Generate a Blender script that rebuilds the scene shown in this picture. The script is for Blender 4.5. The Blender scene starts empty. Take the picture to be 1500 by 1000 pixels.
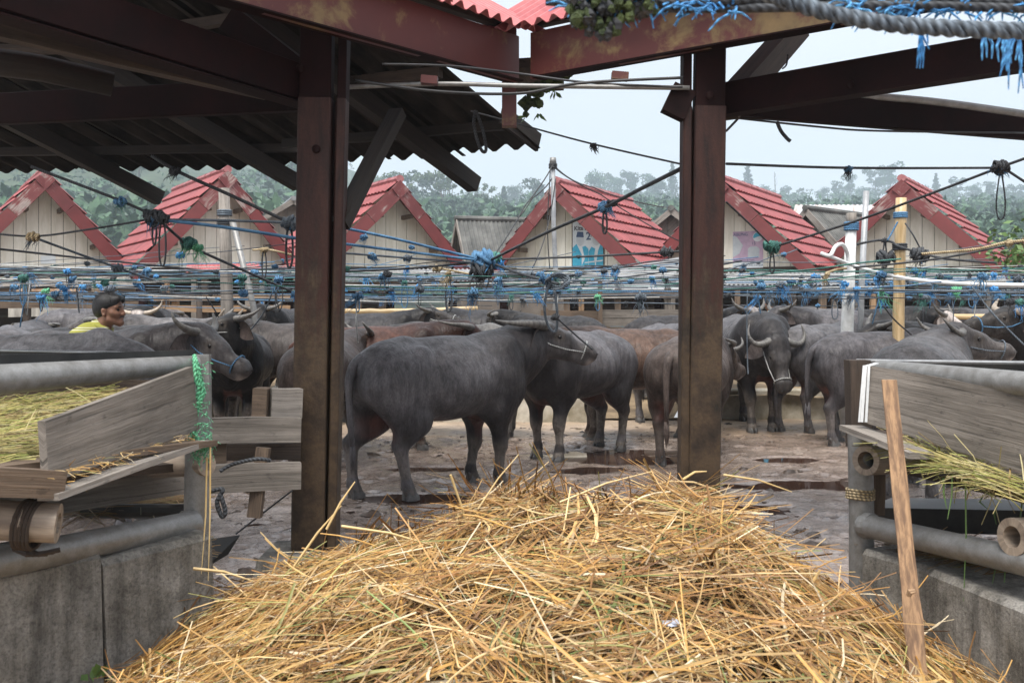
import bpy, math, random
import numpy as np
from mathutils import Vector, Matrix

random.seed(7)
rng = np.random.default_rng(7)
R = math.radians
scn = bpy.context.scene
COL = scn.collection

# ------------------------------------------------------------------ camera, sky, sun, exposure
CAMZ = 1.43
F = 1458.0            # focal length in pixels of the 1500 px wide photograph
HY = 455.0            # horizon row
cam_d = bpy.data.cameras.new('camera')
cam_d.sensor_width = 36.0
cam_d.lens = 36.0 * F / 1500.0
cam_d.shift_y = -(500.0 - HY) / 1500.0
cam_d.clip_start = 0.05
cam_d.clip_end = 3000.0
cam_d.dof.use_dof = True
cam_d.dof.focus_distance = 8.0
cam_d.dof.aperture_fstop = 9.0
cam = bpy.data.objects.new('camera', cam_d)
COL.objects.link(cam)
cam.location = (0, 0, CAMZ)
cam.rotation_euler = (R(90), 0, 0)
scn.camera = cam

SUN_EL, SUN_AZ = 63.0, 196.0          # azimuth clockwise from +Y: high sun behind the cloud, behind the camera
world = bpy.data.worlds.new('World')
scn.world = world
world.use_nodes = True
wn = world.node_tree
wn.nodes.clear()
out = wn.nodes.new('ShaderNodeOutputWorld')
sky = wn.nodes.new('ShaderNodeTexSky')
sky.sky_type = 'NISHITA'
sky.sun_disc = False
sky.sun_elevation = R(SUN_EL)
sky.sun_rotation = R(SUN_AZ)
sky.air_density = 1.0
sky.dust_density = 3.0
bg1 = wn.nodes.new('ShaderNodeBackground')
bg1.inputs['Strength'].default_value = 0.05
wn.links.new(sky.outputs['Color'], bg1.inputs['Color'])
# an even cloud deck: overcast gradient, tuned to brighten toward the zenith
tc = wn.nodes.new('ShaderNodeTexCoord')
sep = wn.nodes.new('ShaderNodeSeparateXYZ')
wn.links.new(tc.outputs['Generated'], sep.inputs[0])
mx = wn.nodes.new('ShaderNodeMath'); mx.operation = 'MAXIMUM'; mx.inputs[1].default_value = 0.0
wn.links.new(sep.outputs['Z'], mx.inputs[0])
ma = wn.nodes.new('ShaderNodeMath'); ma.operation = 'MULTIPLY_ADD'
ma.inputs[1].default_value = 1.1; ma.inputs[2].default_value = 0.62
pw_ = wn.nodes.new('ShaderNodeMath'); pw_.operation = 'POWER'; pw_.inputs[1].default_value = 1.4
wn.links.new(mx.outputs[0], pw_.inputs[0]); wn.links.new(pw_.outputs[0], ma.inputs[0])
cn = wn.nodes.new('ShaderNodeTexNoise'); cn.inputs['Scale'].default_value = 2.2; cn.inputs['Detail'].default_value = 5
wn.links.new(tc.outputs['Generated'], cn.inputs['Vector'])
cm = wn.nodes.new('ShaderNodeMapRange'); cm.inputs['To Min'].default_value = 0.9; cm.inputs['To Max'].default_value = 1.1
wn.links.new(cn.outputs['Fac'], cm.inputs['Value'])
mm = wn.nodes.new('ShaderNodeMath'); mm.operation = 'MULTIPLY'
wn.links.new(ma.outputs[0], mm.inputs[0]); wn.links.new(cm.outputs[0], mm.inputs[1])
bg2 = wn.nodes.new('ShaderNodeBackground')
bg2.inputs['Color'].default_value = (0.93, 0.96, 1.0, 1)
wn.links.new(mm.outputs[0], bg2.inputs['Strength'])
addn = wn.nodes.new('ShaderNodeAddShader')
wn.links.new(bg1.outputs[0], addn.inputs[0]); wn.links.new(bg2.outputs[0], addn.inputs[1])
wn.links.new(addn.outputs[0], out.inputs['Surface'])

sun_d = bpy.data.lights.new('sun', 'SUN')
sun_d.energy = 4.2
sun_d.angle = R(28)
sun_d.color = (1.0, 0.96, 0.9)
sun = bpy.data.objects.new('sun', sun_d)
COL.objects.link(sun)
_sd = Vector((math.sin(R(SUN_AZ)) * math.cos(R(SUN_EL)), math.cos(R(SUN_AZ)) * math.cos(R(SUN_EL)), math.sin(R(SUN_EL))))
sun.rotation_euler = (-_sd).to_track_quat('-Z', 'Y').to_euler()
sun.location = _sd * 30

scn.view_settings.view_transform = 'Standard'
scn.view_settings.look = 'None'
scn.view_settings.exposure = 0.10
scn.view_settings.gamma = 1.0
scn.view_settings.use_curve_mapping = False
scn.cycles.max_bounces = 6
scn.cycles.diffuse_bounces = 3
scn.cycles.glossy_bounces = 3
scn.cycles.volume_bounces = 1
scn.cycles.use_denoising = True

# ------------------------------------------------------------------ helpers
def P(px, py, D):
    """a point of the yard: photo column, photo row, metres from the camera"""
    return Vector(((px - 750.0) / F * D, D, CAMZ - (py - HY) / F * D))

def G(px, D, z=0.0):
    return Vector(((px - 750.0) / F * D, D, z))

def lin(r, g, b):
    f = lambda c: c / 12.92 if c <= 0.04045 else ((c + 0.055) / 1.055) ** 2.4
    return (f(r / 255.0), f(g / 255.0), f(b / 255.0))

def wloc(o):
    v = Vector((0, 0, 0))
    while o is not None:
        v += o.location
        o = o.parent
    return v

def tag(o, label=None, cat=None, group=None, kind=None):
    if label: o['label'] = label
    if cat: o['category'] = cat
    if group: o['group'] = group
    if kind: o['kind'] = kind
    return o

def empty(name, loc, label, cat, group=None, rz=0.0):
    o = bpy.data.objects.new(name, None)
    COL.objects.link(o)
    o.empty_display_size = 0.1
    o.location = loc
    o.rotation_euler = (0, 0, rz)
    return tag(o, label, cat, group)

def link(name, me, parent=None, loc=None):
    o = bpy.data.objects.new(name, me)
    COL.objects.link(o)
    if parent is not None: o.parent = parent
    if loc is not None: o.location = loc
    return o

def copy_tree(o, parent=None):
    c = o.copy()
    COL.objects.link(c)
    c.parent = parent
    for ch in list(o.children): copy_tree(ch, c)
    return c

class MB:
    """collects prisms, tubes and sheets; build() links them as ONE mesh"""
    def __init__(s):
        s.v, s.f, s.uv = [], [], []
    def quadface(s, idx, uvs):
        s.f.append(tuple(idx)); s.uv.append(uvs)
    def sweep(s, rings, us, closed=True, cap=True):
        """rings: list of lists of points; us: u coordinate of each ring"""
        n = len(rings[0]); b = len(s.v)
        per = [0.0]
        for k in range(n):
            per.append(per[-1] + (rings[0][(k + 1) % n] - rings[0][k]).length)
        for r in rings: s.v.extend([tuple(p) for p in r])
        for i in range(len(rings) - 1):
            for k in range(n if closed else n - 1):
                k2 = (k + 1) % n
                a, c = b + i * n + k, b + i * n + k2
                d, e = b + (i + 1) * n + k2, b + (i + 1) * n + k
                s.f.append((a, c, d, e))
                s.uv.append(((us[i], per[k]), (us[i], per[k + 1]), (us[i + 1], per[k + 1]), (us[i + 1], per[k])))
        if cap and closed:
            s.f.append(tuple(b + k for k in reversed(range(n))))
            s.uv.append(tuple((us[0] + 0.01 * k, per[k]) for k in reversed(range(n))))
            e0 = b + (len(rings) - 1) * n
            s.f.append(tuple(e0 + k for k in range(n)))
            s.uv.append(tuple((us[-1] + 0.01 * k, per[k]) for k in range(n)))
    def box(s, p0, p1, w, h, up=(0, 0, 1), ch=0.0, u0=None, w1=None, h1=None, jig=0.0):
        """beam from p0 to p1 (centre line), w sideways, h along up, chamfer ch"""
        p0, p1 = Vector(p0), Vector(p1); up = Vector(up)
        d = (p1 - p0); L = d.length; d.normalize()
        sd = up.cross(d)
        if sd.length < 1e-5: sd = Vector((1, 0, 0)).cross(d)
        sd.normalize(); u = d.cross(sd).normalized()
        w1 = w if w1 is None else w1; h1 = h if h1 is None else h1
        def sec(c, w, h):
            a, b = w / 2, h / 2
            if ch > 0:
                q = min(ch, a * 0.9, b * 0.9)
                pts = [(-a + q, -b), (a - q, -b), (a, -b + q), (a, b - q), (a - q, b), (-a + q, b), (-a, b - q), (-a, -b + q)]
            else:
                pts = [(-a, -b), (a, -b), (a, b), (-a, b)]
            return [c + sd * x + u * y for x, y in pts]
        if u0 is None: u0 = random.uniform(0, 20)
        ns = 1 if jig == 0 else max(2, int(L / 0.35))
        rings, us = [], []
        for i in range(ns + 1):
            t = i / ns
            c = p0.lerp(p1, t)
            j = jig if 0 < i < ns else jig * 0.4
            c = c + sd * random.uniform(-j, j) + u * random.uniform(-j, j)
            rings.append(sec(c, w + (w1 - w) * t + random.uniform(-j, j), h + (h1 - h) * t + random.uniform(-j, j)))
            us.append(u0 + L * t)
        s.sweep(rings, us)
        return s
    def hexa(s, a, b):
        """solid between two matching quads a and b (4 points each)"""
        a = [Vector(p) for p in a]; b = [Vector(p) for p in b]
        s.sweep([a, b], [0, (b[0] - a[0]).length])
        return s
    def slab(s, quad, th):
        """quad of 4 points thickened by th along its normal"""
        q = [Vector(p) for p in quad]
        n = (q[1] - q[0]).cross(q[3] - q[0]).normalized() * th
        b = len(s.v)
        lo = [p for p in q]; hi = [p + n for p in q]
        L = (q[1] - q[0]).length; W = (q[3] - q[0]).length
        u0 = random.uniform(0, 20)
        uv4 = [(u0, 0), (u0 + L, 0), (u0 + L, W), (u0, W)]
        s.v.extend([tuple(p) for p in lo + hi])
        s.f.append((b + 3, b + 2, b + 1, b)); s.uv.append((uv4[3], uv4[2], uv4[1], uv4[0]))
        s.f.append((b + 4, b + 5, b + 6, b + 7)); s.uv.append(tuple(uv4))
        for k in range(4):
            k2 = (k + 1) % 4
            s.f.append((b + k, b + k2, b + 4 + k2, b + 4 + k))
            if k % 2 == 0: s.uv.append(((u0, W), (u0 + L, W), (u0 + L, W + th), (u0, W + th)))
            else: s.uv.append(((u0, 0), (u0, W), (u0 + th, W), (u0 + th, 0)))
        return s
    def tube(s, pts, r, n=8, cap=True, squash=1.0):
        pts = [Vector(p) for p in pts]
        m = len(pts)
        rs = r if isinstance(r, (list, tuple)) else [r] * m
        T = []
        for i in range(m):
            t = pts[min(i + 1, m - 1)] - pts[max(i - 1, 0)]
            T.append(t.normalized() if t.length > 1e-9 else Vector((0, 0, 1)))
        ref = Vector((0, 0, 1)) if abs(T[0].z) < 0.9 else Vector((1, 0, 0))
        nx = T[0].cross(ref).normalized()
        rings, us, u = [], [], random.uniform(0, 9)
        for i in range(m):
            if i:
                u += (pts[i] - pts[i - 1]).length
                nx = nx - T[i] * nx.dot(T[i])
                nx = nx.normalized() if nx.length > 1e-6 else T[i].orthogonal().normalized()
            ny = T[i].cross(nx)
            rings.append([pts[i] + nx * (rs[i] * math.cos(2 * math.pi * k / n)) + ny * (rs[i] * squash * math.sin(2 * math.pi * k / n)) for k in range(n)])
            us.append(u)
        s.sweep(rings, us, cap=cap)
        return s
    def pipe(s, p0, p1, ro, ri, n=20, bend=None):
        """hollow pipe with open ends"""
        p0, p1 = Vector(p0), Vector(p1)
        d = (p1 - p0).normalized()
        nx = d.orthogonal().normalized(); ny = d.cross(nx)
        ring = lambda c, r: [c + nx * (r * math.cos(2 * math.pi * k / n)) + ny * (r * math.sin(2 * math.pi * k / n)) for k in range(n)]
        L = (p1 - p0).length
        u0 = random.uniform(0, 9)
        s.sweep([ring(p0, ri), ring(p0, ro), ring(p1, ro), ring(p1, ri), ring(p0, ri)], [u0, u0 + .02, u0 + L, u0 + L + .02, u0 + 2 * L], cap=False)
        return s
    def ball(s, c, r, n=8, m=6, sc=(1, 1, 1), rough=0.0):
        c = Vector(c); rings = []
        for i in range(m + 1):
            th = math.pi * (0.02 + 0.96 * i / m)
            rings.append([c + Vector((sc[0] * r * math.sin(th) * math.cos(2 * math.pi * k / n), sc[1] * r * math.sin(th) * math.sin(2 * math.pi * k / n), sc[2] * r * math.cos(th))) * (1 + random.uniform(-rough, rough)) for k in range(n)])
        s.sweep(rings, [r * i * 0.5 for i in range(m + 1)])
        return s
    def mesh(s, name, mat, off=Vector((0, 0, 0)), smooth=False):
        me = bpy.data.meshes.new(name)
        o = off
        me.from_pydata([(x - o.x, y - o.y, z - o.z) for x, y, z in s.v], [], s.f)
        if s.uv:
            ul = me.uv_layers.new(name='UVMap')
            ul.data.foreach_set('uv', [c for face in s.uv for p in face for c in p])
        if smooth:
            me.shade_smooth()
        if mat is not None: me.materials.append(mat)
        return me
    def build(s, name, mat, parent=None, smooth=False, local=False, base=None):
        if local: off = Vector((0, 0, 0))
        elif parent is not None: off = wloc(parent)
        elif base is not None: off = Vector(base)
        else:
            xs = [p[0] for p in s.v]; ys = [p[1] for p in s.v]; zs = [p[2] for p in s.v]
            off = Vector(((min(xs) + max(xs)) / 2, (min(ys) + max(ys)) / 2, min(zs)))
        me = s.mesh(name, mat, off, smooth)
        o = link(name, me, parent)
        if parent is None: o.location = off
        return o

def smooth_by_angle(o, deg=40):
    o.data.shade_smooth()
    try: o.data.set_sharp_from_angle(angle=R(deg))
    except Exception: pass
    return o

# ------------------------------------------------------------------ materials
def new_mat(name):
    m = bpy.data.materials.new(name); m.use_nodes = True
    nt = m.node_tree
    return m, nt, nt.nodes['Principled BSDF']

def nd(nt, t, **kw):
    n = nt.nodes.new(t)
    for k, v in kw.items():
        if k in ('operation', 'blend_type', 'data_type', 'noise_dimensions', 'feature', 'distance', 'attribute_name', 'attribute_type', 'interpolation_type', 'wave_type', 'bands_direction', 'clamp_factor', 'use_clamp'):
            setattr(n, k, v)
        else:
            n.inputs[k].default_value = v
    return n

def ramp(nt, stops):
    n = nt.nodes.new('ShaderNodeValToRGB')
    e = n.color_ramp.elements
    while len(e) < len(stops): e.new(0.5)
    for i, (p, c) in enumerate(stops):
        e[i].position = p
        e[i].color = (c[0], c[1], c[2], 1) if isinstance(c, (tuple, list)) else (c, c, c, 1)
    return n

def mixc(nt, fac, a, b, blend='MIX'):
    n = nt.nodes.new('ShaderNodeMix'); n.data_type = 'RGBA'; n.blend_type = blend
    for sock, val in ((n.inputs[0], fac), (n.inputs[6], a), (n.inputs[7], b)):
        if hasattr(val, 'links') or isinstance(val, bpy.types.NodeSocket): nt.links.new(val, sock)
        elif isinstance(val, (tuple, list)): sock.default_value = (val[0], val[1], val[2], 1)
        else: sock.default_value = val
    return n.outputs[2]

def coords(nt, kind, scale):
    """kind: 'uv', 'object' or 'world'"""
    mp = nt.nodes.new('ShaderNodeMapping')
    mp.inputs['Scale'].default_value = scale
    if kind == 'world':
        g = nt.nodes.new('ShaderNodeNewGeometry'); nt.links.new(g.outputs['Position'], mp.inputs['Vector'])
    else:
        t = nt.nodes.new('ShaderNodeTexCoord')
        nt.links.new(t.outputs['UV' if kind == 'uv' else 'Object'], mp.inputs['Vector'])
    return mp.outputs['Vector']

def noise(nt, vec, scale, detail=4, rough=0.55, dist=0.0):
    n = nt.nodes.new('ShaderNodeTexNoise')
    n.inputs['Scale'].default_value = scale; n.inputs['Detail'].default_value = detail
    n.inputs['Roughness'].default_value = rough; n.inputs['Distortion'].default_value = dist
    nt.links.new(vec, n.inputs['Vector'])
    return n.outputs['Fac']

def bump(nt, bsdf, h, strength, dist, prev=None):
    b = nt.nodes.new('ShaderNodeBump')
    b.inputs['Strength'].default_value = strength; b.inputs['Distance'].default_value = dist
    nt.links.new(h, b.inputs['Height'])
    if prev is not None: nt.links.new(prev, b.inputs['Normal'])
    nt.links.new(b.outputs[0], bsdf.inputs['Normal'])
    return b.outputs[0]

def wood(name, dark, light, rough=0.8, fine=26.0, dirt=0.35):
    """grain runs along u of every beam or board"""
    m, nt, b = new_mat(name)
    v = coords(nt, 'uv', (1.6, fine, 1))
    g = noise(nt, v, 1.0, 6, 0.65, 0.6)
    v2 = coords(nt, 'uv', (7, fine * 9, 1))
    g2 = noise(nt, v2, 1.0, 3, 0.6)
    w = coords(nt, 'world', (1, 1, 1))
    st = noise(nt, w, 2.3, 5, 0.6)
    c = ramp(nt, [(0.25, dark), (0.75, light)]); nt.links.new(g, c.inputs[0])
    c2 = mixc(nt, 0.45, c.outputs[0], g2, 'OVERLAY')
    r2 = ramp(nt, [(0.35, 1 - dirt), (0.65, 1.0)]); nt.links.new(st, r2.inputs[0])
    c3 = mixc(nt, 1.0, c2, r2.outputs[0], 'MULTIPLY')
    ck = noise(nt, coords(nt, 'uv', (0.9, 62, 1)), 1.0, 3, 0.55, 0.8)
    cr = ramp(nt, [(0.33, 0.35), (0.41, 1.0)]); nt.links.new(ck, cr.inputs[0])
    c3 = mixc(nt, 0.85, c3, mixc(nt, 1.0, c3, cr.outputs[0], 'MULTIPLY'))
    sp_ = noise(nt, coords(nt, 'uv', (14, 30, 1)), 1.0, 4, 0.7)
    cr2 = ramp(nt, [(0.30, 0.45), (0.42, 1.0), (0.68, 1.0), (0.78, 1.35)]); nt.links.new(sp_, cr2.inputs[0])
    c3 = mixc(nt, 0.8, c3, mixc(nt, 1.0, c3, cr2.outputs[0], 'MULTIPLY'))
    nt.links.new(c3, b.inputs['Base Color'])
    b.inputs['Roughness'].default_value = rough
    p = bump(nt, b, ck, 0.5, 0.006)
    p = bump(nt, b, g2, 0.35, 0.004, p)
    bump(nt, b, g, 0.3, 0.006, p)
    return m

def plain(name, c1, c2, scale=6.0, rough=0.6, rough2=None, bmp=0.2, bdist=0.004, metallic=0.0, kind='world', stretch=(1, 1, 1), lo=0.35, hi=0.65, detail=6, spec=0.5):
    m, nt, b = new_mat(name)
    v = coords(nt, kind, stretch)
    n1 = noise(nt, v, scale, detail, 0.62)
    n2 = noise(nt, v, scale * 7.3, 3, 0.6)
    c = ramp(nt, [(lo, c1), (hi, c2)]); nt.links.new(n1, c.inputs[0])
    cc = mixc(nt, 0.25, c.outputs[0], n2, 'OVERLAY')
    nt.links.new(cc, b.inputs['Base Color'])
    b.inputs['Metallic'].default_value = metallic
    b.inputs['Specular IOR Level'].default_value = spec
    if rough2 is None: b.inputs['Roughness'].default_value = rough
    else:
        rr = ramp(nt, [(lo, rough), (hi, rough2)]); nt.links.new(n1, rr.inputs[0]); nt.links.new(rr.outputs[0], b.inputs['Roughness'])
    if bmp: bump(nt, b, n2, bmp, bdist)
    return m

def peeled(name, paint, under, amount=0.5, kind='uv', stretch=(2, 14, 1), rough=0.6, scale=1.5, zmix=None):
    """paint flaking off to what lies beneath; zmix=(z0,z1): more wear lower down"""
    m, nt, b = new_mat(name)
    v = coords(nt, kind, stretch)
    n1 = noise(nt, v, scale, 8, 0.7, 0.3)
    w = coords(nt, 'world', (1, 1, 1))
    n2 = noise(nt, w, 1.7, 4, 0.6)
    s = nd(nt, 'ShaderNodeMath', operation='MULTIPLY_ADD'); s.inputs[1].default_value = 0.6
    nt.links.new(n2, s.inputs[0])
    h = nd(nt, 'ShaderNodeMath', operation='MULTIPLY'); h.inputs[1].default_value = 0.4
    nt.links.new(n1, h.inputs[0]); nt.links.new(h.outputs[0], s.inputs[2])
    val = s.outputs[0]
    if zmix:
        g = nt.nodes.new('ShaderNodeNewGeometry'); sp = nt.nodes.new('ShaderNodeSeparateXYZ')
        nt.links.new(g.outputs['Position'], sp.inputs[0])
        mr = nd(nt, 'ShaderNodeMapRange'); mr.inputs[1].default_value = zmix[0]; mr.inputs[2].default_value = zmix[1]
        mr.inputs[3].default_value = 0.28; mr.inputs[4].default_value = -0.12
        nt.links.new(sp.outputs['Z'], mr.inputs[0])
        a = nd(nt, 'ShaderNodeMath', operation='ADD'); nt.links.new(val, a.inputs[0]); nt.links.new(mr.outputs[0], a.inputs[1])
        val = a.outputs[0]
    t = 0.72 - 0.4 * amount
    c = ramp(nt, [(t - 0.035, 0.0), (t + 0.035, 1.0)]); nt.links.new(val, c.inputs[0])
    var = ramp(nt, [(0.3, tuple(x * 0.7 for x in paint)), (0.7, tuple(x * 1.15 for x in paint))]); nt.links.new(n2, var.inputs[0])
    var2 = ramp(nt, [(0.3, tuple(x * 0.55 for x in under)), (0.7, tuple(x * 1.2 for x in under))]); nt.links.new(n1, var2.inputs[0])
    cc = mixc(nt, c.outputs[0], var.outputs[0], var2.outputs[0])
    nt.links.new(cc, b.inputs['Base Color'])
    b.inputs['Roughness'].default_value = rough
    bump(nt, b, n1, 0.25, 0.004)
    return m
M = {}
M['wood_grey'] = wood('weathered_grey_wood', (0.10, 0.085, 0.07), (0.30, 0.265, 0.23))
M['wood_grey_light'] = wood('pale_grey_wood', (0.16, 0.14, 0.12), (0.40, 0.36, 0.32))
M['wood_dark'] = wood('dark_brown_wood', (0.028, 0.02, 0.015), (0.09, 0.062, 0.045))
M['wood_shade'] = wood('shaded_rafter_wood', (0.007, 0.0048, 0.0035), (0.026, 0.017, 0.0115))  # brown wood taken almost to black, under-roof shade put into its colour
M['wood_mid'] = wood('brown_wood', (0.07, 0.048, 0.034), (0.22, 0.155, 0.105))
M['wood_warm'] = wood('raw_plank_wood', (0.22, 0.13, 0.07), (0.50, 0.33, 0.19))
M['stick'] = peeled('bark_stick', (0.17, 0.10, 0.06), (0.36, 0.22, 0.12), 0.55, 'uv', (6, 30, 1), 0.75, 2.0)
M['bamboo'] = plain('bamboo', (0.42, 0.29, 0.14), (0.62, 0.47, 0.27), 3.0, 0.4, kind='uv', stretch=(1, 14, 1), bmp=0.1)
M['bamboo_old'] = plain('old_grey_bamboo', (0.17, 0.13, 0.10), (0.38, 0.31, 0.24), 3.0, 0.6, kind='uv', stretch=(1, 16, 1), bmp=0.25)
M['red_steel'] = peeled('red_painted_steel', (0.03, 0.007, 0.0065), (0.05, 0.035, 0.018), 0.30, 'world', (1, 1, 1), 0.55, 5.0)
M['red_fascia'] = peeled('red_painted_fascia', (0.10, 0.022, 0.018), (0.19, 0.125, 0.05), 0.44, 'world', (1, 1, 1), 0.5, 6.0)
M['red_post'] = None
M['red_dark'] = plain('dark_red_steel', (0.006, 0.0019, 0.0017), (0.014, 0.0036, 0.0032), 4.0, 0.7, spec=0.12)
M['barge'] = peeled('red_barge_board', (0.165, 0.034, 0.034), (0.34, 0.27, 0.24), 0.10, 'uv', (1.5, 16, 1), 0.65, 2.0)
M['barge_peel'] = peeled('peeled_barge_board', (0.17, 0.040, 0.040), (0.34, 0.28, 0.255), 0.38, 'uv', (1.5, 16, 1), 0.65, 2.0)
M['tile'] = plain('red_metal_tile', (0.165, 0.034, 0.034), (0.32, 0.073, 0.073), 2.6, 0.5, kind='world', stretch=(1, 1, .45), bmp=0.15, lo=0.28, hi=0.66)
M['tile_ridge'] = plain('ridge_tile', (0.27, 0.08, 0.085), (0.40, 0.17, 0.17), 5.0, 0.6, kind='world')
M['cream'] = plain('cream_painted_plank', (0.62, 0.60, 0.50), (0.84, 0.82, 0.73), 1.8, 0.6, kind='world', stretch=(3, 3, 0.5), lo=0.3, hi=0.7)
M['corr_red'] = plain('red_corrugated_sheet', (0.34, 0.075, 0.08), (0.46, 0.14, 0.14), 3.0, 0.5, kind='world')
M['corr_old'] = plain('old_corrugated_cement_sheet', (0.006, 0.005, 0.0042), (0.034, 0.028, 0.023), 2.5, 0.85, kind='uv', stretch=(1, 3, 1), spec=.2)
M['corr_grey'] = plain('grey_corrugated_sheet', (0.15, 0.155, 0.16), (0.30, 0.305, 0.31), 2.0, 0.5, kind='world', stretch=(1, 1, 1))
M['corr_dark'] = plain('mossy_dark_sheet', (0.06, 0.062, 0.058), (0.15, 0.15, 0.14), 2.0, 0.8, kind='world')
M['corr_rust'] = plain('rusty_zinc_sheet', (0.42, 0.25, 0.17), (0.50, 0.52, 0.54), 0.7, 0.5, kind='uv', stretch=(0.2, 2.5, 1), lo=0.38, hi=0.5)
M['zinc'] = plain('galvanised_steel', (0.19, 0.185, 0.175), (0.275, 0.275, 0.27), 21.0, 0.42, 0.55, 0.15, 0.002, metallic=0.4, kind='world')
M['zinc_pale'] = plain('pale_steel_pipe', (0.24, 0.25, 0.26), (0.42, 0.43, 0.44), 4.0, 0.45, kind='world', metallic=0.2)
M['zinc_dark'] = plain('dark_steel_plate', (0.015, 0.015, 0.015), (0.05, 0.048, 0.045), 4.0, 0.5, kind='world', metallic=0.3)
M['white_pvc'] = plain('white_pvc', (0.62, 0.63, 0.63), (0.78, 0.78, 0.77), 5.0, 0.4, bmp=0.05)
M['white_paint'] = plain('worn_white_post', (0.45, 0.45, 0.43), (0.66, 0.67, 0.66), 6.0, 0.6)
M['concrete'] = plain('stained_concrete', (0.045, 0.038, 0.03), (0.235, 0.225, 0.205), 2.2, 0.85, kind='world', bmp=0.5, bdist=0.006, lo=0.32, hi=0.60)
M['concrete_mossy'] = plain('mossy_kerb_concrete', (0.20, 0.17, 0.11), (0.54, 0.50, 0.42), 1.9, 0.9, kind='world', bmp=0.5, bdist=0.01, lo=0.36, hi=0.62)
M['concrete_pale'] = plain('pale_rough_plaster', (0.22, 0.21, 0.19), (0.48, 0.46, 0.42), 3.0, 0.9, kind='world', stretch=(2, 2, 0.6))
M['tarp'] = plain('grey_tarpaulin', (0.19, 0.195, 0.20), (0.27, 0.275, 0.28), 1.5, 0.6, kind='world')
M['black_plastic'] = plain('black_plastic', (0.012, 0.012, 0.012), (0.03, 0.028, 0.026), 5.0, 0.45)
def rope_mat(name, c1, c2):
    m, nt, b = new_mat(name)
    t = nt.nodes.new('ShaderNodeTexCoord')
    mp = nt.nodes.new('ShaderNodeMapping'); nt.links.new(t.outputs['UV'], mp.inputs['Vector'])
    mp.inputs['Rotation'].default_value = (0, 0, R(35)); mp.inputs['Scale'].default_value = (1, 1, 1)
    w = nt.nodes.new('ShaderNodeTexWave'); w.inputs['Scale'].default_value = 22.0; w.inputs['Distortion'].default_value = 1.0
    nt.links.new(mp.outputs[0], w.inputs['Vector'])
    v = coords(nt, 'world', (1, 1, 1)); n = noise(nt, v, 9.0, 4, 0.7)
    r = ramp(nt, [(0.35, c1), (0.65, c2)]); nt.links.new(n, r.inputs[0])
    c = mixc(nt, 0.5, r.outputs[0], w.outputs['Color'], 'OVERLAY')
    nt.links.new(c, b.inputs['Base Color']); b.inputs['Roughness'].default_value = 0.75
    bump(nt, b, w.outputs['Fac'], 0.6, 0.004)
    return m
M['rope_dark'] = rope_mat('dark_rope', (0.018, 0.02, 0.024), (0.06, 0.065, 0.072))
M['rope_slate'] = rope_mat('slate_rope', (0.05, 0.065, 0.085), (0.14, 0.17, 0.20))
M['rope_blue'] = rope_mat('blue_rope', (0.035, 0.11, 0.22), (0.10, 0.24, 0.40))
M['rope_bright'] = rope_mat('bright_blue_twine', (0.03, 0.19, 0.47), (0.10, 0.32, 0.58))
M['rope_teal'] = rope_mat('teal_rope', (0.02, 0.09, 0.08), (0.07, 0.22, 0.18))
M['rope_green'] = rope_mat('green_twine', (0.06, 0.30, 0.16), (0.16, 0.45, 0.25))
M['rope_tan'] = rope_mat('tan_rope', (0.22, 0.16, 0.08), (0.45, 0.36, 0.22))
M['rope_white'] = rope_mat('pale_rope', (0.30, 0.31, 0.30), (0.52, 0.52, 0.50))
M['wire'] = plain('black_cable', (0.012, 0.012, 0.013), (0.03, 0.03, 0.032), 5.0, 0.5, bmp=0)
M['moss'] = plain('moss', (0.02, 0.035, 0.014), (0.09, 0.12, 0.035), 30.0, 0.9, bmp=0.8, bdist=0.02)
M['fern'] = plain('small_green_leaf', (0.05, 0.11, 0.025), (0.12, 0.20, 0.05), 8.0, 0.5)
M['tape'] = plain('white_tape', (0.55, 0.57, 0.58), (0.72, 0.73, 0.73), 9.0, 0.45)
M['bluepaint'] = plain('blue_cloth', (0.02, 0.20, 0.32), (0.04, 0.30, 0.42), 9.0, 0.7)
M['pink'] = plain('pink_cloth', (0.50, 0.05, 0.12), (0.65, 0.10, 0.18), 9.0, 0.6)

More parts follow.
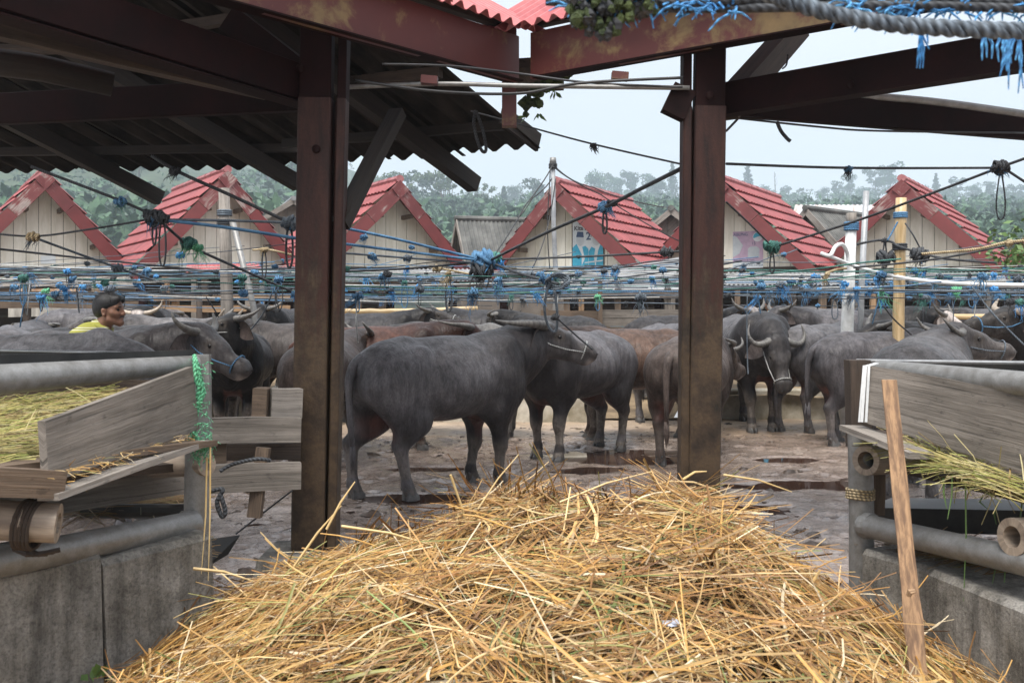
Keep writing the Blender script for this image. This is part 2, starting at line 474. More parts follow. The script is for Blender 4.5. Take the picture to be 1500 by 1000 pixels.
# hide: colour from the object's own colour, markings from the mesh
def hide_mat():
    m, nt, b = new_mat('buffalo_hide')
    oi = nt.nodes.new('ShaderNodeObjectInfo')
    at = nd(nt, 'ShaderNodeAttribute', attribute_name='marks')
    sp = nt.nodes.new('ShaderNodeSeparateColor'); nt.links.new(at.outputs['Color'], sp.inputs[0])
    v = coords(nt, 'object', (1, 1, 1))
    big = noise(nt, v, 3.2, 5, 0.6)
    vh = coords(nt, 'object', (1, 1, 0.35))
    hair = noise(nt, vh, 95.0, 3, 0.7)
    pore = noise(nt, v, 38.0, 4, 0.7)
    r = ramp(nt, [(0.3, 0.62), (0.7, 1.35)]); nt.links.new(big, r.inputs[0])
    c = mixc(nt, 1.0, oi.outputs['Color'], r.outputs[0], 'MULTIPLY')
    c = mixc(nt, 0.75, c, hair, 'OVERLAY')
    legc = ramp(nt, [(0.3, (0.10, 0.085, 0.072)), (0.7, (0.27, 0.235, 0.205))]); nt.links.new(pore, legc.inputs[0])
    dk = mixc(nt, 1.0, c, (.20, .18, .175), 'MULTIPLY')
    ac = nd(nt, 'ShaderNodeAttribute', attribute_name='coat_shade')
    c = mixc(nt, ac.outputs['Fac'], c, dk)  # black forequarter hair plus shade painted on the underside
    c = mixc(nt, sp.outputs[0], c, legc.outputs[0])
    c = mixc(nt, sp.outputs[1], c, (0.19, 0.072, 0.055))
    whc = ramp(nt, [(0.3, (0.38, 0.32, 0.29)), (0.7, (0.60, 0.54, 0.50))]); nt.links.new(pore, whc.inputs[0])
    c = mixc(nt, sp.outputs[2], c, whc.outputs[0])
    # dried mud dusted over the coat
    md = noise(nt, coords(nt, 'object', (1, 1, 1.6)), 5.5, 7, .7)
    mr = ramp(nt, [(.52, 0.0), (.72, 0.42)]); nt.links.new(md, mr.inputs[0])
    c = mixc(nt, mr.outputs[0], c, (0.095, 0.082, 0.072))
    st = noise(nt, coords(nt, 'object', (1, 1, .22)), 16.0, 4, .7)
    sr = ramp(nt, [(.35, .5), (.62, 1.2)]); nt.links.new(st, sr.inputs[0])
    c = mixc(nt, .8, c, mixc(nt, 1.0, c, sr.outputs[0], 'MULTIPLY'))
    nt.links.new(c, b.inputs['Base Color'])
    rr = ramp(nt, [(0.3, 0.30), (0.7, 0.5)]); nt.links.new(pore, rr.inputs[0]); nt.links.new(rr.outputs[0], b.inputs['Roughness'])
    b.inputs['Specular IOR Level'].default_value = 0.16
    p = bump(nt, b, hair, 0.3, 0.006)
    p = bump(nt, b, pore, 0.25, 0.008, p)
    wr = noise(nt, coords(nt, 'object', (1.6, 1, .5)), 7.0, 3, .5, 1.2)
    bump(nt, b, wr, 0.5, 0.03, p)
    return m
M['hide'] = hide_mat()
M['horn'] = plain('horn', (0.055, 0.05, 0.046), (0.17, 0.16, 0.145), 3.0, 0.45, kind='uv', stretch=(14, 1, 1), bmp=0.5, bdist=0.006)
M['horn_pale'] = plain('pale_horn', (0.24, 0.19, 0.145), (0.46, 0.39, 0.31), 3.0, 0.45, kind='uv', stretch=(14, 1, 1), bmp=0.4, bdist=0.005)
M['hoof'] = plain('hoof', (0.035, 0.034, 0.034), (0.13, 0.125, 0.12), 12.0, 0.5, bmp=0.3)
M['eye'] = plain('eye', (0.006, 0.005, 0.005), (0.012, 0.010, 0.009), 5.0, 0.08, bmp=0)
M['nostril'] = plain('nostril', (0.008, 0.007, 0.007), (0.015, 0.013, 0.012), 5.0, 0.5, bmp=0)

def post_mat():
    m, nt, b = new_mat('grimy_red_post')
    v = coords(nt, 'world', (9, 9, 1.4)); n1 = noise(nt, v, 2.6, 8, .72, .4)
    w = coords(nt, 'world', (1, 1, 1)); n2 = noise(nt, w, 7.0, 7, .7); n3 = noise(nt, w, 60.0, 4, .7)
    g = nt.nodes.new('ShaderNodeNewGeometry'); sp = nt.nodes.new('ShaderNodeSeparateXYZ'); nt.links.new(g.outputs['Position'], sp.inputs[0])
    mr = nd(nt, 'ShaderNodeMapRange'); mr.inputs[1].default_value = .7; mr.inputs[2].default_value = 2.3; nt.links.new(sp.outputs['Z'], mr.inputs[0])
    lo = ramp(nt, [(.28, (.012, .009, .006)), (.45, (.036, .023, .014)), (.58, (.064, .041, .023)), (.74, (.046, .033, .023))]); nt.links.new(n2, lo.inputs[0])
    hi = ramp(nt, [(.30, (.008, .004, .003)), (.48, (.026, .009, .0065)), (.62, (.040, .014, .009)), (.72, (.030, .020, .012)), (.82, (.065, .045, .022))]); nt.links.new(n1, hi.inputs[0])
    ad = nd(nt, 'ShaderNodeMath', operation='MULTIPLY_ADD'); ad.inputs[1].default_value = 1.3; nt.links.new(n1, ad.inputs[0]); 
    sb = nd(nt, 'ShaderNodeMath', operation='SUBTRACT'); sb.inputs[1].default_value = .65; nt.links.new(mr.outputs[0], sb.inputs[0]); nt.links.new(sb.outputs[0], ad.inputs[2])
    fr = ramp(nt, [(.38, 0), (.62, 1)]); nt.links.new(ad.outputs[0], fr.inputs[0])
    c = mixc(nt, fr.outputs[0], lo.outputs[0], hi.outputs[0]); c = mixc(nt, .5, c, n3, 'OVERLAY')
    nt.links.new(c, b.inputs['Base Color']); b.inputs['Roughness'].default_value = .62; b.inputs['Specular IOR Level'].default_value = .3
    p = bump(nt, b, n3, .5, .004); bump(nt, b, n2, .3, .006, p)
    return m
M['red_post'] = post_mat()
def concrete_mat():
    m, nt, b = new_mat('trough_concrete')
    w = coords(nt, 'world', (1, 1, 1)); big = noise(nt, w, 2.0, 7, .68, .5); mid = noise(nt, w, 11.0, 7, .7); fine = noise(nt, w, 90.0, 5, .75)
    dr = noise(nt, coords(nt, 'world', (7, 7, .6)), 1.8, 5, .7)
    c = ramp(nt, [(.30, (.07, .058, .044)), (.44, (.20, .185, .16)), (.62, (.32, .305, .28))]); nt.links.new(big, c.inputs[0])
    d = ramp(nt, [(.36, .45), (.6, 1.05)]); nt.links.new(dr, d.inputs[0]); cc = mixc(nt, 1.0, c.outputs[0], d.outputs[0], 'MULTIPLY')
    e = ramp(nt, [(.36, .55), (.52, 1.0), (.72, 1.3)]); nt.links.new(fine, e.inputs[0]); cc = mixc(nt, .9, cc, mixc(nt, 1.0, cc, e.outputs[0], 'MULTIPLY'))
    f_ = ramp(nt, [(.34, .6), (.5, 1.0)]); nt.links.new(mid, f_.inputs[0]); cc = mixc(nt, .8, cc, mixc(nt, 1.0, cc, f_.outputs[0], 'MULTIPLY'))
    nt.links.new(cc, b.inputs['Base Color']); b.inputs['Roughness'].default_value = .88
    p = bump(nt, b, fine, .7, .006); bump(nt, b, mid, .5, .012, p)
    return m
M['concrete'] = concrete_mat()
# ------------------------------------------------------------------ bodies grown from a distance field
class Field:
    def __init__(s, lo, hi, h):
        s.lo = np.array(lo, float); s.h = h
        s.n = np.ceil((np.array(hi) - s.lo) / h).astype(int) + 1
        s.F = np.full(tuple(s.n), 1.0, np.float32)
    def _sub(s, a, b, pad):
        lo = np.minimum(a, b) - pad; hi = np.maximum(a, b) + pad
        i0 = np.clip(np.floor((lo - s.lo) / s.h).astype(int), 0, s.n - 1)
        i1 = np.clip(np.ceil((hi - s.lo) / s.h).astype(int) + 1, 1, s.n)
        sl = tuple(slice(a_, b_) for a_, b_ in zip(i0, i1))
        ax = [s.lo[k] + s.h * np.arange(i0[k], i1[k], dtype=np.float32) for k in range(3)]
        return sl, ax
    def _union(s, sl, d, k):
        A = s.F[sl]
        hh = np.clip(0.5 + 0.5 * (A - d) / k, 0, 1)
        s.F[sl] = A + (d - A) * hh - k * hh * (1 - hh)
    def cone(s, a, b, ra, rb, k=0.06, sy=1.0):
        a = np.array(a, np.float32); b = np.array(b, np.float32)
        pad = max(ra, rb) * max(1, sy) + k + 2 * s.h
        sl, (x, y, z) = s._sub(a, b, pad)
        X = x[:, None, None] - a[0]; Y = (y[None, :, None] - a[1]) / sy; Z = z[None, None, :] - a[2]
        d = b - a; dy = d[1] / sy
        L2 = d[0] ** 2 + dy ** 2 + d[2] ** 2 + 1e-9
        t = np.clip((X * d[0] + Y * dy + Z * d[2]) / L2, 0, 1)
        D = np.sqrt((X - t * d[0]) ** 2 + (Y - t * dy) ** 2 + (Z - t * d[2]) ** 2) - (ra + (rb - ra) * t)
        s._union(sl, D.astype(np.float32), k)
    def ell(s, c, r, k=0.06, rot=0.0):
        c = np.array(c, np.float32); r = np.array(r, np.float32)
        pad = float(max(r)) + k + 2 * s.h
        sl, (x, y, z) = s._sub(c, c, pad)
        X = (x[:, None, None] - c[0]); Y = (y[None, :, None] - c[1]); Z = (z[None, None, :] - c[2])
        if rot:
            ca, sa = math.cos(rot), math.sin(rot)
            X, Z = X * ca + Z * sa, -X * sa + Z * ca
        k0 = np.sqrt((X / r[0]) ** 2 + (Y / r[1]) ** 2 + (Z / r[2]) ** 2)
        k1 = np.sqrt((X / r[0] ** 2) ** 2 + (Y / r[1] ** 2) ** 2 + (Z / r[2] ** 2) ** 2) + 1e-6
        D = k0 * (k0 - 1) / k1
        s._union(sl, D.astype(np.float32), k)
    def carve(s, a, b, ra, rb, k=0.02):
        a = np.array(a, np.float32); b = np.array(b, np.float32)
        sl, (x, y, z) = s._sub(a, b, max(ra, rb) + k + 2 * s.h)
        X = x[:, None, None] - a[0]; Y = y[None, :, None] - a[1]; Z = z[None, None, :] - a[2]
        d = b - a; L2 = float((d ** 2).sum()) + 1e-9
        t = np.clip((X * d[0] + Y * d[1] + Z * d[2]) / L2, 0, 1)
        D = -(np.sqrt((X - t * d[0]) ** 2 + (Y - t * d[1]) ** 2 + (Z - t * d[2]) ** 2) - (ra + (rb - ra) * t))
        A = s.F[sl]
        hh = np.clip(0.5 - 0.5 * (A - D) / k, 0, 1)
        s.F[sl] = A + (D - A) * hh + k * hh * (1 - hh)
    def surface(s):
        """surface nets"""
        Fd = s.F; S = Fd < 0
        nx, ny, nz = Fd.shape
        c = np.zeros((nx - 1, ny - 1, nz - 1), np.int8)
        for i in (0, 1):
            for j in (0, 1):
                for k in (0, 1):
                    c += S[i:nx - 1 + i, j:ny - 1 + j, k:nz - 1 + k]
        cells = np.argwhere((c > 0) & (c < 8))
        idx = np.full(c.shape, -1, np.int64); idx[tuple(cells.T)] = np.arange(len(cells))
        acc = np.zeros((len(cells), 3)); cnt = np.zeros(len(cells))
        corners = [(i, j, k) for i in (0, 1) for j in (0, 1) for k in (0, 1)]
        for a in corners:
            for ax in range(3):
                if a[ax]: continue
                b = list(a); b[ax] = 1
                fa = Fd[tuple((cells + a).T)]; fb = Fd[tuple((cells + b).T)]
                m = (fa < 0) != (fb < 0)
                t = fa[m] / (fa[m] - fb[m])
                p = np.tile(np.array(a, float), (m.sum(), 1)); p[:, ax] = t
                acc[m] += p; cnt[m] += 1
        V = s.lo + s.h * (cells + acc / cnt[:, None])
        quads = []
        for ax in range(3):
            sl0 = [slice(None)] * 3; sl1 = [slice(None)] * 3
            sl0[ax] = slice(0, -1); sl1[ax] = slice(1, None)
            A, B = S[tuple(sl0)], S[tuple(sl1)]
            e = np.argwhere(A != B)
            u, w = (ax + 1) % 3, (ax + 2) % 3
            e = e[(e[:, u] > 0) & (e[:, w] > 0) & (e[:, u] < Fd.shape[u] - 1) & (e[:, w] < Fd.shape[w] - 1)]
            du = np.zeros(3, int); du[u] = 1; dw = np.zeros(3, int); dw[w] = 1
            q = np.stack([idx[tuple((e - du - dw).T)], idx[tuple((e - dw).T)], idx[tuple(e.T)], idx[tuple((e - du).T)]], 1)
            inside = A[tuple(e.T)]
            q[~inside] = q[~inside][:, ::-1]
            quads.append(q)
        return V, np.concatenate(quads)

def np_mesh(name, V, Q, mat, cols=None, attr='marks'):
    me = bpy.data.meshes.new(name)
    nv, nq, k = len(V), len(Q), Q.shape[1]
    me.vertices.add(nv); me.vertices.foreach_set('co', np.ascontiguousarray(V, np.float32).ravel())
    me.loops.add(nq * k); me.loops.foreach_set('vertex_index', np.ascontiguousarray(Q, np.int32).ravel())
    me.polygons.add(nq); me.polygons.foreach_set('loop_start', np.arange(0, nq * k, k, dtype=np.int32))
    me.update(calc_edges=True)
    if cols is not None:
        a = me.color_attributes.new(attr, 'FLOAT_COLOR', 'POINT')
        c4 = np.ones((nv, 4), np.float32); c4[:, :cols.shape[1]] = cols
        a.data.foreach_set('color', c4.ravel())
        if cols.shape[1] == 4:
            fa_ = me.attributes.new('coat_shade', 'FLOAT', 'POINT'); fa_.data.foreach_set('value', np.ascontiguousarray(1 - cols[:, 3], np.float32))
    me.materials.append(mat)
    me.validate()
    return me

def sstep(a, b, x):
    t = np.clip((x - a) / (b - a), 0, 1)
    return t * t * (3 - 2 * t)

HORNS = {   # (u forward, w up, s sideways) from the poll
    'back': [(.01, .04, .075), (-.04, .035, .16), (-.13, .01, .235), (-.25, -.03, .26), (-.36, -.05, .22)],
    'wide': [(-.01, .045, .075), (-.03, .055, .19), (-.08, .08, .31), (-.16, .12, .39), (-.24, .18, .41)],
    'up':   [(-.02, .03, .085), (.015, .02, .18), (.0, .02, .265), (-.09, .03, .315), (-.20, .05, .29)],
    'low':  [(-.01, .03, .085), (-.05, .0, .20), (-.13, -.01, .31), (-.24, .03, .37), (-.33, .10, .34)],
}
_meshes = {}
def part_mesh(key, fn):
    if key not in _meshes: _meshes[key] = fn()
    return _meshes[key]

def hoof_mesh():
    mb = MB()
    for s in (-1, 1):
        y = 0.027 * s
        lo = [(-.045, y - .023), (.03, y - .024), (.075, y - .008 * s - .008), (.075, y - .008 * s + .008), (.03, y + .024), (-.045, y + .023)]
        hi = [(-.04, y - .019), (.008, y - .020), (.030, y - .008), (.030, y + .008), (.008, y + .020), (-.04, y + .019)]
        mb.sweep([[Vector((x, yy, 0)) for x, yy in lo], [Vector((x * .97, yy, .03)) for x, yy in lo], [Vector((x, yy, .075)) for x, yy in hi]], [0, .03, .08])
    for s in (-1, 1):
        mb.ball((-.055, .026 * s, .095), .016, 6, 4, (1, .8, 1.2))
    return mb.mesh('hoof', M['hoof'], smooth=False)

def ear_mesh(side):
    """leaf-shaped cupped ear, root at origin, reaching along +y*side"""
    V, Fq, n, m = [], [], 9, 7
    for i in range(n):
        t = i / (n - 1)
        w = 0.088 * math.sin(math.pi * min(1, 0.12 + t * 0.9)) ** 0.8 + 0.004
        for j in range(m):
            a = (j / (m - 1) - 0.5) * 2
            V.append((-0.03 * t + 0.02 * (a * a) * (1 - t) - 0.01, side * (0.25 * t), a * w - 0.07 * t * t - 0.01))
    for i in range(n - 1):
        for j in range(m - 1):
            q = (i * m + j, (i + 1) * m + j, (i + 1) * m + j + 1, i * m + j + 1)
            Fq.append(q)
    # back side, a few millimetres behind
    b = len(V)
    V += [(x - 0.009, y, z) for x, y, z in V]
    Fq += [tuple(reversed([k + b for k in q])) for q in Fq]
    cols = np.zeros((len(V), 3), np.float32)
    cols[:b, 1] = 0.10; cols[:b, 0] = 0.30; cols[b:, 0] = .12
    me = np_mesh('ear', np.array(V), np.array(Fq), M['hide'], cols)
    me.shade_smooth()
    return me

def make_buffalo(name, label, group, x, D, heading, color=(0.045, 0.045, 0.050), size=1.0, base_z=0.0,
                 poll=(.96, 0, 1.20), head=(0.95, 0, -0.34), horns='back', legs=((0.0, 0.0), (0.0, 0.0), (0.0, 0.0), (0.0, 0.0)),
                 res=0.021, white=0, halter=None, pale_horn=False, arch=0.0, tailswing=0.0, cat='buffalo', hair=0, socks=.45, hscale=None):
    """legs: forward/back foot offsets for hind left, hind right, front left, front right (dx, dy)"""
    if base_z > .1: size *= .90
    root = empty(name, (x, D, base_z), label, cat, group, R(heading))
    root.scale = (size, size, size)
    poll = np.array(poll, float); hd = np.array(head, float); hd /= np.linalg.norm(hd)
    lo = (min(-1.12, poll[0] - .7), min(-.55, poll[1] - .75), -0.02)
    hi = (max(1.3, poll[0] + .75), max(.55, poll[1] + .75), 1.85)
    hi = (hi[0], hi[1], max(1.5, poll[2] + .35))
    Fd = Field(lo, hi, res * (1.0 if res < .016 else 1.18))
    up = np.array((0, 0, 1.0)); hs = np.cross(up, hd); hs /= np.linalg.norm(hs); hu = np.cross(hd, hs)
    H = lambda u, w, s=0.0: poll + hd * u + hu * w + hs * s
    KX = .86
    C = lambda a, b, *r, **k: Fd.cone((a[0] * KX, a[1], a[2]), (b[0] * KX, b[1], b[2]), *r, **k)
    E = lambda c, r, *q: Fd.ell((c[0] * KX, c[1], c[2]), (r[0] * (KX + .03), r[1], r[2]), *q)
    # trunk
    E((0.02, 0, .925), (.72, .37, .315), .1)
    E((-.10, 0, .86), (.50, .37, .265), .1)
    E((.10, 0, .98), (.60, .25, .25), .1)
    E((-.60, 0, .965), (.34, .275, .28), .12)
    C((-.46, 0, 1.17 + arch), (.45, 0, 1.135), .07, .09, .10)
    C((-.46, .02, 1.18 + arch), (-.88, 0, 1.06), .065, .06, .08)
    for s in (-1, 1):
        C((-.42, .20 * s, 1.12), (-.50, .22 * s, 1.04), .06, .07, .09)
        C((-.86, .10 * s, 1.0), (-.84, .12 * s, .90), .07, .09, .10)
    E((.52, 0, .90), (.30, .285, .36), .12)
    C((.42, 0, 1.13), (.62, 0, 1.13), .10, .10, .12)
    # legs
    for i, s in enumerate((1, -1)):
        dx, dy = legs[i]
        y = .165 * s
        k = (-.52 + dx * .45, y + .02 * s + dy * .4, .60)
        hock = (-.76 + dx * .85, y + dy * .8, .42)
        fet = (-.715 + dx, y + dy, .125)
        C((-.66, y * .98, .93), (k[0] - .06, k[1], k[2] + .05), .225, .155, .09, .72)
        C((-.80, y * .8, .86), (k[0] - .14, k[1], k[2] - .02), .12, .085, .09)
        C(k, hock, .105, .056, .06)
        C((k[0] - .13, k[1], k[2] - .02), (hock[0] - .035, hock[1], hock[2] + .03), .075, .036, .05)
        C(hock, fet, .055, .038, .035)
        C(fet, (fet[0] + .03, fet[1], .06), .047, .053, .03)
    for i, s in enumerate((1, -1)):
        dx, dy = legs[2 + i]
        y = .155 * s
        E((.53, .19 * s, .93), (.19, .12, .33), .10, -0.22)
        el = (.47, y + .015 * s, .66); kn = (.535 + dx * .6, y + dy * .7, .375); fet = (.525 + dx, y + dy, .125)
        C((.60, .18 * s, .82), el, .135, .125, .09)
        C(el, kn, .105, .056, .06)
        C((kn[0], kn[1], kn[2] + .03), (kn[0] + .005, kn[1], kn[2] - .03), .059, .054, .03)
        C(kn, fet, .047, .038, .035)
        C(fet, (fet[0] + .03, fet[1], .06), .047, .053, .03)
    # neck
    mid = np.array((.54, 0, 1.0)) * .5 + H(-.02, -.10) * .5 + np.array((.03, 0, .02))
    Fd.cone((.48, 0, .98), mid, .29, .22, .10, .80)
    Fd.cone(mid, H(.02, -.065), .22, .13, .09, .85)
    Fd.cone((.50, 0, 1.14), H(-.04, .0), .11, .08, .12)
    Fd.cone((.60, 0, .82), H(.08, -.17), .15, .065, .10, .7)
    # head
    Fd.cone(H(.02, -.02), H(.20, -.02), .112, .088, .05)
    for s in (-1, 1):
        Fd.cone(H(.0, .025, .05 * s), H(.06, .02, .07 * s), .06, .05, .04)
        Fd.cone(H(.135, .025, .078 * s), H(.18, .02, .072 * s), .036, .03, .03)
        Fd.cone(H(.10, -.12, .055 * s), H(.22, -.11, .05 * s), .065, .05, .05)
        Fd.cone(H(.44, -.02, .042 * s), H(.475, -.035, .045 * s), .040, .036, .03)
    Fd.cone(H(.18, -.035), H(.42, -.045), .080, .058, .05)
    Fd.cone(H(.43, -.05), H(.475, -.062), .068, .054, .05)
    Fd.cone(H(.40, -.115), H(.455, -.115), .042, .034, .04)
    Fd.cone(H(.10, -.14), H(.42, -.115), .065, .042, .05)
    V, Q = Fd.surface()
    # markings
    rel = V - poll
    U, W, S_ = rel @ hd, rel @ hu, rel @ hs
    near_head = (np.abs(S_) < .2) & (U > -.06) & (U < .62) & (W > -.30) & (W < .16) & (V[:, 0] > .45)
    col = np.zeros((len(V), 3))
    nz = np.sin(V[:, 0] * 23 + V[:, 1] * 31) * .02 + np.sin(V[:, 2] * 37 + V[:, 0] * 13) * .015
    leg = (1 - sstep(.33, .46, V[:, 2] + nz)) * (1 - .85 * (1 - sstep(.10, .14, np.abs(V[:, 2] - .135) * 3.2)))
    leg *= socks
    col[:, 0] = leg
    groin = sstep(.50, .28, np.sqrt((V[:, 0] + .33) ** 2 + (V[:, 2] - .56) ** 2 * 2.2)) * sstep(.74, .60, V[:, 2]) * sstep(.42, .50, V[:, 2]) 
    col[:, 1] = np.clip(groin * (.75 + nz * 12), 0, 1) * .55 * sstep(.24, .12, np.abs(V[:, 1]))
    col[:, 1] += .35 * sstep(.3, .1, np.abs(V[:, 2] - .62)) * (np.abs(V[:, 1]) < .1) * (V[:, 0] > .2) * (V[:, 0] < .6)
    muz = near_head * sstep(.43, .50, U) * sstep(-.07, -.11, W)
    col[:, 2] = muz * .6
    col[:, 0] = np.maximum(col[:, 0], near_head * sstep(.36, .50, U) * .18)
    eyed = np.minimum(np.linalg.norm(rel - (hd * .155 + hu * .0 + hs * .094), axis=1), np.linalg.norm(rel - (hd * .155 + hu * .0 - hs * .094), axis=1))
    col[:, 0] = np.maximum(col[:, 0], near_head * sstep(.075, .035, eyed) * .35)
    col[:, 0] = np.maximum(col[:, 0], near_head * sstep(.05, .2, U) * .10)
    if white:
        pat = near_head * sstep(white * .10 + .02, white * .10 - .03, np.abs(S_) + .03 * np.sin(U * 19)) * sstep(-.05, .02, U)
        col[:, 2] = np.maximum(col[:, 2], pat)
        if white > 1: col[:, 2] = np.maximum(col[:, 2], near_head * 1.0)
    # forequarters carry longer, blacker hair; hips left paler, standing in for sky sheen
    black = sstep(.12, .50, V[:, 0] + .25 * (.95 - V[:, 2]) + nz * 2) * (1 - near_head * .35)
    black = np.maximum(black, .72 * sstep(.86, .58, V[:, 2] + nz * 2) * sstep(.36, .46, V[:, 2]))  # lower body darkened in the colour, as shade would fall
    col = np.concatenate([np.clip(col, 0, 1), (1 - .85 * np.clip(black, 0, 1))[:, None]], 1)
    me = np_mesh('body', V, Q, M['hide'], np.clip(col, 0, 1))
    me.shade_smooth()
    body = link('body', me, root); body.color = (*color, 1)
    # horns
    mh = M['horn_pale'] if pale_horn else M['horn']
    for s in (-1, 1):
        hk = hscale or {'back': 1.0, 'up': 1.0}.get(horns, .80)
        pts = [Vector(H(u * hk, w * hk, (.075 + (q - .075) * hk) * s)) for u, w, q in HORNS[horns]]
        fine = []
        for i in range(len(pts) - 1):
            for t in (0, .33, .66):
                p0 = pts[max(i - 1, 0)]; p1 = pts[i]; p2 = pts[i + 1]; p3 = pts[min(i + 2, len(pts) - 1)]
                fine.append(0.5 * ((2 * p1) + (p2 - p0) * t + (2 * p0 - 5 * p1 + 4 * p2 - p3) * t * t + (3 * p1 - p0 - 3 * p2 + p3) * t ** 3))
        fine.append(pts[-1])
        nf = len(fine)
        hb_r = .056 if (hscale or 0) > 1.05 else .047
        rr = [hb_r * (1 - (i / (nf - 1)) ** 1.15) + .006 + (.0022 if i % 2 else 0) * (1 - i / nf) for i in range(nf)]
        MB().tube(fine, rr, 9, squash=0.8).build('horn', mh, root, smooth=True, local=True)
        # ears
        e = link('ear', part_mesh(('ear', s), lambda s=s: ear_mesh(s)), root)
        e.color = (*color, 1)
        hy_ = Vector(hs); uz = Vector((0, 0, 1)); uz = (uz - hy_ * uz.dot(hy_)).normalized(); fx_ = hy_.cross(uz)
        mt = Matrix((fx_, hy_, uz)).transposed().to_4x4()
        mt.translation = Vector(H(-.005, -.035, .095 * s))
        e.matrix_local = mt @ Matrix.Rotation(R(18 * s), 4, 'Z') @ Matrix.Rotation(R(-14 * s), 4, 'X')
        # eyes
        MB().ball(H(.155, .0, .094 * s), .021, 10, 8).build('eye', M['eye'], root, smooth=True, local=True)
        MB().ball(H(.512, -.03, .040 * s), .017, 8, 6, (1, 1, .7)).build('nostril', M['nostril'], root, smooth=True, local=True)
    # tail
    sw = tailswing
    tp = [(-.76, 0, 1.10), (-.835, .01, 1.05), (-.875, .02 + sw * .2, .93), (-.88, .02 + sw * .5, .76), (-.875, .02 + sw * .8, .58), (-.865, .02 + sw, .44)]
    tl = MB().tube(tp, [.055, .045, .036, .030, .024, .020], 8)
    tb = tp[-1]
    for k in range(9):
        a = random.uniform(0, 6.28); q = random.uniform(0, .03)
        tl.tube([(tb[0] + .01 * math.cos(a), tb[1] + .01 * math.sin(a), tb[2] + .06), (tb[0] + q * math.cos(a), tb[1] + q * math.sin(a), tb[2] - .08), (tb[0] + q * .6 * math.cos(a), tb[1] + q * .6 * math.sin(a), tb[2] - random.uniform(.14, .22))], [.012, .012, .002], 4)
    t = tl.build('tail', M['hide'], root, smooth=True, local=True); t.color = (*color, 1)
    # hooves
    for i, (bx, by) in enumerate(((-.588, .165), (-.588, -.165), (.478, .155), (.478, -.155))):
        h = link('hoof', part_mesh('hoof', hoof_mesh), root)
        h.location = (bx + legs[i][0] * KX, by + legs[i][1], 0)
    if halter:
        hb = MB()
        ring = [H(.40, -.045 + .092 * math.sin(a), .088 * math.cos(a)) for a in np.linspace(0, 2 * math.pi, 17)]
        hb.tube(ring, .006, 6, cap=False)
        for s in (-1, 1):
            hb.tube([H(.40, -.05, .088 * s), H(.25, -.08, .108 * s), H(.10, -.09, .122 * s), H(-.03, -.06, .13 * s)], .0055, 6)
        hb.build('halter', M[halter], root, smooth=True, local=True)
    root['_u'] = 0
    del root['_u']
    if hair:
        hv = MB()
        for k in range(hair):
            tt = random.random(); a = random.uniform(-.7, .7)
            p0 = Vector((.40, 0, 1.24)).lerp(Vector(H(-.03, .07)), tt) + Vector((0, a * .12, 0 - abs(a) * .03))
            d = Vector((random.uniform(-.5, .2), random.uniform(-.4, .4), random.uniform(.5, 1))).normalized() * random.uniform(.03, .07)
            hv.tube([p0 - d * .4, p0 + d], [.004, .0008], 3, cap=False)
        hb_ = hv.build('mane', M['hide'], root, local=True); hb_.color = (*[c * 1.3 for c in color], 1); hb_['kind'] = 'stuff'
    return root
# ------------------------------------------------------------------ ground, hills, trees
_lat = rng.random((256, 256))
def vnoise(x, y):
    xi = np.floor(x).astype(int); yi = np.floor(y).astype(int)
    fx = x - xi; fy = y - yi; fx = fx * fx * (3 - 2 * fx); fy = fy * fy * (3 - 2 * fy)
    g = lambda a, b: _lat[a % 256, b % 256]
    return (g(xi, yi) * (1 - fx) + g(xi + 1, yi) * fx) * (1 - fy) + (g(xi, yi + 1) * (1 - fx) + g(xi + 1, yi + 1) * fx) * fy
def fbm(x, y, o=4):
    t = 0; a = .5; q = 0
    for k in range(o):
        t = t + a * vnoise(x * 2 ** k + 17 * k, y * 2 ** k + 5 * k); q += a; a *= .5
    return t / q

def grid_mesh(name, xs, ys, zf, mat, kind, smooth=True):
    X, Y = np.meshgrid(xs, ys, indexing='ij')
    Z = zf(X, Y)
    n, m = X.shape
    V = np.stack([X, Y, Z], -1).reshape(-1, 3)
    i = np.arange(n * m).reshape(n, m)
    Q = np.stack([i[:-1, :-1], i[1:, :-1], i[1:, 1:], i[:-1, 1:]], -1).reshape(-1, 4)
    me = np_mesh(name, V, Q, mat)
    if smooth: me.shade_smooth()
    o = link(name, me)
    tag(o, kind=kind)
    return o

PUDDLES = [(905, 9.6, .75, .16), (860, 8.9, .45, .12), (1175, 8.15, .85, .13), (940, 10.1, .9, .10), (820, 9.9, .5, .10), (640, 9.0, .5, .12), (1150, 9.6, .4, .10),
           (1100, 7.2, .3, .08), (600, 7.6, .5, .10)]
_rgp = np.random.default_rng(5)
PRINTS = [(_rgp.uniform(-5.5, 6.5), 5.2 + 7.4 * _rgp.random(), _rgp.uniform(.045, .085), _rgp.uniform(.012, .03)) for _ in range(900)]
def prints_z(X, Y, Z):
    if X.ndim != 2 or X.shape[0] < 50: return Z
    x0, y0 = X[:, 0], Y[0, :]
    for cx, cy, r, d in PRINTS:
        i0, i1 = np.searchsorted(x0, [cx - 2 * r, cx + 2 * r]); j0, j1 = np.searchsorted(y0, [cy - 2 * r, cy + 2 * r])
        q = np.sqrt((X[i0:i1, j0:j1] - cx) ** 2 + ((Y[i0:i1, j0:j1] - cy) * 1.15) ** 2) / r
        Z[i0:i1, j0:j1] += -d * np.exp(-q ** 4) + d * .45 * np.exp(-((q - 1.25) / .3) ** 2)
    return Z
def yard_z(X, Y):
    return prints_z(np.asarray(X), np.asarray(Y), _yard(X, Y))
